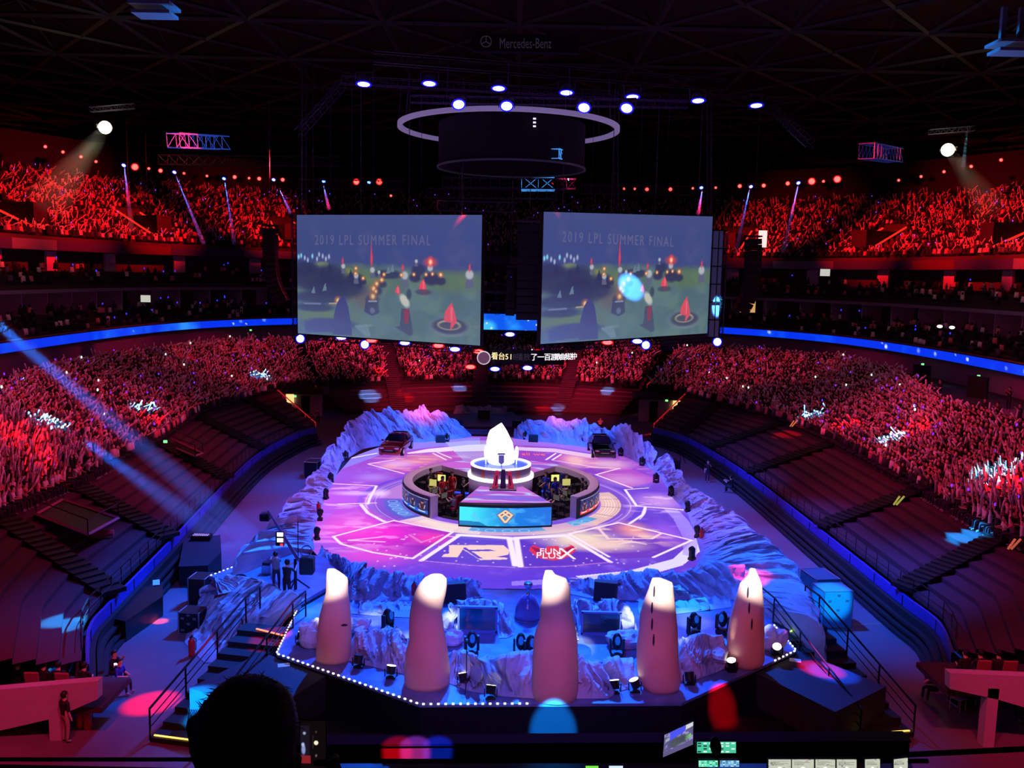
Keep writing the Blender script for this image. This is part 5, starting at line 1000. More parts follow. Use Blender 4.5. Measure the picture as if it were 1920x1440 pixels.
UP = [(682, 158), (805, 157), (935, 166), (1062, 174), (1186, 182), (1309, 189), (1418, 198)]; LO_ = [(860, 196), (950, 199), (1095, 202), (1175, 203)]
for i, (x, y) in enumerate(UP): p = G(x, y, 30.0); head('%s from the left of the upper row of blue lamps on the main rig' % ORD[i], p, (p[0], p[1] - 5, 5), .55, m_lb, m_lbr, 'blue moving heads of the main rig')
for i, (x, y) in enumerate(LO_): p = G(x, y, 27.0); head('%s from the left of the lower row of blue lamps on the main rig' % ORD[i], p, (p[0] * .2, p[1] - 18, 5), .44, m_lb, m_lbr, 'blue moving heads of the main rig')
truss('main front truss above the upper row of blue lamps', G(640, 150, 30.9), G(1470, 196, 30.9), .6, .9); truss('second truss carrying the lower row of blue lamps', G(770, 186, 28.2), G(1290, 196, 28.2), .5, .8); truss('high catwalk truss in front of the blue lamps', G(700, 108, 31.5), G(1360, 160, 31.5), .8, 1.6)
truss('left wing truss of the rig', G(640, 160, 30.5), G(560, 250, 26), .6, .9); truss('right wing truss of the rig', G(1450, 205, 30.5), G(1520, 270, 26), .6, .9)
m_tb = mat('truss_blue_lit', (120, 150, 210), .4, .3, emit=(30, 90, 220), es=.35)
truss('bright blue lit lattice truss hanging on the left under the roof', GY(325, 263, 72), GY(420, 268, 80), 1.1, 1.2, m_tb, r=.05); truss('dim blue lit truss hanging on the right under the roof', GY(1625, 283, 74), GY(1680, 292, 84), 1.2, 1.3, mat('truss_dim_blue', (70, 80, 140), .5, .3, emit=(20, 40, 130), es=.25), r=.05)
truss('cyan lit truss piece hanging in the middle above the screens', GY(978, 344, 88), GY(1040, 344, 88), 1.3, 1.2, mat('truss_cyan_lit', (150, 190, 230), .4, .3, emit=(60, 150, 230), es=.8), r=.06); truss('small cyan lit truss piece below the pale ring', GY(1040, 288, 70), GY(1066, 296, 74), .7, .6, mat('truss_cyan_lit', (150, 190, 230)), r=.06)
for i, (x0, x1, y, Y_) in enumerate(((830, 1080, 342, 86), (800, 1060, 362, 88), (820, 970, 386, 84), (560, 760, 345, 92), (1090, 1300, 355, 92), (905, 965, 540, 82), (905, 965, 575, 82), (300, 640, 300, 88))): truss('%s dark cross truss counted down from the top above the screens' % ORD[i], GY(x0, y, Y_), GY(x1, y + 3, Y_), .9, .9, group='dark cross trusses above and between the screens')
for i, (x, y0, y1) in enumerate(((570, 80, 400), (865, 150, 400), (1155, 250, 400), (1330, 180, 400), (960, 380, 590), (932, 380, 590))): truss('%s upright ladder truss counted from the left screen' % ORD[i], GY(x, y1, 79), GY(x, y0, 79), .35, .8, group='upright ladder trusses around the screens', r=.02)
mb = MB()
for x in (240, 275, 345, 450, 620, 660, 700, 790, 1110, 1200, 1250, 1365, 1440): q = GY(x, 330, 76); mb.bar((q[0], q[1], q[2] - 1), (q[0], q[1], 36), .018, 3)
o = mb.build('hoist_cables', m_steel); tag(o, 'thin dark hoist cables hanging from the roof', 'cables', None, 'stuff')
# red and blue lamps along the back of the upper stand
RL = [(85, 275, 's'), (118, 285, 's'), (152, 294, 's'), (180, 303, 's'), (253, 313, 'b'), (279, 316, 's'), (301, 320, 'm'), (345, 325, 's'), (388, 330, 's'), (440, 332, 'm'), (467, 334, 's'), (486, 335, 'm'), (530, 337, 'm'), (668, 341, 'b'), (711, 341, 'b'), (733, 367, 's'), (1170, 354, 's'), (1190, 354, 's'), (1213, 355, 'm'), (1257, 355, 'm'), (1299, 353, 's'), (1342, 352, 's'), (1387, 349, 'm'), (1432, 348, 'm'), (1477, 344, 'm'), (1522, 340, 'b'), (1544, 340, 's'), (1570, 336, 'b'), (1685, 338, 's'), (1727, 331, 's'), (1770, 322, 's'), (1821, 312, 's'), (1877, 300, 's')]
nl = sum(1 for q in RL if q[0] < 900)
for i, (x, y, s_) in enumerate(RL):
    p = G(x, y, 27.9 if y < 360 else 26); r = {'s': .17, 'm': .26, 'b': .42}[s_]; sdw = 'left' if x < 900 else 'right'; k = i if x < 900 else i - nl
    head('%s%s red lamp from the left along the back of the %s upper stand' % ({'s': 'small ', 'm': '', 'b': 'bright '}[s_], ORD[k] , sdw), p, (p[0] * .3, 55, 5), r, m_lr, m_lrr, 'red lamps behind the %s upper stand' % sdw, 'red_stage_lamp')
BLs = [(232, 310), (327, 323), (420, 335), (513, 337), (607, 340), (692, 342), (1315, 352), (1408, 350), (1497, 343)]
for i, (x, y) in enumerate(BLs): p = G(x, y, 27.6); head('%s blue lamp from the left among the red lamps behind the upper stands' % ORD[i], p, (p[0], p[1] - 10, 18), .26, m_lc, m_lbr, 'blue lamps behind the upper stands', 'blue_stage_lamp')
# par lamps under the hanging screens
PL = [(563, 635, 'b', 'round'), (640, 633, 'b', 'wide'), (684, 646, 'b', 'round'), (759, 643, 'b', 'wide'), (853, 655, 'b', 'wide'), (956, 627, 'b', 'wide'), (928, 692, 'b', 'wide'), (989, 690, 'b', 'wide'), (1195, 640, 'b', 'wide'), (1211, 647, 'b', 'round'), (1345, 641, 'b', 'round'), (697, 638, 'r', 'wide'), (822, 648, 'r', 'wide'), (897, 659, 'r', 'wide'), (882, 688, 'r', 'wide'), (1009, 660, 'r', 'wide'), (1139, 642, 'r', 'wide')]
cb = cr_ = 0
for (x, y, c, s_) in sorted(PL):
    p = GY(x, y, 84 if abs(x - 956) > 80 else 90); ml, mr = (m_lb, m_lbr) if c == 'b' else (m_lr, m_lrr); k = cb if c == 'b' else cr_
    o = head('%s %s lamp from the left in the line below the hanging screens' % (ORD[k], 'blue' if c == 'b' else 'red'), p, (p[0] * .8, 45, 8 if s_ == 'wide' else 12), .42, ml, mr, '%s lamps below the hanging screens' % ('blue' if c == 'b' else 'red'), 'par_lamp')
    if s_ == 'wide': o.scale = (1.25, .55, .8)
    if c == 'b': cb += 1
    else: cr_ += 1
truss('thin lower truss carrying lamps below the left screen', GY(556, 631, 84.3), GY(900, 656, 84.3), .35, .6); truss('thin lower truss carrying lamps below the right screen', GY(1010, 655, 84.3), GY(1350, 636, 84.3), .35, .6)
# follow spots
for x, y, sdw, tx, ty in ((197, 239, 'left', 60, 380), (1777, 281, 'right', 1900, 420)):
    p = GY(x, y, 80); t = G(tx, ty, 22); o = head('blazing warm white follow spot under the roof on the %s' % sdw, p, (0, 20, 12), .5, m_lw, m_lw, None, 'follow_spot')
    truss('short dim truss holding the %s follow spot' % sdw, p + [-1.5, .6, 1.6], p + [2.5, .6, 2.0], .4, .5); point(p + np.array([0, -1.2, 0]), (255, 240, 200), 450, .3)
# roof signs caught by cyan light (top corners)
for x, y, sdw in ((290, 12, 'left'), (1900, 82, 'right')):
    p = GY(x, y, 58); mb = MB(); mb.box((0, 0, 0), (2.6, 2.0, .2)); mb.box((0, 0, -.5), (2.4, 1.6, .2)); mb.box((-.6, .3, 1.2), (.3, .3, 2.2)); mb.box((.5, .3, 1.2), (.25, .3, 2.2)); o = mb.build('roof_service_platform', mat('pale_service_platform', (130, 170, 190), .6)); o.location = p; tag(o, 'roof platform caught by a cyan beam in the top %s of the arena' % sdw, 'platform'); spot((p[0] * .6, p[1] + 6, 26), p - [0, 0, .3], 1.5, (20, 150, 255), .6, .6, .6)
# curved text screen between the hanging screens -----------------------------
mc = MB(); cs = thing('curved_text_screen', 'curved black screen with glowing chinese lettering under the screen gap', 'screen', GY(975, 670, 88)); m_yel = mat('letter_yellow', (255, 235, 170), .5, emit=(255, 232, 165), es=1.4); m_wht2 = mat('letter_white', (250, 245, 250), .5, emit=(250, 245, 250), es=1.4); m_gry = mat('letter_faint', (80, 76, 90), .5, emit=(60, 56, 66), es=.6)
mb = MB(); R0 = 9.0
mb.rev([(R0, -.75), (R0, .75)], (0, R0, 0), 24, math.radians(252), math.radians(300)); mb.build('screen_panel', m_blk, cs)
def ctext(t, ang, m, sz=.78, tilt=0.0, dz=0.0): a = math.radians(ang); return text_mesh(t, sz, m, cs, 'lettering', Matrix.Translation(((R0 + .03) * math.cos(a), R0 + (R0 + .03) * math.sin(a), dz)) @ Matrix.Rotation(a + math.pi / 2, 4, 'Z') @ Matrix.Rotation(math.pi / 2, 4, 'X') @ Matrix.Diagonal((.95, 1, 1, 1)), .01)
for k, ch in enumerate('看台5'): ctext(ch, 253.6 + (0, 4.6, 8.0)[k], m_yel)
ctext('1', 264.2, m_yel); ctext('8', 266.4, m_gry); ctext('播放', 272.0, m_gry)
for k, ch in enumerate('了一百'): ctext(ch, 279.0 + k * 4.4, m_wht2)
for k in range(6): ctext('游歌曲发送中'[k], 292.0 + k * 3.3, m_wht2, .74)
bl = GY(907, 671, 88); o = MB().rev([(0, 0), (.5, -.0), (.62, .05), (.66, .1)], n=28).build('round_portrait_screen', mat('portrait_mauve', (150, 110, 140), .5, emit=(110, 70, 95), es=.7, var=.6, scale=4)); o.location = bl; o.rotation_euler = (math.pi / 2, 0, 0); tag(o, 'small round picture screen left of the chinese lettering', 'screen')
MB().rev([(.6, -.03), (.68, -.03), (.68, .05), (.6, .05), (.6, -.03)], n=28).build('bright_rim', m_wht2, o)
# suites: lit tv screens and lamps
for i, (x, y, w_, lab) in enumerate(((273, 560, 1.0, 'small lit television in a suite on the left balcony'), (1547, 511, 1.0, 'small lit television in an upper suite on the right'))):
    p = GY(x, y, 92); o = MB().box((0, 0, 0), (w_, .08, .72)).build('television', mat('tv_white', (190, 200, 190), .5, emit=(200, 205, 190), es=.9)); o.location = p; MB().box((0, .06, 0), (w_ + .14, .08, .86)).build('frame', m_blk, o); tag(o, lab, 'television')
for i, (x, y) in enumerate(((1762, 612), (1785, 614))): p = GY(x, y, 72); o = MB().ell((0, 0, 0), (.22, .22, .13), 10, 6).build('table_lamp', mat('lamp_shade_white', (255, 255, 245), .5, emit=(255, 255, 240), es=2.2)); o.location = p; tag(o, '%s small white glowing table lamp in a right suite' % ('left' if i == 0 else 'right'), 'lamp')
p = GY(1402, 575, 100); o = MB().box((0, 0, 0), (1.7, .1, 1.3)).build('lit_suite_window', mat('warm_suite', (220, 180, 120), .6, emit=(225, 175, 110), es=.8)); o.location = p; tag(o, 'warm lit suite opening beside the right loudspeaker array', 'window')
p = GY(1430, 448, 118); o = MB().box((0, 0, 0), (1.1, .1, 2.2)).build('lit_doorway', mat('white_doorway', (240, 230, 225), .6, emit=(245, 235, 225), es=1.0)); o.location = p; tag(o, 'bright white doorway in the right upper stand', 'doorway')
# green exit signs
m_grn = mat('exit_green', (120, 255, 140), .5, emit=(110, 255, 130), es=2.0)
for i, (x, y, z) in enumerate(((57, 660, 7.6), (470, 619, 7.8), (1730, 683, 7.6), (1835, 705, 7.6), (553, 743, 3.6), (1250, 751, 3.6), (310, 828, 3.6))):
    p = G(x, y, z); o = MB().box((0, 0, 0), (.24, .08, .17)).build('exit_sign', m_grn); o.location = p; tag(o, 'small glowing green exit sign, ' + ('far left under the ribbon board', 'beside the left loudspeaker array', 'over the dark door right of the crowd', 'rightmost under the ribbon board', 'above the left corner entrance', 'above the right corner entrance', 'in the gap of the left covered seats')[i], 'sign')
# ================================================================ CARS
def make_car(label, paint, pos, rz):
    t = thing('display_car', label, 'car', pos, rz); m_gl = mat('car_glass', (14, 16, 22), .06, 0, coat=.5); m_ty = mat('tyre', (14, 14, 15), .8); m_rim_ = mat('alloy_wheel', (170, 170, 180), .25, .9); m_hl = mat('headlamp', (235, 235, 245), .15)
    ST = [(-2.32, .62, .60, .70), (-2.25, .70, .70, .80), (-1.9, .80, .74, .86), (-1.2, .90, .74, .89), (-.75, .96, .72, .9), (-.1, 1.36, .60, .9), (.35, 1.44, .58, .9), (1.1, 1.40, .58, .9), (1.75, 1.12, .62, .88), (2.1, 1.02, .66, .84), (2.3, .92, .66, .78)]   # y, roof z, roof half width, body half width
    rings = []
    for y, zt, rw, bw in ST:
        belt = min(zt - .02, .90); R = [(0, .22), (bw * .9, .22), (bw, .42), (bw, .66), (bw * .97, belt), (rw, zt - .03), (rw * .8, zt), (0, zt + .02)]; rings.append([(x, y, z) for x, z in R] + [(-x, y, z) for x, z in R[-2:0:-1]])
    MB().loft(rings).build('body', paint, t, True)
    mb = MB(); z2 = lambda y: np.interp(y, [s[0] for s in ST], [s[1] for s in ST]); w2 = lambda y: np.interp(y, [s[0] for s in ST], [s[2] for s in ST])
    mb.add([(-.72, -.74, 1.03), (.72, -.74, 1.03), (.58, -.12, 1.43), (-.58, -.12, 1.43)], [(0, 1, 2, 3)]); mb.build('windscreen', m_gl, t)
    MB().add([(-.58, 1.12, 1.46), (.58, 1.12, 1.46), (.62, 1.74, 1.2), (-.62, 1.74, 1.2)], [(0, 1, 2, 3)]).build('rear_window', m_gl, t)
    for s in (-1, 1):
        MB().add([(s * .885, -.62, .93), (s * .885, .45, .93), (s * .61, .45, 1.41), (s * .63, -.08, 1.34)], [(0, 1, 2, 3)]).build('side_window', m_gl, t); MB().add([(s * .885, .52, .93), (s * .87, 1.6, .96), (s * .62, 1.15, 1.37), (s * .61, .52, 1.41)], [(0, 1, 2, 3)]).build('side_window', m_gl, t)
        for y in (-1.42, 1.38): w_ = MB().bar((s * .72, y, .33), (s * .93, y, .33), .33, 20).build('wheel', m_ty, t); MB().bar((s * .92, y, .33), (s * .945, y, .33), .22, 12).build('rim', m_rim_, w_)
        MB().ell((s * .58, -2.22, .68), (.2, .08, .07), 10, 6).build('headlight', m_hl, t, True); MB().ell((s * .96, -.62, 1.0), (.13, .07, .08), 8, 6).build('wing_mirror', paint, t, True)
        MB().ell((s * .62, 2.24, .8), (.18, .06, .06), 8, 6).build('tail_light', mat('tail_red', (190, 20, 25), .3), t, True)
    MB().box((0, -2.33, .5), (1.15, .06, .26), bev=.02).build('grille', m_blk, t); MB().box((0, -2.37, .56), (.62, .03, .04)).build('chrome_bar', m_rim_, t)
for lab, rgb, f_, r_, nm in (('dark red display car parked at the left rear of the stage', (150, 14, 30), (750, 857), (771, 840), 'car_paint_red'), ('black display car parked at the right rear of the stage', (10, 10, 22), (1112, 861), (1103, 845), 'car_paint_black')):
    a = G(*f_, DZ)[:2]; b = G(*r_, DZ)[:2]; d = (a - b) / np.linalg.norm(a - b); fr = G(729 if 'red' in nm else 1134, 858 if 'red' in nm else 863, DZ)[:2]; c = fr - d * 2.3; make_car(lab, mat(nm, rgb, .16, .3, coat=1.0, var=.03), (c[0], c[1], DZ), math.atan2(d[1], d[0]) + math.pi / 2)
# ================================================================ PLAYERS IN THE PITS
m_desk = mat('desk_black', (30, 28, 36), .35); m_mon = mat('monitor_picture', (60, 60, 70), .4, emit=(130, 120, 110), es=.35, var=.8, scale=9)
def pit_side(sd, shirt, cab, ccol):
    s = -1 if sd == 'left' else 1; m_ch = mat('gaming_chair_' + shirt, ccol, .6)
    pts = [(803, 905), (808, 917), (818, 930), (836, 938)] if sd == 'left' else [(1074, 908), (1068, 921), (1056, 933), (1040, 942)]
    for i, (x, y) in enumerate(pts[:4]):
        p = G(x, y, DZ + .8); p[2] = DZ + .03; a = facing(p, (CX + s * 6.2, CY - 1)) ; ow = ORD[i]
        t = thing('player_desk', '%s black player desk from the back in the %s pit' % (ow, sd), 'desk', p, a, 'player desks in the %s pit' % sd)
        mb = MB(); mb.box((0, 0, .72), (1.3, .62, .05)).build('desk_top', m_desk, t)
        for q in ((-.6, -.25), (.6, -.25), (-.6, .25), (.6, .25)): MB().box((q[0], q[1], .35), (.05, .05, .7)).build('leg', m_desk, t)
        o = thing('monitor', '%s monitor from the back in the %s pit' % (ow, sd), 'monitor', (p[0], p[1], p[2] + .745), a, 'monitors in the %s pit' % sd); MB().box((0, -.14, .3), (.56, .04, .34)).build('casing', m_blk, o); MB().box((0, -.115, .3), (.52, .01, .3)).build('display', m_mon, o); MB().box((0, -.14, .07), (.06, .05, .14)).box((0, -.14, .01), (.24, .18, .02)).build('stand', m_blk, o)
        M = Matrix.Translation(tuple(p)) @ Matrix.Rotation(a, 4, 'Z'); cp = M @ Vector((0, .72, 0))
        c = thing('gaming_chair', '%s %s gaming chair from the back in the %s pit' % (ow, shirt, sd), 'chair', cp, a, 'gaming chairs in the %s pit' % sd); MB().box((0, .0, .45), (.5, .5, .12), bev=.04).build('seat', m_ch, c); MB().box((0, .27, .88), (.5, .12, .8), rx=-.12, bev=.05, taper=.75).build('backrest', m_ch, c); MB().bar((0, 0, .12), (0, 0, .42), .04, 8).build('column', m_blk, c)
        mb = MB(); [mb.bar((0, 0, .1), (.3 * math.cos(k * 1.257), .3 * math.sin(k * 1.257), .06), .03, 5) for k in range(5)]; mb.build('star_base', m_blk, c)
        person('sit_desk', (cp[0], cp[1], p[2] - .0), a, 'seated player in a %s shirt at the %s desk of the %s pit' % (('black', 'grey')[i % 2], ow, sd), ('black', 'grey')[i % 2], sit=True, arms='fwd', lean=.12)
    cab_ = [(848, 892, 'red'), (830, 901, 'red')] if sd == 'left' else [(1024, 893, 'blue'), (1041, 903, 'blue')]
    for i, (x, y, c_) in enumerate(cab_): p = G(x, y, DZ + 1.6); p[2] = DZ + .03; person('st_fold', p, facing(p, (0, 20)) + (.6 if i else -.4), '%s standing person in %s clothes in the %s pit' % (('taller', 'second')[i], c_, sd), c_, SH[c_].copy() if False else SH[c_], arms=('fwd', 'down') if i else 'down', long=True, scale=1.05)
    px_ = (868, 902) if sd == 'left' else (1012, 901); p = G(*px_, DZ + 1.6); p[2] = DZ + .03; person('st_desk' + sd, p, facing(p, (0, 20)) + 1.0, 'person in a black shirt standing beside the pedestal in the %s pit' % sd, 'black', arms='clap')
    for i, (x, y) in enumerate(((828, 897), (811, 906)) if sd == 'left' else ((1041, 897), (1062, 905))):
        p = GY(x, y, CY + .5 - i * .6); o = thing('information_screen', '%s yellow lit screen on a stand in the %s pit' % (('bright', 'dim')[i], sd), 'screen', (p[0], p[1], DZ + .03)); h = p[2] - DZ; MB().box((0, 0, h), (.5, .04, .4), rz=.2 * s).build('display', mat('yellow_screen_%d' % i, (225, 225, 120), .5, emit=(225, 225, 120), es=(1.1, .6)[i]), o); MB().bar((0, .05, 0), (0, .05, h - .2), .03, 6).build('pole', m_blk, o)
    x, y = (865, 924) if sd == 'left' else (1016, 921); p = G(x, y, DZ + .12); o = MB().box((0, 0, 0), (1.0 if sd == 'left' else .35, .1, .08), -.25 * 1).build('blue_light_bar', mat('blue_bar', (40, 60, 255), .5, emit=(30, 50, 255), es=2.5)); o.location = p; tag(o, 'glowing blue light bar on the floor of the %s pit' % sd, 'light bar')
    for i in range(2): p = G((808 if sd == 'left' else 1092) + i * 6 * s, 882 + i * 11 if sd == 'left' else 900 + i * 6, DZ + 1.65); p[2] = DZ + .03; person('st_tech', p, facing(p, (CX, CY)), 'dark figure standing at the outer wall of the %s pit, %s one' % (sd, ('rear', 'front')[i]), 'black', arms='down')
pit_side('left', 'red', 'red', (150, 30, 36)); pit_side('right', 'blue', 'blue', (28, 40, 120))
# ================================================================ FRONT DECK EQUIPMENT
def par_up(label, x, y, tgt, lit=True, r=.17, dark=False):
    p = G(x, y, DZ - .0); t = thing('floor_lamp', label, 'stage lamp', p, 0, 'small floor lamps along the front deck'); MB().box((0, 0, .03), (.34, .28, .06)).build('base', m_blk, t)
    d = (Vector(tgt)).normalized(); mb = MB(); a = Vector((0, 0, .30)); mb.bar(a - d * .16, a + d * .12, r * .85, 12, r2=r); mb.build('lamp_body', m_blk, t); mb = MB(); mb.bar(a + d * .121, a + d * .13, r * .95, 12); mb.build('lens', m_lw if lit else m_blk, t)
    mb = MB(); mb.box((-r - .04, 0, .18), (.03, .06, .3)); mb.box((r + .04, 0, .18), (.03, .06, .3)); mb.build('bracket', m_blk, t)
    return p
UPS = [(565, 1207, (.35, .4, 1), 1, 'beside the boulder left of the first pillar'), (672, 1250, (.1, .3, 1), 0, 'right of the foot of the first pillar'), (733, 1270, (.1, .3, 1), 1, 'between the first and second pillars'), (869, 1284, (-.2, .4, 1), 1, 'right of the second pillar'), (920, 1308, (.1, .5, 1), 1, 'left of the middle pillar at the deck edge'), (1152, 1298, (-.1, .4, 1), 1, 'right of the middle pillar'), (1190, 1296, (-.4, .1, 1), 1, 'left of the foot of the fourth pillar'), (1292, 1282, (-.1, .4, 1), 0, 'right of the foot of the fourth pillar'), (1371, 1258, (-.2, -.2, 1), 1, 'left of the foot of the last pillar'), (1456, 1230, (-.2, -.5, .8), 1, 'near the right corner of the deck')]
UPP = [(par_up(('warm glowing' if l else 'dark') + ' floor lamp ' + w_, x, y, t, l), t, l) for x, y, t, l, w_ in UPS]
def mover(label, x, y, tilt=0.2, rz=0, s=1.0, grp='moving heads standing on the deck and stage edge', z=DZ, bl=True):
    p = G(x, y, z); k = ('mover', bl)
    if k not in _HD:
        t = thing('standing_moving_head', None, 'stage lamp', (0, 0, 0)); MB().box((0, 0, .09), (.42, .36, .18), bev=.03).build('base', m_blk, t); [MB().box((q, 0, .42), (.07, .16, .5)).build('yoke_arm', m_blk, t) for q in (-.22, .22)]
        MB().ell((0, 0, .55), (.17, .2, .3), 12, 8).build('lamp_head', m_blk, t, True); MB().ell((0, -.12, .62), (.1, .12, .16), 10, 6).build('lens', mat('lens_blue_glass', (30, 80, 160), .1, emit=(30, 120, 240), es=.3) if bl else m_blk, t, True); _HD[k] = t; o = t
    else: o = copy_tree(_HD[k])
    o.location = p; o.rotation_euler = (0, 0, rz); o.scale = (s,) * 3; return tag(o, label, 'stage lamp', grp)
for i, (x, y, r_, w_) in enumerate(((727, 1184, 1.0, 'behind the slab rocks right of the first pillar'), (884, 1228, .2, 'right of the second pillar below the left small screen'), (976, 1232, 0, 'left of the middle pillar'), (1156, 1232, 0, 'below the right small screen'), (1300, 1190, .4, 'right of the fourth pillar'), (1354, 1188, -.6, 'left of the last pillar'), (995, 1236, .3, 'hidden beside the middle pillar'))): mover('black moving head lamp ' + w_, x, y, rz=r_, s=1.1)
for i, (x, y) in enumerate(((620, 905), (611, 936), (600, 976), (594, 1012), (648, 862), (660, 845), (838, 828), (985, 824), (1092, 836), (1164, 855), (1204, 873), (1230, 905), (1258, 930), (1289, 960), (1307, 1008), (1297, 1050), (682, 833))): mover('small black lamp at the rock foot round the stage, %s clockwise' % ORD[i], x, y, rz=facing(G(x, y, DZ)), s=.85, grp='black lamps around the stage edge', bl=False)
def wedge(label, x, y, rz, w_=1.0, h=.55): p = G(x, y, DZ); t = thing('stage_monitor', label, 'loudspeaker', p, rz); MB().ext([(-w_ / 2, -.3, 0), (-w_ / 2, .35, 0), (-w_ / 2, .35, h), (-w_ / 2, -.05, h)], (w_, 0, 0)).build('cabinet', m_blk, t); MB().ext([(-w_ * .45, -.31, .03), (-w_ * .45, -.08, h - .03), (-w_ * .45, -.1, h - .02), (-w_ * .45, -.33, .04)], (w_ * .9, 0, 0)).build('grille', mat('speaker_grille', (24, 24, 30), .8), t)
wedge('black wedge loudspeaker tilted right of the second pillar', 851, 1126, .25, 1.0, .75); wedge('black wedge loudspeaker beside the fire extinguisher', 1135, 1123, -.2, 1.0, .75); wedge('black box loudspeaker in front of the left rear rocks', 826, 829, .1, .8); wedge('black box loudspeaker in front of the right rear rocks', 1000, 828, -.1, .8); wedge('dark box loudspeaker at the right of the stage entrance', 968, 800, -.3, .7); wedge('dark box loudspeaker at the left of the stage entrance', 860, 798, .3, .7)
m_fe = mat('extinguisher_red', (200, 25, 30), .35)
def exting(label, x, y, z=DZ, s=1.0):
    p = G(x, y, z); t = thing('fire_extinguisher', label, 'fire extinguisher', p); t.scale = (s,) * 3; MB().rev([(0, 0), (.1, .0), (.11, .05), (.11, .5), (.05, .6), (.0, .62)], n=14).build('cylinder', m_fe, t, True); MB().box((0, 0, .66), (.06, .12, .06)).box((0, -.08, .68), (.03, .16, .03)).build('valve_handle', m_blk, t); MB().path([(.0, .04, .64), (.13, .04, .55), (.13, .0, .2)], .015, 5).build('hose', m_blk, t)
exting('red fire extinguisher on the floor beside the lilac rock mound', 360, 1230, 0, 1.25); exting('red fire extinguisher in front of the right fluted rocks', 1160, 1120); exting('red fire extinguisher against the fluted rocks left of the second pillar', 776, 1118, DZ); exting('red fire extinguisher at the left stage edge', 597, 962); exting('red fire extinguisher at the right stage edge', 1315, 1012); exting('red fire extinguisher on the floor under the left stand end', 165, 1366, 0, 1.2); exting('second red fire extinguisher under the left stand end, more faded', 150, 1364, 0, 1.0)
# tvs in rock frames
for sd, (x0, x1, yt, yb) in (('left', (858, 932, 1136, 1184)), ('right', (1089, 1164, 1146, 1188))):
    a = G(x0, yb + 6, DZ); b = G(x1, yb + 6, DZ); Yt = (a[1] + b[1]) / 2 + .3; q = [GY(x, y, Yt) for x, y in ((x0, yb), (x1, yb), (x1, yt), (x0, yt))]; org = np.array([(q[0][0] + q[1][0]) / 2, Yt, DZ]); t = thing('prompter_screen', 'dark %s of two small framed screens set in snowy rocks' % sd, 'screen', org); w_ = q[1][0] - q[0][0]; h = q[3][2] - q[0][2]; zc = (q[0][2] + q[3][2]) / 2 - DZ
    MB().box((0, .05, zc), (w_ * .93, .06, h * .88)).build('display', mat('dark_blue_screen_' + sd, (10, 40, 90) if sd == 'left' else (20, 30, 60), .08, emit=(6, 40, 110) if sd == 'left' else (12, 24, 60), es=.5, coat=.6), t)
    mb = MB()
    for (cx_, cz_, sx, sz) in ((0, h * .47, w_, h * .07), (0, -h * .47, w_, h * .07), (w_ * .48, 0, w_ * .05, h), (-w_ * .48, 0, w_ * .05, h)): mb.box((cx_, 0, zc + cz_), (sx, .14, sz))
    mb.build('frame', mat('blue_grey_frame', (110, 130, 190), .4), t); MB().box((0, .35, (zc) / 2), (w_ * .9, .4, zc)).build('stand', m_blk, t)
    s_ = -1 if sd == 'left' else 1
    ridge2('snowy rock surround left of the %s small framed screen' % sd, [(x0 - 26, yb + 12), (x0 - 14, yb + 14), (x0 - 3, yb + 12)], [(x0 - 28, 1158), (x0 - 16, 1134), (x0 - 3, 1128)], 1.5, .5, 70 + s_, nu=40, amp=.12, top=.2)
    ridge2('snowy rock surround right of the %s small framed screen' % sd, [(x1 + 3, yb + 12), (x1 + 18, yb + 12), (x1 + 32, yb + 6)], [(x1 + 3, 1128), (x1 + 18, 1140), (x1 + 34, 1164)], 1.5, .5, 80 + s_, nu=40, amp=.12, top=.2)
    ridge2('snowy rock crest above the %s small framed screen' % sd, [(x0 - 2, yb - 6), ((x0 + x1) / 2, yb - 6), (x1 + 2, yb - 6)], [(x0 + 4, 1130), ((x0 + x1) / 2, 1124), (x1 - 4, 1130)], 1.5, .4, 90 + s_, nu=50, amp=.1, top=.2)
# trophy
p = G(989, 1158, DZ); t = thing('trophy', 'bell shaped display dome with a silver cup on top left of the middle pillar', 'trophy', p); m_sil = mat('silver', (200, 195, 205), .2, .9); MB().rev([(0, 0), (.52, 0), (.55, .1), (.5, .45), (.32, .85), (.12, 1.0), (0, 1.0)], n=28).build('dome', mat('smoked_dome', (112, 96, 150), .15, coat=.4), t, True); MB().rev([(.09, 1.0), (.05, 1.08), (.05, 1.2), (.14, 1.3), (.19, 1.42), (.16, 1.5), (.0, 1.44)], n=20).build('silver_cup', m_sil, t, True); MB().rev([(0, -.0), (.6, 0), (.6, .04), (0, .04)], n=28).build('plinth', m_sil, t)
# microphone stand
p = G(874, 1292, DZ); q = GY(876, 1200, p[1]); h = q[2] - DZ; t = thing('microphone_stand', 'thin tall black stand right of the second pillar', 'stand', p); MB().bar((0, 0, .3), (0, 0, h), .018, 6).build('pole', m_blk, t)
for k in range(3): a = k * 2.09 + .5; MB().bar((0, 0, .4), (.42 * math.cos(a), .42 * math.sin(a), 0), .014, 5).build('leg', m_blk, t)
MB().ell((0, -.1, h), (.07, .18, .07), 8, 6).build('lamp_head', m_blk, t)
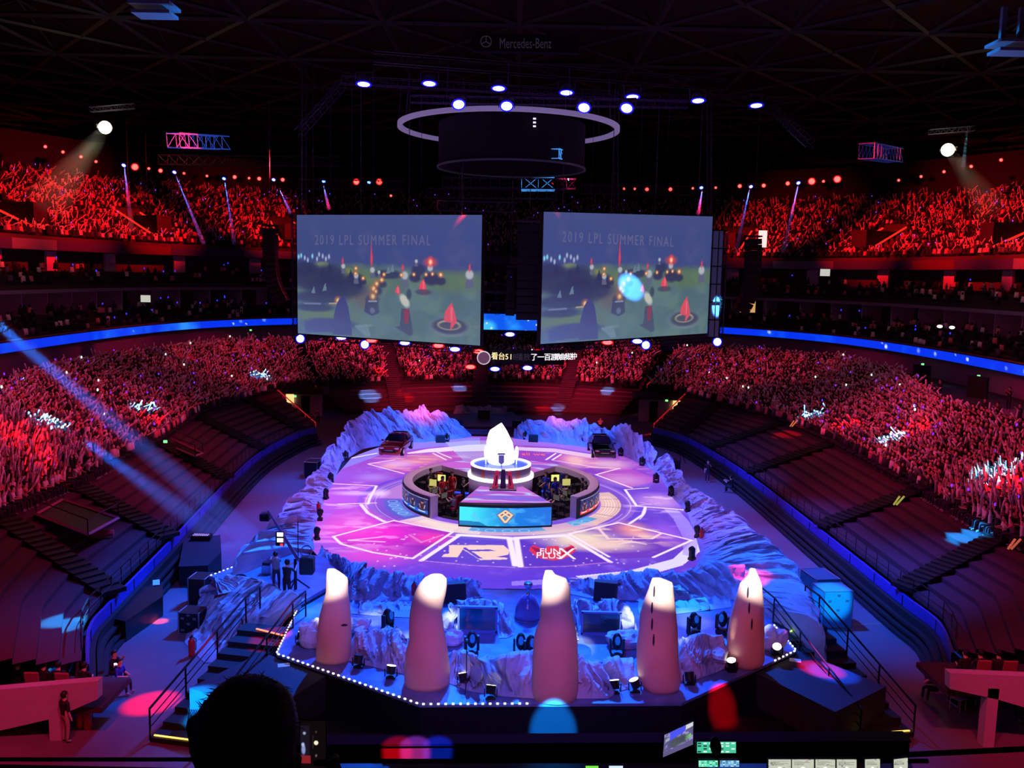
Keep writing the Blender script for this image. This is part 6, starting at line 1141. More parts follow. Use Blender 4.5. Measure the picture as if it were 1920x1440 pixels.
# ================================================================ SIDE STAIRS, BLACK BOXES, RAILINGS
m_step = mat('black_step', (24, 20, 28), .7); m_hr = mat('black_handrail', (20, 18, 26), .4, .4)
def stairs(sd, top, bot, label, n=9, W_=2.0):
    p1 = G(*top, 0) ; a = G(top[0], top[1], DZ); b = G(bot[0], bot[1], 0.0); d = (b - a)[:2]; L = np.linalg.norm(d); d /= L; nrm = np.array([-d[1], d[0]]); t = thing('stage_stairs', label, 'stairs', (a[0], a[1], 0))
    mb = MB()
    for k in range(n): z = DZ * (1 - (k + .0) / n); c = d * (L * (k + .5) / n); mb.box((c[0], c[1], z / 2), (L / n * 1.02, W_, z), math.atan2(d[1], d[0]))
    mb.build('steps', m_step, t)
    k = n - 1; c = d * (L * .985); o = MB().box((c[0], c[1], DZ / n + .03), (.06, W_ * .92, .03), math.atan2(d[1], d[0])).build('yellow_edge_strip', mat('yellow_glow_tape', (250, 220, 110), .5, emit=(255, 215, 95), es=1.4), t)
    for s in (-1, 1):
        off = nrm * s * W_ / 2; P0 = np.array([*off, DZ + 1.05]); P1 = np.array([*(d * L + off), 1.15]); ext_ = -d * 1.2; mb = MB(); PE = np.array([*(off + ext_), DZ + 1.05]); mb.path([PE, P0, P1], .04, 6)
        for f in (.35, .65): mb.path([PE - [0, 0, f], P0 - [0, 0, f], P1 - [0, 0, f]], .02, 5)
        for q in (PE, P0, (P0 * .66 + P1 * .34), (P0 * .33 + P1 * .67), P1): mb.bar(q - [0, 0, 1.1], q, .035, 5)
        mb.build('handrail', m_hr, t)
    return t, a, d
stairs('left', (505, 1172), (334, 1398), 'black stairs with handrails descending to the floor on the left'); stairs('right', (1492, 1165), (1662, 1386), 'black stairs with handrails descending to the floor on the right')
o = MB().box((0, 0, 0), (1.3, .06, .04), -.45).build('red_glow_tape', mat('red_orange_strip', (255, 150, 80), .5, emit=(255, 130, 70), es=1.8)); o.location = G(505, 1185, DZ + .05); tag(o, 'glowing orange strip on the top step of the left stairs', 'light strip')
o = MB().box((0, 0, 0), (.9, .05, .04), .9).build('green_glow_tape', mat('green_strip', (190, 255, 80), .5, emit=(190, 255, 80), es=1.8)); o.location = G(1490, 1178, DZ + .05); tag(o, 'glowing green strip on the top step of the right stairs', 'light strip')
o = MB().box((0, 0, 0), (.35, .05, .04), 0).build('green_glow_tape', mat('green_strip2', (160, 255, 200), .5, emit=(160, 255, 200), es=1.2)); o.location = G(532, 1149, DZ + .05); tag(o, 'short pale green glowing strip at the top of the left stairs', 'light strip')
m_box = mat('black_riser_cloth', (44, 40, 62), .7)
BX = {}
for sd, top, lab in (('left', [(355, 1290), (490, 1223), (614, 1265), (540, 1310), (480, 1347), (380, 1352)], 'large black covered block left of the front deck with a white paper on top'), ('right', [(1412, 1258), (1495, 1219), (1662, 1287), (1566, 1335)], 'large black covered block right of the front deck with a lit paper on top')):
    z = 1.3; P = [G(x, y, z) for x, y in top]; 
    if sd == 'left': P = [P[0], P[1], P[2], G(505, 1335, z)]
    org = np.array([P[0][0], P[0][1], 0]); t = thing('covered_block', lab, 'block', org); MB().prism([(p[0] - org[0], p[1] - org[1]) for p in P], 0, z).build('block_body', m_box, t); BX[sd] = P
for x, y, rz, lab in ((532, 1247, .3, 'white sheet of paper on the left black block'), (1491, 1238, -.3, 'white sheet of paper on the right black block')): o = MB().box((0, 0, 0), (.42, .3, .008), rz).build('paper_sheet', mat('white_paper', (240, 240, 245), .7)); o.location = G(x, y, 1.31); tag(o, lab, 'paper')
# flight cases and boxes on the floor
m_case = mat('flight_case', (60, 90, 110), .5); m_alu = mat('case_aluminium', (160, 165, 175), .35, .8)
def fcase(label, px_, py_, dims, rz, m=None, handles=True, z=0):
    p = G(px_, py_, z); t = thing('flight_case', label, 'case', p, rz); w_, d, h = dims; MB().box((0, 0, h / 2), dims, bev=.03).build('case_body', m or m_case, t); mb = MB()
    for sx in (-1, 1):
        for sy in (-1, 1): mb.bar((sx * w_ / 2, sy * d / 2, 0), (sx * w_ / 2, sy * d / 2, h), .03, 4)
    for zz in (.03, h): mb.path([(-w_ / 2, -d / 2, zz), (w_ / 2, -d / 2, zz), (w_ / 2, d / 2, zz), (-w_ / 2, d / 2, zz), (-w_ / 2, -d / 2, zz)], .025, 4)
    mb.build('aluminium_edges', m_alu, t)
    if handles:
        for (xx, zz) in ((-w_ * .3, h * .75), (w_ * .3, h * .75), (-w_ * .3, h * .2), (w_ * .3, h * .2), (0, h * .5), (0, h * .9)): MB().box((xx, -d / 2 - .01, zz), (.14, .03, .09)).build('latch', m_alu, t)
fcase('tall stacked flight cases glowing cyan on the floor right of the rocks', 1557, 1168, (1.35, 1.2, 1.7), .12, mat('case_teal', (70, 130, 160), .5)); fcase('long dark flight case behind the cyan one', 1535, 1128, (1.2, 1.6, 1.4), .15, handles=False)
fcase('black wheeled flight case at the left of the lilac rock mound', 362, 1183, (.9, .8, .95), -.1, m_blk); fcase('dark tall equipment crate behind the wheeled case on the left', 377, 1130, (.8, .9, 1.3), -.1, m_blk, False)
fcase('dark box at the back edge of the rocks on the left', 588, 895, (1.0, 1.4, 1.3), -.1, m_blk, False); fcase('small dark cart on the floor below the right white wall', 1802, 1320, (.7, .6, .7), .2, m_blk)
p = [G(x, y, 1.0) for x, y in ((345, 1010), (413, 1003), (415, 1035), (390, 1060), (335, 1062))]; org = np.array([p[0][0], p[0][1], 0]); t = thing('control_desk_riser', 'black draped riser with a glowing control desk on the left floor', 'riser', org); MB().prism([(q[0] - org[0], q[1] - org[1]) for q in p], 0, 1.0).build('drape', mat('riser_drape', (22, 26, 42), .8), t)
q = G(378, 1010, 1.05) - org; MB().box(tuple(q + [0, 0, .12]), (1.0, .6, .22), .1).build('console', m_blk, t); mb = MB(); [mb.box((q[0] - .35 + .12 * (k % 7), q[1] - .2 + .2 * (k // 7), q[2] + .25), (.08, .05, .03)) for k in range(14)]; mb.build('button_lights', mat('console_glow', (200, 180, 230), .5, emit=(190, 170, 230), es=.8), t)
p = [G(x, y, .9) for x, y in ((262, 1100), (305, 1098), (305, 1118), (235, 1165), (215, 1160))]; org = np.array([p[0][0], p[0][1], 0]); t = thing('covered_block', 'long dark covered block beside the left barrier', 'block', org); MB().prism([(q[0] - org[0], q[1] - org[1]) for q in p], 0, .9).build('block_body', m_blk, t)
o = MB().box((0, 0, 0), (.3, .4, .01), .4, rx=.3).build('paper_sheet', mat('white_paper', (240, 240, 245))); o.location = G(293, 1092, 1.0); tag(o, 'small pale paper on the dark block beside the left barrier', 'paper')
# small table at the far stage entrance, far stage
p = G(905, 785, .6); far = [G(x, y, .6) for x, y in ((835, 800), (850, 772), (960, 772), (1000, 800))]; t = thing('rear_stage', 'small purple rear stage behind the crystal', 'stage', (far[0][0], far[0][1], 0)); MB().prism([(q[0] - far[0][0], q[1] - far[0][1]) for q in far], 0, .6).build('platform', mat('rear_stage_violet', (110, 70, 130), .5), t)
t = thing('draped_table', 'small dark draped table with a pale top on the rear stage', 'table', G(907, 785, .6)); MB().box((0, 0, .45), (1.25, .6, .9)).build('drape', m_blk, t); MB().box((0, 0, .93), (1.3, .66, .05)).build('table_top', mat('table_top_violet', (150, 110, 150), .5), t)
t = thing('entrance_ramp', 'dark stepped ramp from the rear stage down to the round stage', 'stairs', G(900, 815, DZ)); MB().box((0, .9, .03), (5.2, 1.6, .06)).box((0, 1.6, .09), (5.2, .7, .1)).build('steps', mat('ramp_dark_violet', (70, 48, 84), .6), t)
# far right railed steps
t = thing('side_steps', 'small black steps with a railing behind the right rocks', 'stairs', G(1258, 890, 0), .3); MB().box((0, 0, .6), (1.1, 1.0, 1.2)).build('steps', m_step, t); MB().path([(-.5, -.5, 2.2), (.5, -.5, 2.2), (.9, -.6, 1.0)], .03, 5).bar((-.5, -.5, 1.2), (-.5, -.5, 2.2), .03, 5).bar((.5, -.5, 1.2), (.5, -.5, 2.2), .03, 5).build('railing', m_hr, t)
# cables coiled on camera platform, crane and operators ----------------------
def toploc(x, y): return G(x, y, 1.75)
for i, (x, y, lab) in enumerate(((505, 1044, 'coil of black cable behind the crane operator'), (447, 1085, 'coil of black cable on the left of the camera platform'))): mb = MB(); [mb.rev([(.34 - .03 * k, .02 + .03 * k), (.38 - .03 * k, .05 + .03 * k), (.34 - .03 * k, .08 + .03 * k), (.3 - .03 * k, .05 + .03 * k), (.34 - .03 * k, .02 + .03 * k)], n=24) for k in range(2)]; o = mb.build('cable_coil', m_blk); o.location = toploc(x, y); tag(o, lab, 'cable')
p = toploc(501, 1075); t = thing('power_unit', 'small equipment box with blue lit top on the camera platform', 'box', p); MB().box((0, 0, .22), (.42, .4, .44), bev=.02).build('case_body', m_alu, t); MB().box((0, 0, .5), (.36, .3, .1)).build('control_top', m_blk, t)
pc_ = toploc(552, 1108); cr2 = thing('camera_crane', 'long camera crane with monitors and control wheel on the platform', 'camera crane', pc_)
MB().bar((0, .2, 0), (0, .2, 1.35), .07, 8).build('pedestal_column', m_blk, cr2)
for k in range(3): a = k * 2.09 + .3; MB().bar((0, .2, .5), (.6 * math.cos(a), .2 + .6 * math.sin(a), 0), .035, 5).build('leg', m_blk, cr2)
tipw = GY(503, 958, pc_[1] + 7.5) - pc_; MB().bar((.15, .0, 1.45), tuple(tipw), .09, 4, r2=.06).build('boom', mat('boom_grey', (80, 66, 96), .4, .4), cr2); MB().box(tuple(tipw + np.array([-.15, 0, -.3])), (.5, .5, .4), bev=.05).build('camera_head', m_blk, cr2)
mm = GY(525, 1010, pc_[1] + .1) - pc_; MB().box(tuple(mm), (.36, .1, .62)).build('monitor_stack', m_blk, cr2); MB().box(tuple(mm + [0.02, -.06, .2]), (.26, .02, .17)).build('display', mat('white_monitor', (240, 245, 255), .5, emit=(240, 245, 255), es=1.5), cr2); MB().box(tuple(mm + [0.02, -.06, -.05]), (.26, .02, .17)).build('display', mat('white_monitor', (240, 245, 255)), cr2); MB().box(tuple(mm + [.08, -.06, -.25]), (.12, .02, .1)).build('tally_light', mat('red_tally', (255, 60, 60), .5, emit=(255, 40, 50), es=1.5), cr2)
MB().box((.55, .05, 1.15), (.6, .5, .75), bev=.05).build('counterweight', m_blk, cr2); wm = MB(); wm.rev([(.22, -.02), (.26, -.02), (.26, .02), (.22, .02), (.22, -.02)], n=20); o = wm.build('control_wheel', m_alu, cr2); o.location = (.5, .1, 1.75); o.rotation_euler = (.9, 0, 0)
MB().bar((.1, .3, 1.2), (.1, .3, 3.0), .02, 5).bar((-.5, .3, 2.3), (.6, .3, 2.35), .015, 5).build('antenna', m_blk, cr2)
p = toploc(538, 1130); person('crane_op', (p[0], p[1], p[2]), math.pi - .3, 'crane operator in black clothes seen from behind on the camera platform', 'black', mat('black_trousers', (20, 20, 26), .8), m_blk, arms=('fwd', 'clap'), lean=.1, scale=1.05)
p = toploc(512, 1108); person('crane_as', (p[0] + .15, p[1], p[2]), math.pi + .4, 'assistant half hidden left of the crane operator', 'grey', arms='fwd', lean=.3, scale=.98)
# people on the floor ----------------------------------------------------------
FP = [((124, 1392), 0, 'st_wait', dict(arms=('down', 'clap')), 'black', m_khaki, 2.6, 'person in a dark shirt and pale trousers standing under the left stand'), ((1850, 1392), 0, 'st_back', dict(arms='clap'), 'black', m_jean, 2.9, 'person in dark clothes with a white waist tag standing on the right floor'), ((1908, 1352), .0, 'st_look', dict(arms='fwd'), 'black', m_jean, -1.2, 'person in a black shirt entering at the right edge of the picture'), ((212, 1282), 0, 'sit_floor1', dict(sit=True, arms='phone', lean=.15), 'black', m_jean, 1.4, 'person sitting by the left barrier looking at a lit phone'), ((222, 1298), 0, 'sit_floor2', dict(sit=True, arms='lap', lean=.15), 'blue', m_jean, 1.35, 'person in blue sitting by the left barrier in pale shoes'), ((1752, 1312), 0, 'sit_floor3', dict(sit=True, arms='lap', lean=.2), 'black', m_jean, -1.3, 'person in black sitting in the shadow by the right barrier'), ((1326, 905), 0, 'st_wait', dict(arms=('down', 'clap')), 'black', m_jean, 0, 'person in black standing on the floor behind the right rocks'), ((1372, 925), 0, 'sit_f4', dict(sit=True, arms='fwd', lean=.2), 'black', m_jean, -2.2, 'person in black crouching by the right barrier beside a tripod'), ((1125, 806), 0, 'sit_f5', dict(sit=True, arms='clap', lean=.2), 'white', m_jean, 0, 'person in a white shirt sitting behind the right rear rocks'), ((596, 798), 0, 'st_wait', dict(arms=('down', 'clap')), 'grey', m_jean, .4, 'steward in a pale vest standing in the left corner entrance'), ((886, 742), .9, 'st_up1', dict(arms='clap'), 'grey', m_jean, 0, 'steward standing on the middle aisle of the far stand'), ((733, 742), .9, 'st_up1', dict(arms='clap'), 'grey', m_jean, 0, 'steward standing on the left aisle of the far stand')]
for (x, y), z, key, kw, sh, lg, rz, lab in FP: p = G(x, y, z); person(key, p, rz, lab, sh, lg, **kw)
p = G(218, 1245, 1.05); o = MB().box((0, 0, 0), (.16, .09, .012), .4, rx=.5).build('mobile_phone', mat('phone_glow', (240, 240, 250), .4, emit=(235, 235, 250), es=1.6)); o.location = p; tag(o, 'lit phone held by the person sitting by the left barrier', 'phone')
for (x, y, lab) in ((1340, 880, 'small white folding chair by the right barrier'), (1795, 1330, 'dark folding chair below the right white wall')):
    t = thing('folding_chair', lab, 'chair', G(x, y, 0), .6); m_fc = mat('pale_chair' if 'white' in lab else 'dark_chair', (200, 200, 210) if 'white' in lab else (30, 28, 34), .5); MB().box((0, 0, .45), (.42, .42, .04)).build('seat', m_fc, t); MB().box((0, .2, .75), (.42, .04, .35)).build('backrest', m_fc, t); [MB().bar((a, b, 0), (a, -b, .45) if False else (a, b, .45), .02, 5).build('leg', m_fc, t) for a in (-.19, .19) for b in (-.19, .19)]
# people and seats on the near ends of the side stands
for sd, xs, y, Yo in (('left', (12, 62, 92, 140), 1286, 27.9), ('right', (1828, 1856, 1890), 1262, 28.7)):
    for i, x in enumerate(xs):
        q = GY(x, y, Yo + .4); zt = GY(60 if sd == 'left' else 1850, 1290 if sd == 'left' else 1266, Yo)[2] - .62; person('c_lap', (q[0], Yo + 1.0, zt - .25), math.pi + RNG.uniform(-.3, .3), 'dark seated spectator on the %s stand end, %s from the outside' % (sd, ORD[i]), 'black', sit=True, arms='lap', lean=.1)
    for i, x in enumerate({'left': (42, 100), 'right': (1862, 1912)}[sd]):
        q = GY(x, y, Yo); t = thing('stand_seat', 'empty red brown seat on the %s stand end, %s from the outside' % (sd, ORD[i]), 'seat', (q[0], Yo + .8, zt - .0), math.pi); m_se = mat('red_brown_seat', (150, 70, 70), .6); MB().box((0, 0, .3), (.5, .45, .07), bev=.02).build('seat', m_se, t); MB().box((0, .22, .62), (.5, .08, .6), rx=-.15, bev=.03).build('backrest', m_se, t)
# railed stair openings in the covered left stand
for nm, (pts, z, lab) in {'a': ([(68, 965), (118, 937), (222, 972), (165, 1003)], 2.7, 'large dark railed stair opening in the left covered seats'), 'b': ([(305, 830), (318, 822), (380, 850), (366, 856)], 2.6, 'small dark railed stair opening further up the left covered seats')}.items():
    P = [G(x, y, z + .35) for x, y in pts]; org = np.array([P[0][0], P[0][1], z]); t = thing('stair_opening', lab, 'stairwell', org); Q = [(p[0] - org[0], p[1] - org[1]) for p in P]; MB().add([(*q, .32) for q in Q], [(0, 1, 2, 3)]).build('dark_well', m_blk, t); mb = MB()
    mb.path([(*q, .36) for q in Q] + [(*Q[0], .36)], .09, 4); mb.build('pale_curb', mat('curb_mauve', (150, 90, 115), .6), t); mb = MB(); mb.path([(*q, 1.1) for q in Q[1:]] + [(*Q[0], 1.1)], .03, 4); [mb.bar((*q, .35), (*q, 1.1), .03, 4) for q in Q]; mb.build('railing', m_hr, t)
o = MB().bar((-.5, 0, .1), (.5, .25, .1), .17, 10).build('rolled_mat', mat('rolled_mat_red', (190, 70, 90), .6)); o.location = G(190, 1005, 2.3); tag(o, 'short rolled red mat below the large stair opening', 'mat')
for (x, y, z, lab, col) in ((1684, 947, 2.9, 'yellow green pair of sticks lying crossed in a dark aisle of the right stand', (210, 230, 90)), (1900, 1030, 2.9, 'orange sticks raised at the end of the right dark aisle', (250, 130, 90)), (1487, 800, 3.3, 'greenish crossed sticks at the top of a right stand aisle', (150, 150, 80)), (1774, 550, 13, 'x', (0, 0, 0))):
    if lab == 'x': continue
    p = G(x, y, z + .5); mb = MB(); mb.bar((-.25, 0, 0), (.05, 0, .5), .05, 8); mb.bar((.3, 0, .5), (-.1, 0, 0), .05, 8); o = mb.build('crossed_sticks', mat('sticks_%d' % x, col, .5, emit=col, es=.35)); o.location = p; tag(o, lab, 'cheering stick')
# raised walkway at the back of the right stand with people
A = np.array([G(x, y, 6.5) for x, y in ((1742, 764), (1830, 792), (1925, 822), (2060, 873))]); mb = MB(); B_ = A.copy(); B_[:, 0] += 7; n = len(A); A2 = A.copy(); A2[:, 2] = 5.4; wall_strip(mb, A2, A); wall_strip(mb, A, B_); tag(mb.build('floor_walkway_right', mat('walkway_red', (120, 70, 90), .7)), kind='structure')
for i, (x, y, k_) in enumerate(((1862, 790, 'c_clap'), (1900, 808, 'st_wait'), (1838, 782, 'c_lap'), (1882, 770, 'st_back'), (1740, 745, 'c_clap'), (1755, 742, 'c_lap'))):
    p = G(x, y, 6.52); p[0] += .3; person(k_, p, facing(p), 'dark figure on the raised walkway behind the right stand, %s' % ('wearing a cap with crossed arms', 'standing at the parapet', 'seated leftmost of the front ones', 'standing at the back wall', 'clapping next to the dark door', 'seated next to the dark door')[i], 'black', **({'sit': True, 'arms': 'clap', 'lean': .15} if k_ == 'c_clap' else {'sit': True, 'arms': 'lap', 'lean': .1} if k_ == 'c_lap' else {}))
for i, (x, y) in enumerate(((1728, 705), (1833, 728))): q, _ = at_arc(TOT * (.265 if i else .30), .4, 7.1); p = G(x, y, 7.0); o = MB().box((0, 0, 0), (1.9, .2, 2.0), -1.2).build('door_%d' % (i + 3), mat('black_door', (12, 18, 18), .7)); o.location = p; tag(o, kind='structure')
# ================================================================ FRONT OF HOUSE: near balcony rail, monitors, foreground watcher
m_led2 = mat('dark_ledge_maroon', (52, 22, 34), .6); m_lt = mat('ledge_black', (8, 6, 10), .6)
t = thing('balcony_parapet', 'dark maroon balcony parapet across the bottom of the view', 'parapet', (0, 7, 10)); a, b = GY(640, 1394, 7), GY(1700, 1387, 7); zt = (a[2] + b[2]) / 2; r_ = GY(1700, 1388, 7)[0]; l_ = GY(560, 1395, 7)[0]
MB().box(((l_ + r_) / 2, .0, zt - 10 - .06), (r_ - l_, .12, .16), ry=math.atan2(a[2] - b[2], b[0] - a[0])).build('front_panel', m_led2, t); MB().box(((l_ + r_) / 2, .0, zt - 10 + .02), (r_ - l_, .16, .02), ry=math.atan2(a[2] - b[2], b[0] - a[0])).build('top_rail', mat('dim_rail', (52, 48, 70), .3, .6), t)
a, b = GY(560, 1427, 6.6), GY(1740, 1427, 6.6); MB().bar((a[0], -.4, a[2] - 10), (b[0], -.4, b[2] - 10), .018, 6).build('lower_bar', m_lt, t); MB().box((0, -.5, a[2] - 10 - .5), (12, .1, .9)).build('kick_panel', m_led2, t)
t = thing('balcony_rail', 'thin black rail crossing the bottom left of the view', 'railing', (0, 9, 9)); a, b = GY(-20, 1424, 9), GY(570, 1424, 9); MB().bar((a[0], 0, a[2] - 9), (b[0], 0, b[2] - 9), .022, 6).build('rail', m_lt, t)
t = thing('balcony_rail', 'thin black rail crossing the bottom right of the view', 'railing', (0, 9, 9)); a, b = GY(1640, 1418, 9), GY(1950, 1403, 9); MB().bar((a[0], 0, a[2] - 9), (b[0], 0, b[2] - 9), .03, 6).build('rail', m_lt, t)
# tilted monitor and consoles
def quad_screen(name, label, px4, Y, paint, par=None):
    q = [GY(x, y, Y) for x, y in px4]; org = sum(q) / 4; t = thing(name, label, 'monitor', org); U, V = np.meshgrid(np.linspace(0, 1, 90), np.linspace(0, 1, 60), indexing='ij'); q = [p - org for p in q]; P = (q[0] * (1 - U[..., None]) + q[1] * U[..., None]) * (1 - V[..., None]) + (q[3] * (1 - U[..., None]) + q[2] * U[..., None]) * V[..., None]
    c = paint(U, V); grid_obj('display', P, lin_np(c.C), m_led, t); mb = MB(); cc = [p * 1.06 + np.array([0, .006, 0]) for p in q]; mb.ext(cc, (0, .03, 0)); mb.build('casing', m_blk, t); return t
def pt_scene(U, V): c = Canvas(U, V, (90, 84, 130)); c.mix((vnoise(U * 20, V * 20, .5, 5) - .45) * 5, (150, 140, 190)); c.poly([(.2, .62), (.72, .75), (.72, 1), (.2, 1)], (70, 80, 230)); c.poly([(0, .0), (1, 0), (1, .25), (0, .2)], (92, 84, 130)); c.poly([(.74, .35), (.93, .4), (.93, .55), (.74, .52)], (110, 190, 110)); c.poly([(.75, .8), (1, .82), (1, 1), (.75, 1)], (200, 205, 205)); c.poly([(.05, .62), (.2, .65), (.2, .78), (.05, .75)], (150, 160, 170)); c.ell(.5, .45, .3, .2, (60, 70, 70), .6, .8); return c
def pt_grid(base, seed):
    def f(U, V):
        c = Canvas(U, V, base); r = np.random.default_rng(seed); 
        for i in range(7):
            for j in range(4):
                if r.random() < .7: c.poly([(i / 7 + .02, j / 4 + .06), (i / 7 + .11, j / 4 + .06), (i / 7 + .11, j / 4 + .18), (i / 7 + .02, j / 4 + .18)], (24, 40, 50) if r.random() < .5 else (210, 240, 235))
        return c
    return f
def pt_ui(seed):
    def f(U, V):
        c = Canvas(U, V, (186, 190, 172)); r = np.random.default_rng(seed)
        for j in range(4): c.line((.1, .55 + j * .1), (.4 + .5 * r.random(), .55 + j * .1), .012, (60, 60, 66), .8)
        c.ell(.5, .22, .11, .16, (245, 245, 235), .2); c.mix((vnoise(U * 9, V * 9, .8, seed) - .66) * 6, (150, 70, 70) if seed == 2 else (70, 70, 72), .7); return c
    return f
quad_screen('tilted_monitor', 'tilted monitor showing the stage picture above the parapet', [(1243, 1420), (1299, 1396), (1300, 1353), (1246, 1378)], 6.9, pt_scene)
quad_screen('control_monitor', 'bright green and white control monitor, the upper one', [(1307, 1412), (1380, 1412), (1380, 1391), (1307, 1391)], 6.7, pt_grid((70, 190, 150), 3)); quad_screen('control_monitor', 'small green control monitor, lower left of the upper one', [(1310, 1438), (1346, 1438), (1346, 1426), (1310, 1426)], 6.5, pt_grid((90, 215, 170), 4)); quad_screen('control_monitor', 'small blue control monitor, lower right of the upper one', [(1350, 1438), (1386, 1438), (1386, 1426), (1350, 1426)], 6.5, pt_grid((110, 170, 215), 5))
for i, (x0, x1) in enumerate(((1441, 1483), (1485, 1526), (1529, 1566), (1569, 1606), (1622, 1650), (1676, 1702))): quad_screen('laptop_screen', '%s pale laptop screen from the left in the bottom row' % ORD[i], [(x0, 1446), (x1, 1446), (x1, 1424 if i < 4 else 1423 - (i - 4) * 2), (x0, 1424)], 6.4, pt_ui(i + 1))
for i, (x0, x1, col) in enumerate(((1098, 1122, (110, 220, 70)), (1142, 1168, (200, 225, 245)))): quad_screen('laptop_screen', ('green', 'white')[i] + ' bright screen corner at the bottom middle', [(x0, 1446), (x1, 1446), (x1, 1436), (x0, 1436)], 6.4, lambda U, V, col=col: Canvas(U, V, col))
p = GY(1342, 1400, 6.55); t = thing('desk_microphone', 'black talkback microphone in front of the control monitors', 'microphone', p); MB().ell((0, 0, 0), (.045, .04, .085), 10, 8, R=Matrix.Rotation(-.2, 3, 'Y')).build('windshield', m_blk, t, True); MB().bar((.01, .0, -.06), (.03, .05, -.3), .012, 6).build('gooseneck', m_blk, t)
# foreground watcher: back of the head, shoulders, hand with phone
hd = GY(462, 1412, 1.75); t0 = thing('foreground_person', None, None, (0, 0, 0)); bpy.data.objects.remove(t0)
mb = MB(); rings = []
prof = [(-.75, .30, .17, .02), (-.60, .28, .16, .02), (-.45, .25, .14, .02), (-.36, .20, .11, .02), (-.30, .10, .085, .015), (-.24, .065, .068, .01), (-.16, .07, .08, .0), (-.10, .082, .1, -.005), (-.02, .088, .108, 0), (.06, .086, .104, .0), (.11, .07, .085, 0), (.135, .04, .05, 0)]
for z, rx, ry, dy in prof: rings.append([(rx * math.cos(a), dy + ry * math.sin(a), z) for a in np.linspace(0, 2 * math.pi, 28, endpoint=False)])
o = mb.loft(rings).build('person', [mat('watcher_dark', (22, 16, 18), .8)], None, True); o.location = hd; tag(o, 'person in the foreground seen from behind as a dark silhouette', 'person')
mb = MB(); r8 = np.random.default_rng(4); mb.ell((0, .0, .045), (.108, .12, .118), 40, 28); vs = []
for v in mb.v:
    q = Vector(v); k = 1 + .05 * fbm(q.x * 14, q.y * 14, q.z * 14, 3) + .03 * abs(noise.noise(q * 45)); k *= 1.0; vs.append((q.x * k, q.y * k, (q.z - .045) * k + .045))
mb.v = vs; hr2 = mb.build('hair', m_hair, o, True)
mb = MB()
for k in range(420):
    a = r8.uniform(0, 2 * math.pi); ph = r8.uniform(.1, 1.5); n_ = Vector((math.sin(ph) * math.cos(a), math.sin(ph) * math.sin(a), math.cos(ph))); b = Vector((n_.x * .107, n_.y * .118, n_.z * .116 + .045)); e = b + n_ * r8.uniform(.001, .008) + Vector((r8.uniform(-.018, .018), r8.uniform(-.018, .018), r8.uniform(-.012, .004))); mb.bar(b, e, .0013, 3, cap=False, r2=.0004)
for k in range(10): # loose lock on the left
    P = [Vector((-.085 - .004 * k, .01, .09)), Vector((-.108 - .002 * k, .0, .08 - .003 * k)), Vector((-.118, .0, .045 - .004 * k)), Vector((-.112 + .002 * k, 0, .01 - .004 * k))]; mb.path(P, .0012, 3)
mb.build('hair_strands', m_hair, o)
for s in (-1, 1): MB().ell((s * .09, 0, -.03), (.014, .02, .034), 10, 8).build('ear', mat('watcher_skin', (70, 44, 40), .7), o, True)
# phone held up
ph = GY(588, 1396, 1.9); t = thing('mobile_phone', 'dark phone held up beside the foreground head, camera screen open', 'phone', ph); MB().box((0, 0, 0), (.062, .009, .125), bev=.003).build('phone_body', mat('phone_brown_case', (48, 24, 18), .5), t); U, V = np.meshgrid(np.linspace(0, 1, 60), np.linspace(0, 1, 90), indexing='ij'); c = Canvas(U, V, (14, 8, 10)); c.poly([(.0, .15), (.36, .15), (.36, .9), (0, .9)], (22, 18, 30)); c.poly([(0, .14), (.4, .14), (.4, .3), (0, .3)], (130, 30, 40)); c.ell(.12, .42, .08, .1, (130, 140, 190), .6); c.ell(.1, .52, .06, .04, (170, 180, 220), .8); c.ell(.16, .75, .06, .03, (150, 160, 190), .8); c.ell(.62, .56, .085, .045, (235, 225, 190), .15); c.line((.5, .7), (.5, .45), .008, (90, 80, 80)); c.ell(.62, .3, .04, .03, (90, 80, 90), .5); c.ell(.62, .78, .03, .02, (70, 60, 70), .5); grid_obj('display', np.stack([(U - .5) * .058, U * 0 - .0052, (V - .5) * .12], -1), lin_np(c.C), m_led, t)
mh = mat('watcher_hand', (66, 34, 26), .7); hand = MB()
pm = Vector((.028, .022, -.085)); hand.ell(pm, (.034, .018, .045), 16, 12); hand.bar(pm + Vector((.01, 0, -.03)), pm + Vector((.07, -.05, -.28)), .026, 14, r2=.036)
hb = bpy.data.objects
ho = hand.build('person_hand', mh, o, True); ho.location = ph - hd
for k, (z0, ln) in enumerate(((-.045, .085), (-.066, .09), (-.087, .085), (-.106, .07))):   # four fingers wrap the right phone edge to the front, unequal
    mb = MB(); P = [Vector((.045, .022, z0)), Vector((.05, .004, z0 + .006)), Vector((.042, -.014, z0 + .009)), Vector((.045 - ln * .42, -.017, z0 + .011))]; rr = [.0095, .009, .0082, .007]
    for j in range(3): mb.bar(P[j], P[j + 1], rr[j], 10, r2=rr[j + 1]); mb.ell(P[j + 1], (rr[j + 1],) * 3, 8, 6)
    f = mb.build('finger', mh, o, True); f.location = ph - hd
mb = MB(); P = [Vector((.01, .024, -.10)), Vector((-.018, .02, -.085)), Vector((-.034, .006, -.055)), Vector((-.034, -.004, -.03))]
for j, (a_, b_) in enumerate(((.013, .011), (.011, .010), (.010, .0085))): mb.bar(P[j], P[j + 1], a_, 10, r2=b_); mb.ell(P[j + 1], (b_,) * 3, 8, 6)
f = mb.build('thumb', mh, o, True); f.location = ph - hd
# ================================================================ LIGHT
w.node_tree.nodes['Background'].inputs[1].default_value = .0
RED = (255, 14, 20); PINK = (255, 50, 100)
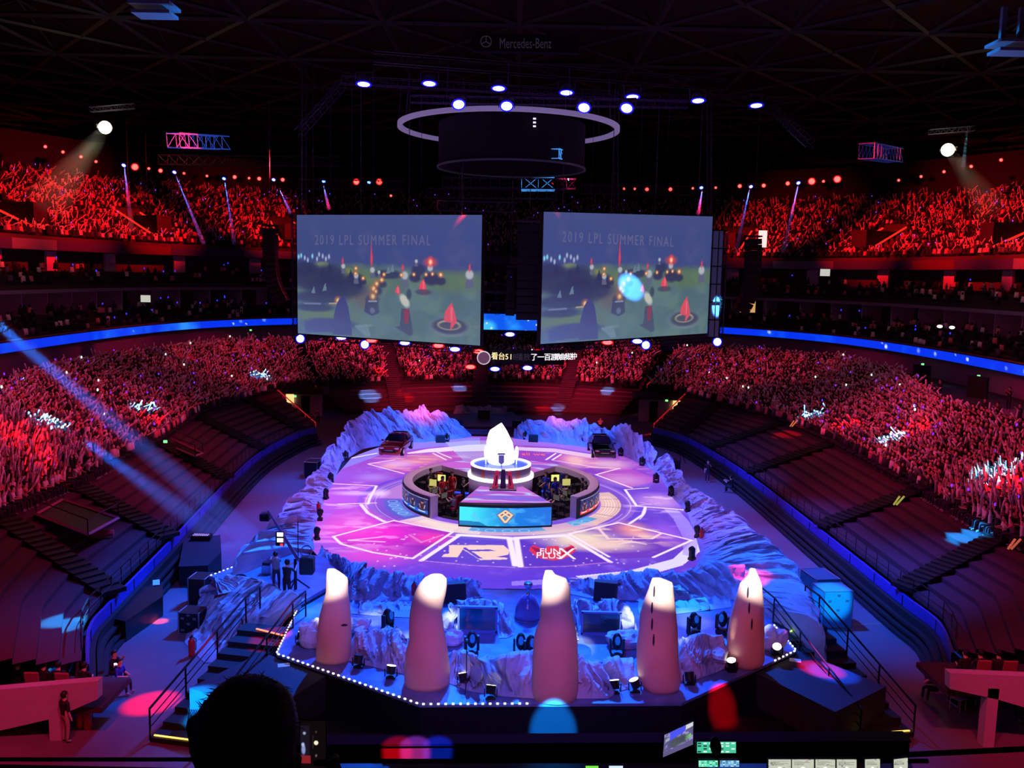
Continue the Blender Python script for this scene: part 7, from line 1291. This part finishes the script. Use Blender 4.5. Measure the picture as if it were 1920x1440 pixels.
# red wash on the upper stand: banks of fixtures on the rig pointing outwards
for f, L_, r_ in ((.155, .36, 13), (.19, .40, 13), (.235, .36, 13), (.275, .46, 13), (.315, .42, 13), (.355, .42, 12), (.40, .26, 10), (.60, .26, 10), (.645, .42, 12), (.685, .42, 13), (.725, .40, 13), (.765, .32, 13), (.81, .34, 13), (.84, .7, 8), (.17, .3, 13)):
    p, a = at_arc(f * TOT, 17, 23.2); q, _ = at_arc(f * TOT, -22, 25.5); spot(q, p, r_, RED, L_ * 3.0, 1.0, .5, .3)
# pink red wash on the lower stands
for x, y, z, r, L_ in ((-20, 28, 3, 8, .1), (-28, 38, 5, 12, .17), (-29, 50, 5, 12, .17), (-30, 63, 5, 12, .19), (-32, 76, 5, 12, .20), (-32, 90, 5, 12, .22), (-28, 102, 5, 9, .3), (27, 40, 5, 12, .2), (29, 53, 5, 12, .22), (31, 66, 5, 12, .24), (30, 80, 5, 12, .28), (27, 94, 5, 11, .32), (-12, 106, 4, 11, .5), (8, 106, 4, 11, .5), (-22, 106, 4, 7, .4), (20, 104, 4, 7, .4)):
    spot((x * .1, y * .8 + 10, 27), (x, y, z), r, PINK, L_, 1.0, .5, .4)
# added overhead violet fill replacing the ambient light the roof shuts out
area((0, 60, 31), (0, 60, 0), 30, 46, (130, 60, 230), 1300)
area((0, 80, 20), (0, 80, 40), 90, 60, (200, 40, 70), 900)  # added upward red fill for a faint glow on the roof
spot((-10, 14, 24), (-16, 25, 0), 10, (255, 40, 100), .14, 1.0, .3, .5); spot((12, 14, 24), (19, 25, 0), 10, (255, 40, 100), .14, 1.0, .3, .5); spot((-4, 16, 22), (-18, 29, 2), 7, (255, 60, 130), .2, 1.0, .7, .5); spot((6, 16, 22), (20, 30, 2), 7, (255, 60, 130), .2, 1.0, .7, .5)
spot((0, 12, 20), (-11, 36, 1), 5, (90, 110, 255), .4, 1.0, .6, .4); spot((0, 12, 20), (1, 33, 1.5), 11, (70, 90, 255), .2, 1.0, .6, .4); spot((4, 14, 20), (13, 39, 1), 5.5, (50, 100, 255), .42, 1.0, .6, .4); spot((2, 40, 24), (14, 66, 2), 7, (30, 90, 255), .7, 1.0, .6, .4); spot((-2, 40, 24), (-14, 64, 2), 7, (30, 90, 255), .7, 1.0, .6, .4)  # added blue fills from front and side for rocks and deck
area((-30, 60, 24), (-38, 60, 12), 8, 60, (255, 50, 90), 1700); area((30, 60, 24), (38, 60, 12), 8, 60, (255, 50, 90), 1700)  # added red fill panels for the side walls and balconies, not fixtures
# deep blue wash on the rocks and decks
for x, y, z, tx, ty, r, L_ in ((-4, 60, 26, -13, 52, 7, 1.0), (-4, 66, 26, -12, 62, 7, .9), (-5, 50, 26, -14, 43, 7, 1.0), (-2, 56, 22, -7, 73, 7, 1.1), (2, 56, 22, 6, 74, 7, 1.1), (5, 60, 26, 12.5, 61, 7, 1.0), (5, 52, 26, 14, 50, 7, 1.0), (6, 42, 24, 15, 41, 8, 1.1), (-3, 52, 22, -5, 33, 8, 1.0), (3, 52, 22, 6, 33, 8, 1.0), (1, 52, 22, 1, 30, 7, .9), (-4, 52, 24, -13, 37, 7, 1.0)):
    spot((x, y, z), (tx, ty, 1.8), r, (14, 96, 255), L_ * 1.9, 1.0, .6, .4)
spot((0, 22, 24), (0, 38, 2), 12, (20, 70, 255), .3, 1.0, .6, .5)
spot((-4, 52, 9), (-11, 97, 1.2), 6, (255, 60, 90), .4, 1.0, .4, .4); spot((2, 52, 9), (7, 97, 1.2), 6, (255, 60, 90), .4, 1.0, .4, .4)  # added low pink fill to brighten the far seat covers, no fixtures there
spot((0, 50, 27), (-.55, 53.7, 2.8), 7.2, (255, 220, 245), .55, .5, .7, .3)
spot((-4, 40, 25), (-17, 52, 0), 9, (225, 60, 170), .13, 1.0, .3, .4); spot((4, 40, 25), (16, 50, 0), 9, (225, 60, 170), .13, 1.0, .3, .4)  # added violet fill over the floor corridors beside the stage
# white accent on the five ice pillars, warm floor lamps at their feet
for i, (B0, rows, Yp) in enumerate(PILB):
    tp = GY((rows[1][1] + rows[1][2]) / 2, rows[1][0] + 16, Yp); spot((tp[0] + (3.5 if i < 2 else -3.5), Yp - 13, 19), tp + [0, 0, .1], .78, (255, 246, 232), 3.8, .85, .75, .05)
for i, (B0, rows, Yp) in enumerate(PILB): spot((B0[0] * .6, 11, 13), B0 + [0, 0, 1.1], 1.9, (255, 96, 66), .15, 1.0, .6, .4)  # added warm rose fill on each pillar body from the front
for p, t, l in UPP:
    if l: s_ = np.array(p) + [0, 0, .35]; spot(s_ + np.array(t) * .2, s_ + np.array(t) * 1.4 + np.array([0, .5, 0]), .55, (255, 225, 180), 1.6, .6, .7, .05)
area((1, 14, 12), (1, 30, 3), 8, 3, (255, 125, 105), 330)  # added warm front fill for the pillars, no lamp stands there
for (x, y, r, L_) in ((848, 1180, .55, 2.2), (1176, 1185, .55, 2.2), (700, 1165, .7, 1.2), (1300, 1168, .9, 1.2)): p = G(x, y, DZ); spot((p[0], p[1] - 2.5, DZ + 3.5), p + [0, 0, .3], r, (225, 235, 255), L_, 1.0, .7, .05)
for (x, y, r, L_) in ((590, 1145, 1.1, 1.0), (1290, 1138, 1.3, .8), (740, 1215, .8, .4), (1190, 1150, .8, .5)): p = G(x, y, DZ); spot((p[0] * .8, p[1] + 6, 22), p, r, (0, 170, 255), L_, .8, .5)
p = G(1410, 1080, 2.2); spot((2, 30, 24), p, 1.0, (255, 20, 60), 2.2, .6, .6)
# moving beams landing in the lower stands: cyan white with a red one beside it
for (x, y, z, r) in ((275, 780, 4.2, 1.0), (105, 832, 4.0, 1.1), (488, 700, 5.0, 1.0), (692, 712, 3.6, 1.1), (860, 690, 4.6, .8), (1047, 735, 2.6, .8), (1140, 715, 3.4, .8), (1323, 722, 5.0, .7), (1520, 782, 4.2, 1.0), (1668, 830, 4.5, .9), (1855, 908, 4.6, 1.1)):
    p = G(x, y, z); spot((p[0] * .95, max(p[1] - 13, 84 if p[1] > 92 else 0), 27), p, r * 1.15, (90, 190, 255), 5.5, .5, .5, .05)
for (x, y, z, r) in ((290, 800, 3.8, 1.0), (60, 870, 3.9, 1.6), (715, 700, 3.8, .8), (758, 712, 3.6, .9), (1020, 735, 2.6, .8), (1480, 800, 3.6, 1.1), (1580, 800, 4.4, 1.1), (1700, 835, 4.4, 1.1), (1885, 930, 4.4, 1.4), (90, 900, 3.6, 1.0)):
    p = G(x, y, z); spot((p[0] * .95, max(p[1] - 13, 84 if p[1] > 92 else 0), 27), p, r * 1.2, (255, 16, 24), 1.6, .6, .5, .05)
# beams on floor, covers, blocks
for (x, y, z, r, col, L_, src) in ((285, 1318, 0, 1.0, (255, 0, 30), 2.2, (0, 40, 26)), (140, 1145, 2.2, .8, (20, 170, 255), 5.0, (0, 50, 26)), (170, 1142, 2.0, .3, (60, 200, 255), 2.0, (0, 50, 26)), (1822, 1007, 2.9, 1.1, (10, 165, 255), 6.5, (0, 60, 26)), (1540, 1255, 1.3, .8, (255, 10, 70), 3.5, (0, 40, 24)), (1562, 1262, 1.3, .9, (10, 90, 255), 2.6, (2, 40, 24)), (1557, 1130, .9, 1.0, (0, 160, 240), 1.5, (8, 18, 18)), (375, 1325, .8, .8, (0, 160, 255), 14.0, (-16, 20, 8)), (300, 1165, 0, .35, (255, 80, 30), 3.5, (-2, 40, 26)), (420, 1000, 0, 2.0, (60, 60, 230), .5, (0, 50, 26)), (505, 1200, 1.3, .8, (255, 10, 30), 1.4, (0, 40, 25)), (215, 1275, .8, .9, (20, 90, 220), .35, (0, 40, 26)), (600, 805, .2, 1.8, (255, 20, 40), .7, (0, 70, 26)), (1245, 815, .2, 2.2, (255, 60, 60), .5, (0, 70, 26)), (1650, 1130, 0, 3.5, (60, 60, 220), .22, (4, 50, 26)), (430, 1050, 0, 3.5, (60, 60, 220), .25, (-4, 50, 26))):
    spot(src, G(x, y, z), r, col, L_, .6, .3, .05)
# cyan and red beams on the dark front face of the deck, tri-colour patch on the parapet
q = GY(1038, 1366, HX[1][1]); spot((1.5, 12, 15), (q[0], HX[1][1], max(.4, q[2])), .85, (0, 140, 255), 1.6, .5, .05, .05)
q = GY(1362, 1318, HX[2][1] + 1); spot((8, 14, 15), (q[0], q[1], max(.5, q[2])), .75, (255, 0, 20), 1.2, .8, .05, .05)
for x, col in ((745, (255, 10, 40)), (778, (220, 90, 230)), (820, (10, 70, 255))): q = GY(x, 1405, 6.93); spot((q[0] * 1.0, 3.5, 16.5), q, .14, col, 1.3, .5, .08, .02)
# blue spot on the right hanging screen
A0, A1, B0_, B1_, org = SCR[1]; P_ = (A0 * .5 + B0_ * .5) * .58 + (A1 * .5 + B1_ * .5) * .42; spot((P_[0] - 6, 50, 26), P_, 1.15, (60, 150, 255), 3.5, .6, .16, .05)
spot((-9, 84, 30), GY(915, 350, 84), 5, (60, 90, 200), .12, 1, .3)  # added blue fill on the rig above the screen gap
# ---------------------------------------------------------------- light beams made visible by stage haze
def beam(label, a, b, r0, r1, col, dens, L_, alb=.5):
    a = np.array(a, float); b = np.array(b, float); d = b - a; L = np.linalg.norm(d); dn = d / L; m = bpy.data.materials.get('stage_haze_%g' % dens)
    if m is None:
        m = bpy.data.materials.new('stage_haze_%g' % dens); m.use_nodes = True; nt = m.node_tree; nt.nodes.clear(); o_ = nt.nodes.new('ShaderNodeOutputMaterial'); v = nt.nodes.new('ShaderNodeVolumeScatter'); v.inputs['Density'].default_value = dens; v.inputs['Anisotropy'].default_value = 0.0; nt.links.new(v.outputs[0], o_.inputs['Volume'])
    mb = MB(); mb.bar((0, 0, 0), tuple(d * .985), r0, 14, r2=r1); o = mb.build('haze_beam', m); o.location = tuple(a); tag(o, label, 'haze', 'visible light beams', 'stuff'); o.visible_shadow = True
    la = bpy.data.lights.new('beam_light', 'SPOT'); la.color = lin(col); la.energy = 4 * math.pi * L * L * math.pi * L_ / alb; la.spot_size = 2 * math.atan(r1 / L) * 1.0; la.spot_blend = .3; la.shadow_soft_size = max(.02, r0 * .5); lo = bpy.data.objects.new('beam_light', la); COL.objects.link(lo); aim(lo, a - dn * max(.0, r0 * L / max(r1 - r0, 1e-3) * 0), b)
for lab, (x0, y0, z0_), (x1, y1, z1_), r in (('thin blue haze beam, leftmost over the left upper stand', (233, 312, 27.4), (248, 436, 18.6), .22), ('second thin blue haze beam over the left upper stand', (328, 325, 27.4), (383, 459, 18.3), .22), ('third thin blue haze beam over the left upper stand', (421, 337, 27.4), (440, 460, 18.3), .22), ('short blue haze beam just above the left screen', (523, 352, 27.0), (545, 400, 23), .2), ('short blue haze beam at the left screen top edge', (605, 342, 27.4), (617, 392, 23), .2), ('long blue haze beam over the right upper stand', (1497, 345, 27.4), (1468, 474, 18.2), .22), ('blue haze beam right of the right screen', (1406, 352, 27.4), (1379, 476, 18.2), .22), ('short blue haze beam above the right screen', (1317, 355, 27.2), (1309, 402, 23), .2)):
    beam(lab, G(x0, y0, z0_), G(x1, y1, z1_), .08, r * 1.3, (40, 100, 255), .3, 16.0)
beam('upper broad blue haze beam over the left covered seats', GY(-60, 560, 45), G(505, 1040, .5), .45, .7, (10, 110, 255), .12, 6.0); beam('lower broad blue haze beam over the left covered seats', GY(150, 820, 42), G(415, 1010, .5), .4, .7, (10, 100, 240), .12, 4.0)
beam('warm pale haze beam from the left follow spot', GY(192, 248, 79.5), GY(85, 385, 74), .5, 2.0, (255, 235, 190), .02, .8); beam('warm pale haze beam from the right follow spot', GY(1783, 288, 79.5), GY(1865, 400, 76), .4, 1.6, (255, 235, 190), .014, .6)
p, q = GY(1814, 238, 80), GY(1806, 315, 80); beam('short cyan haze beam at the upper right', p, q, .1, .2, (40, 190, 255), .12, 5.0)
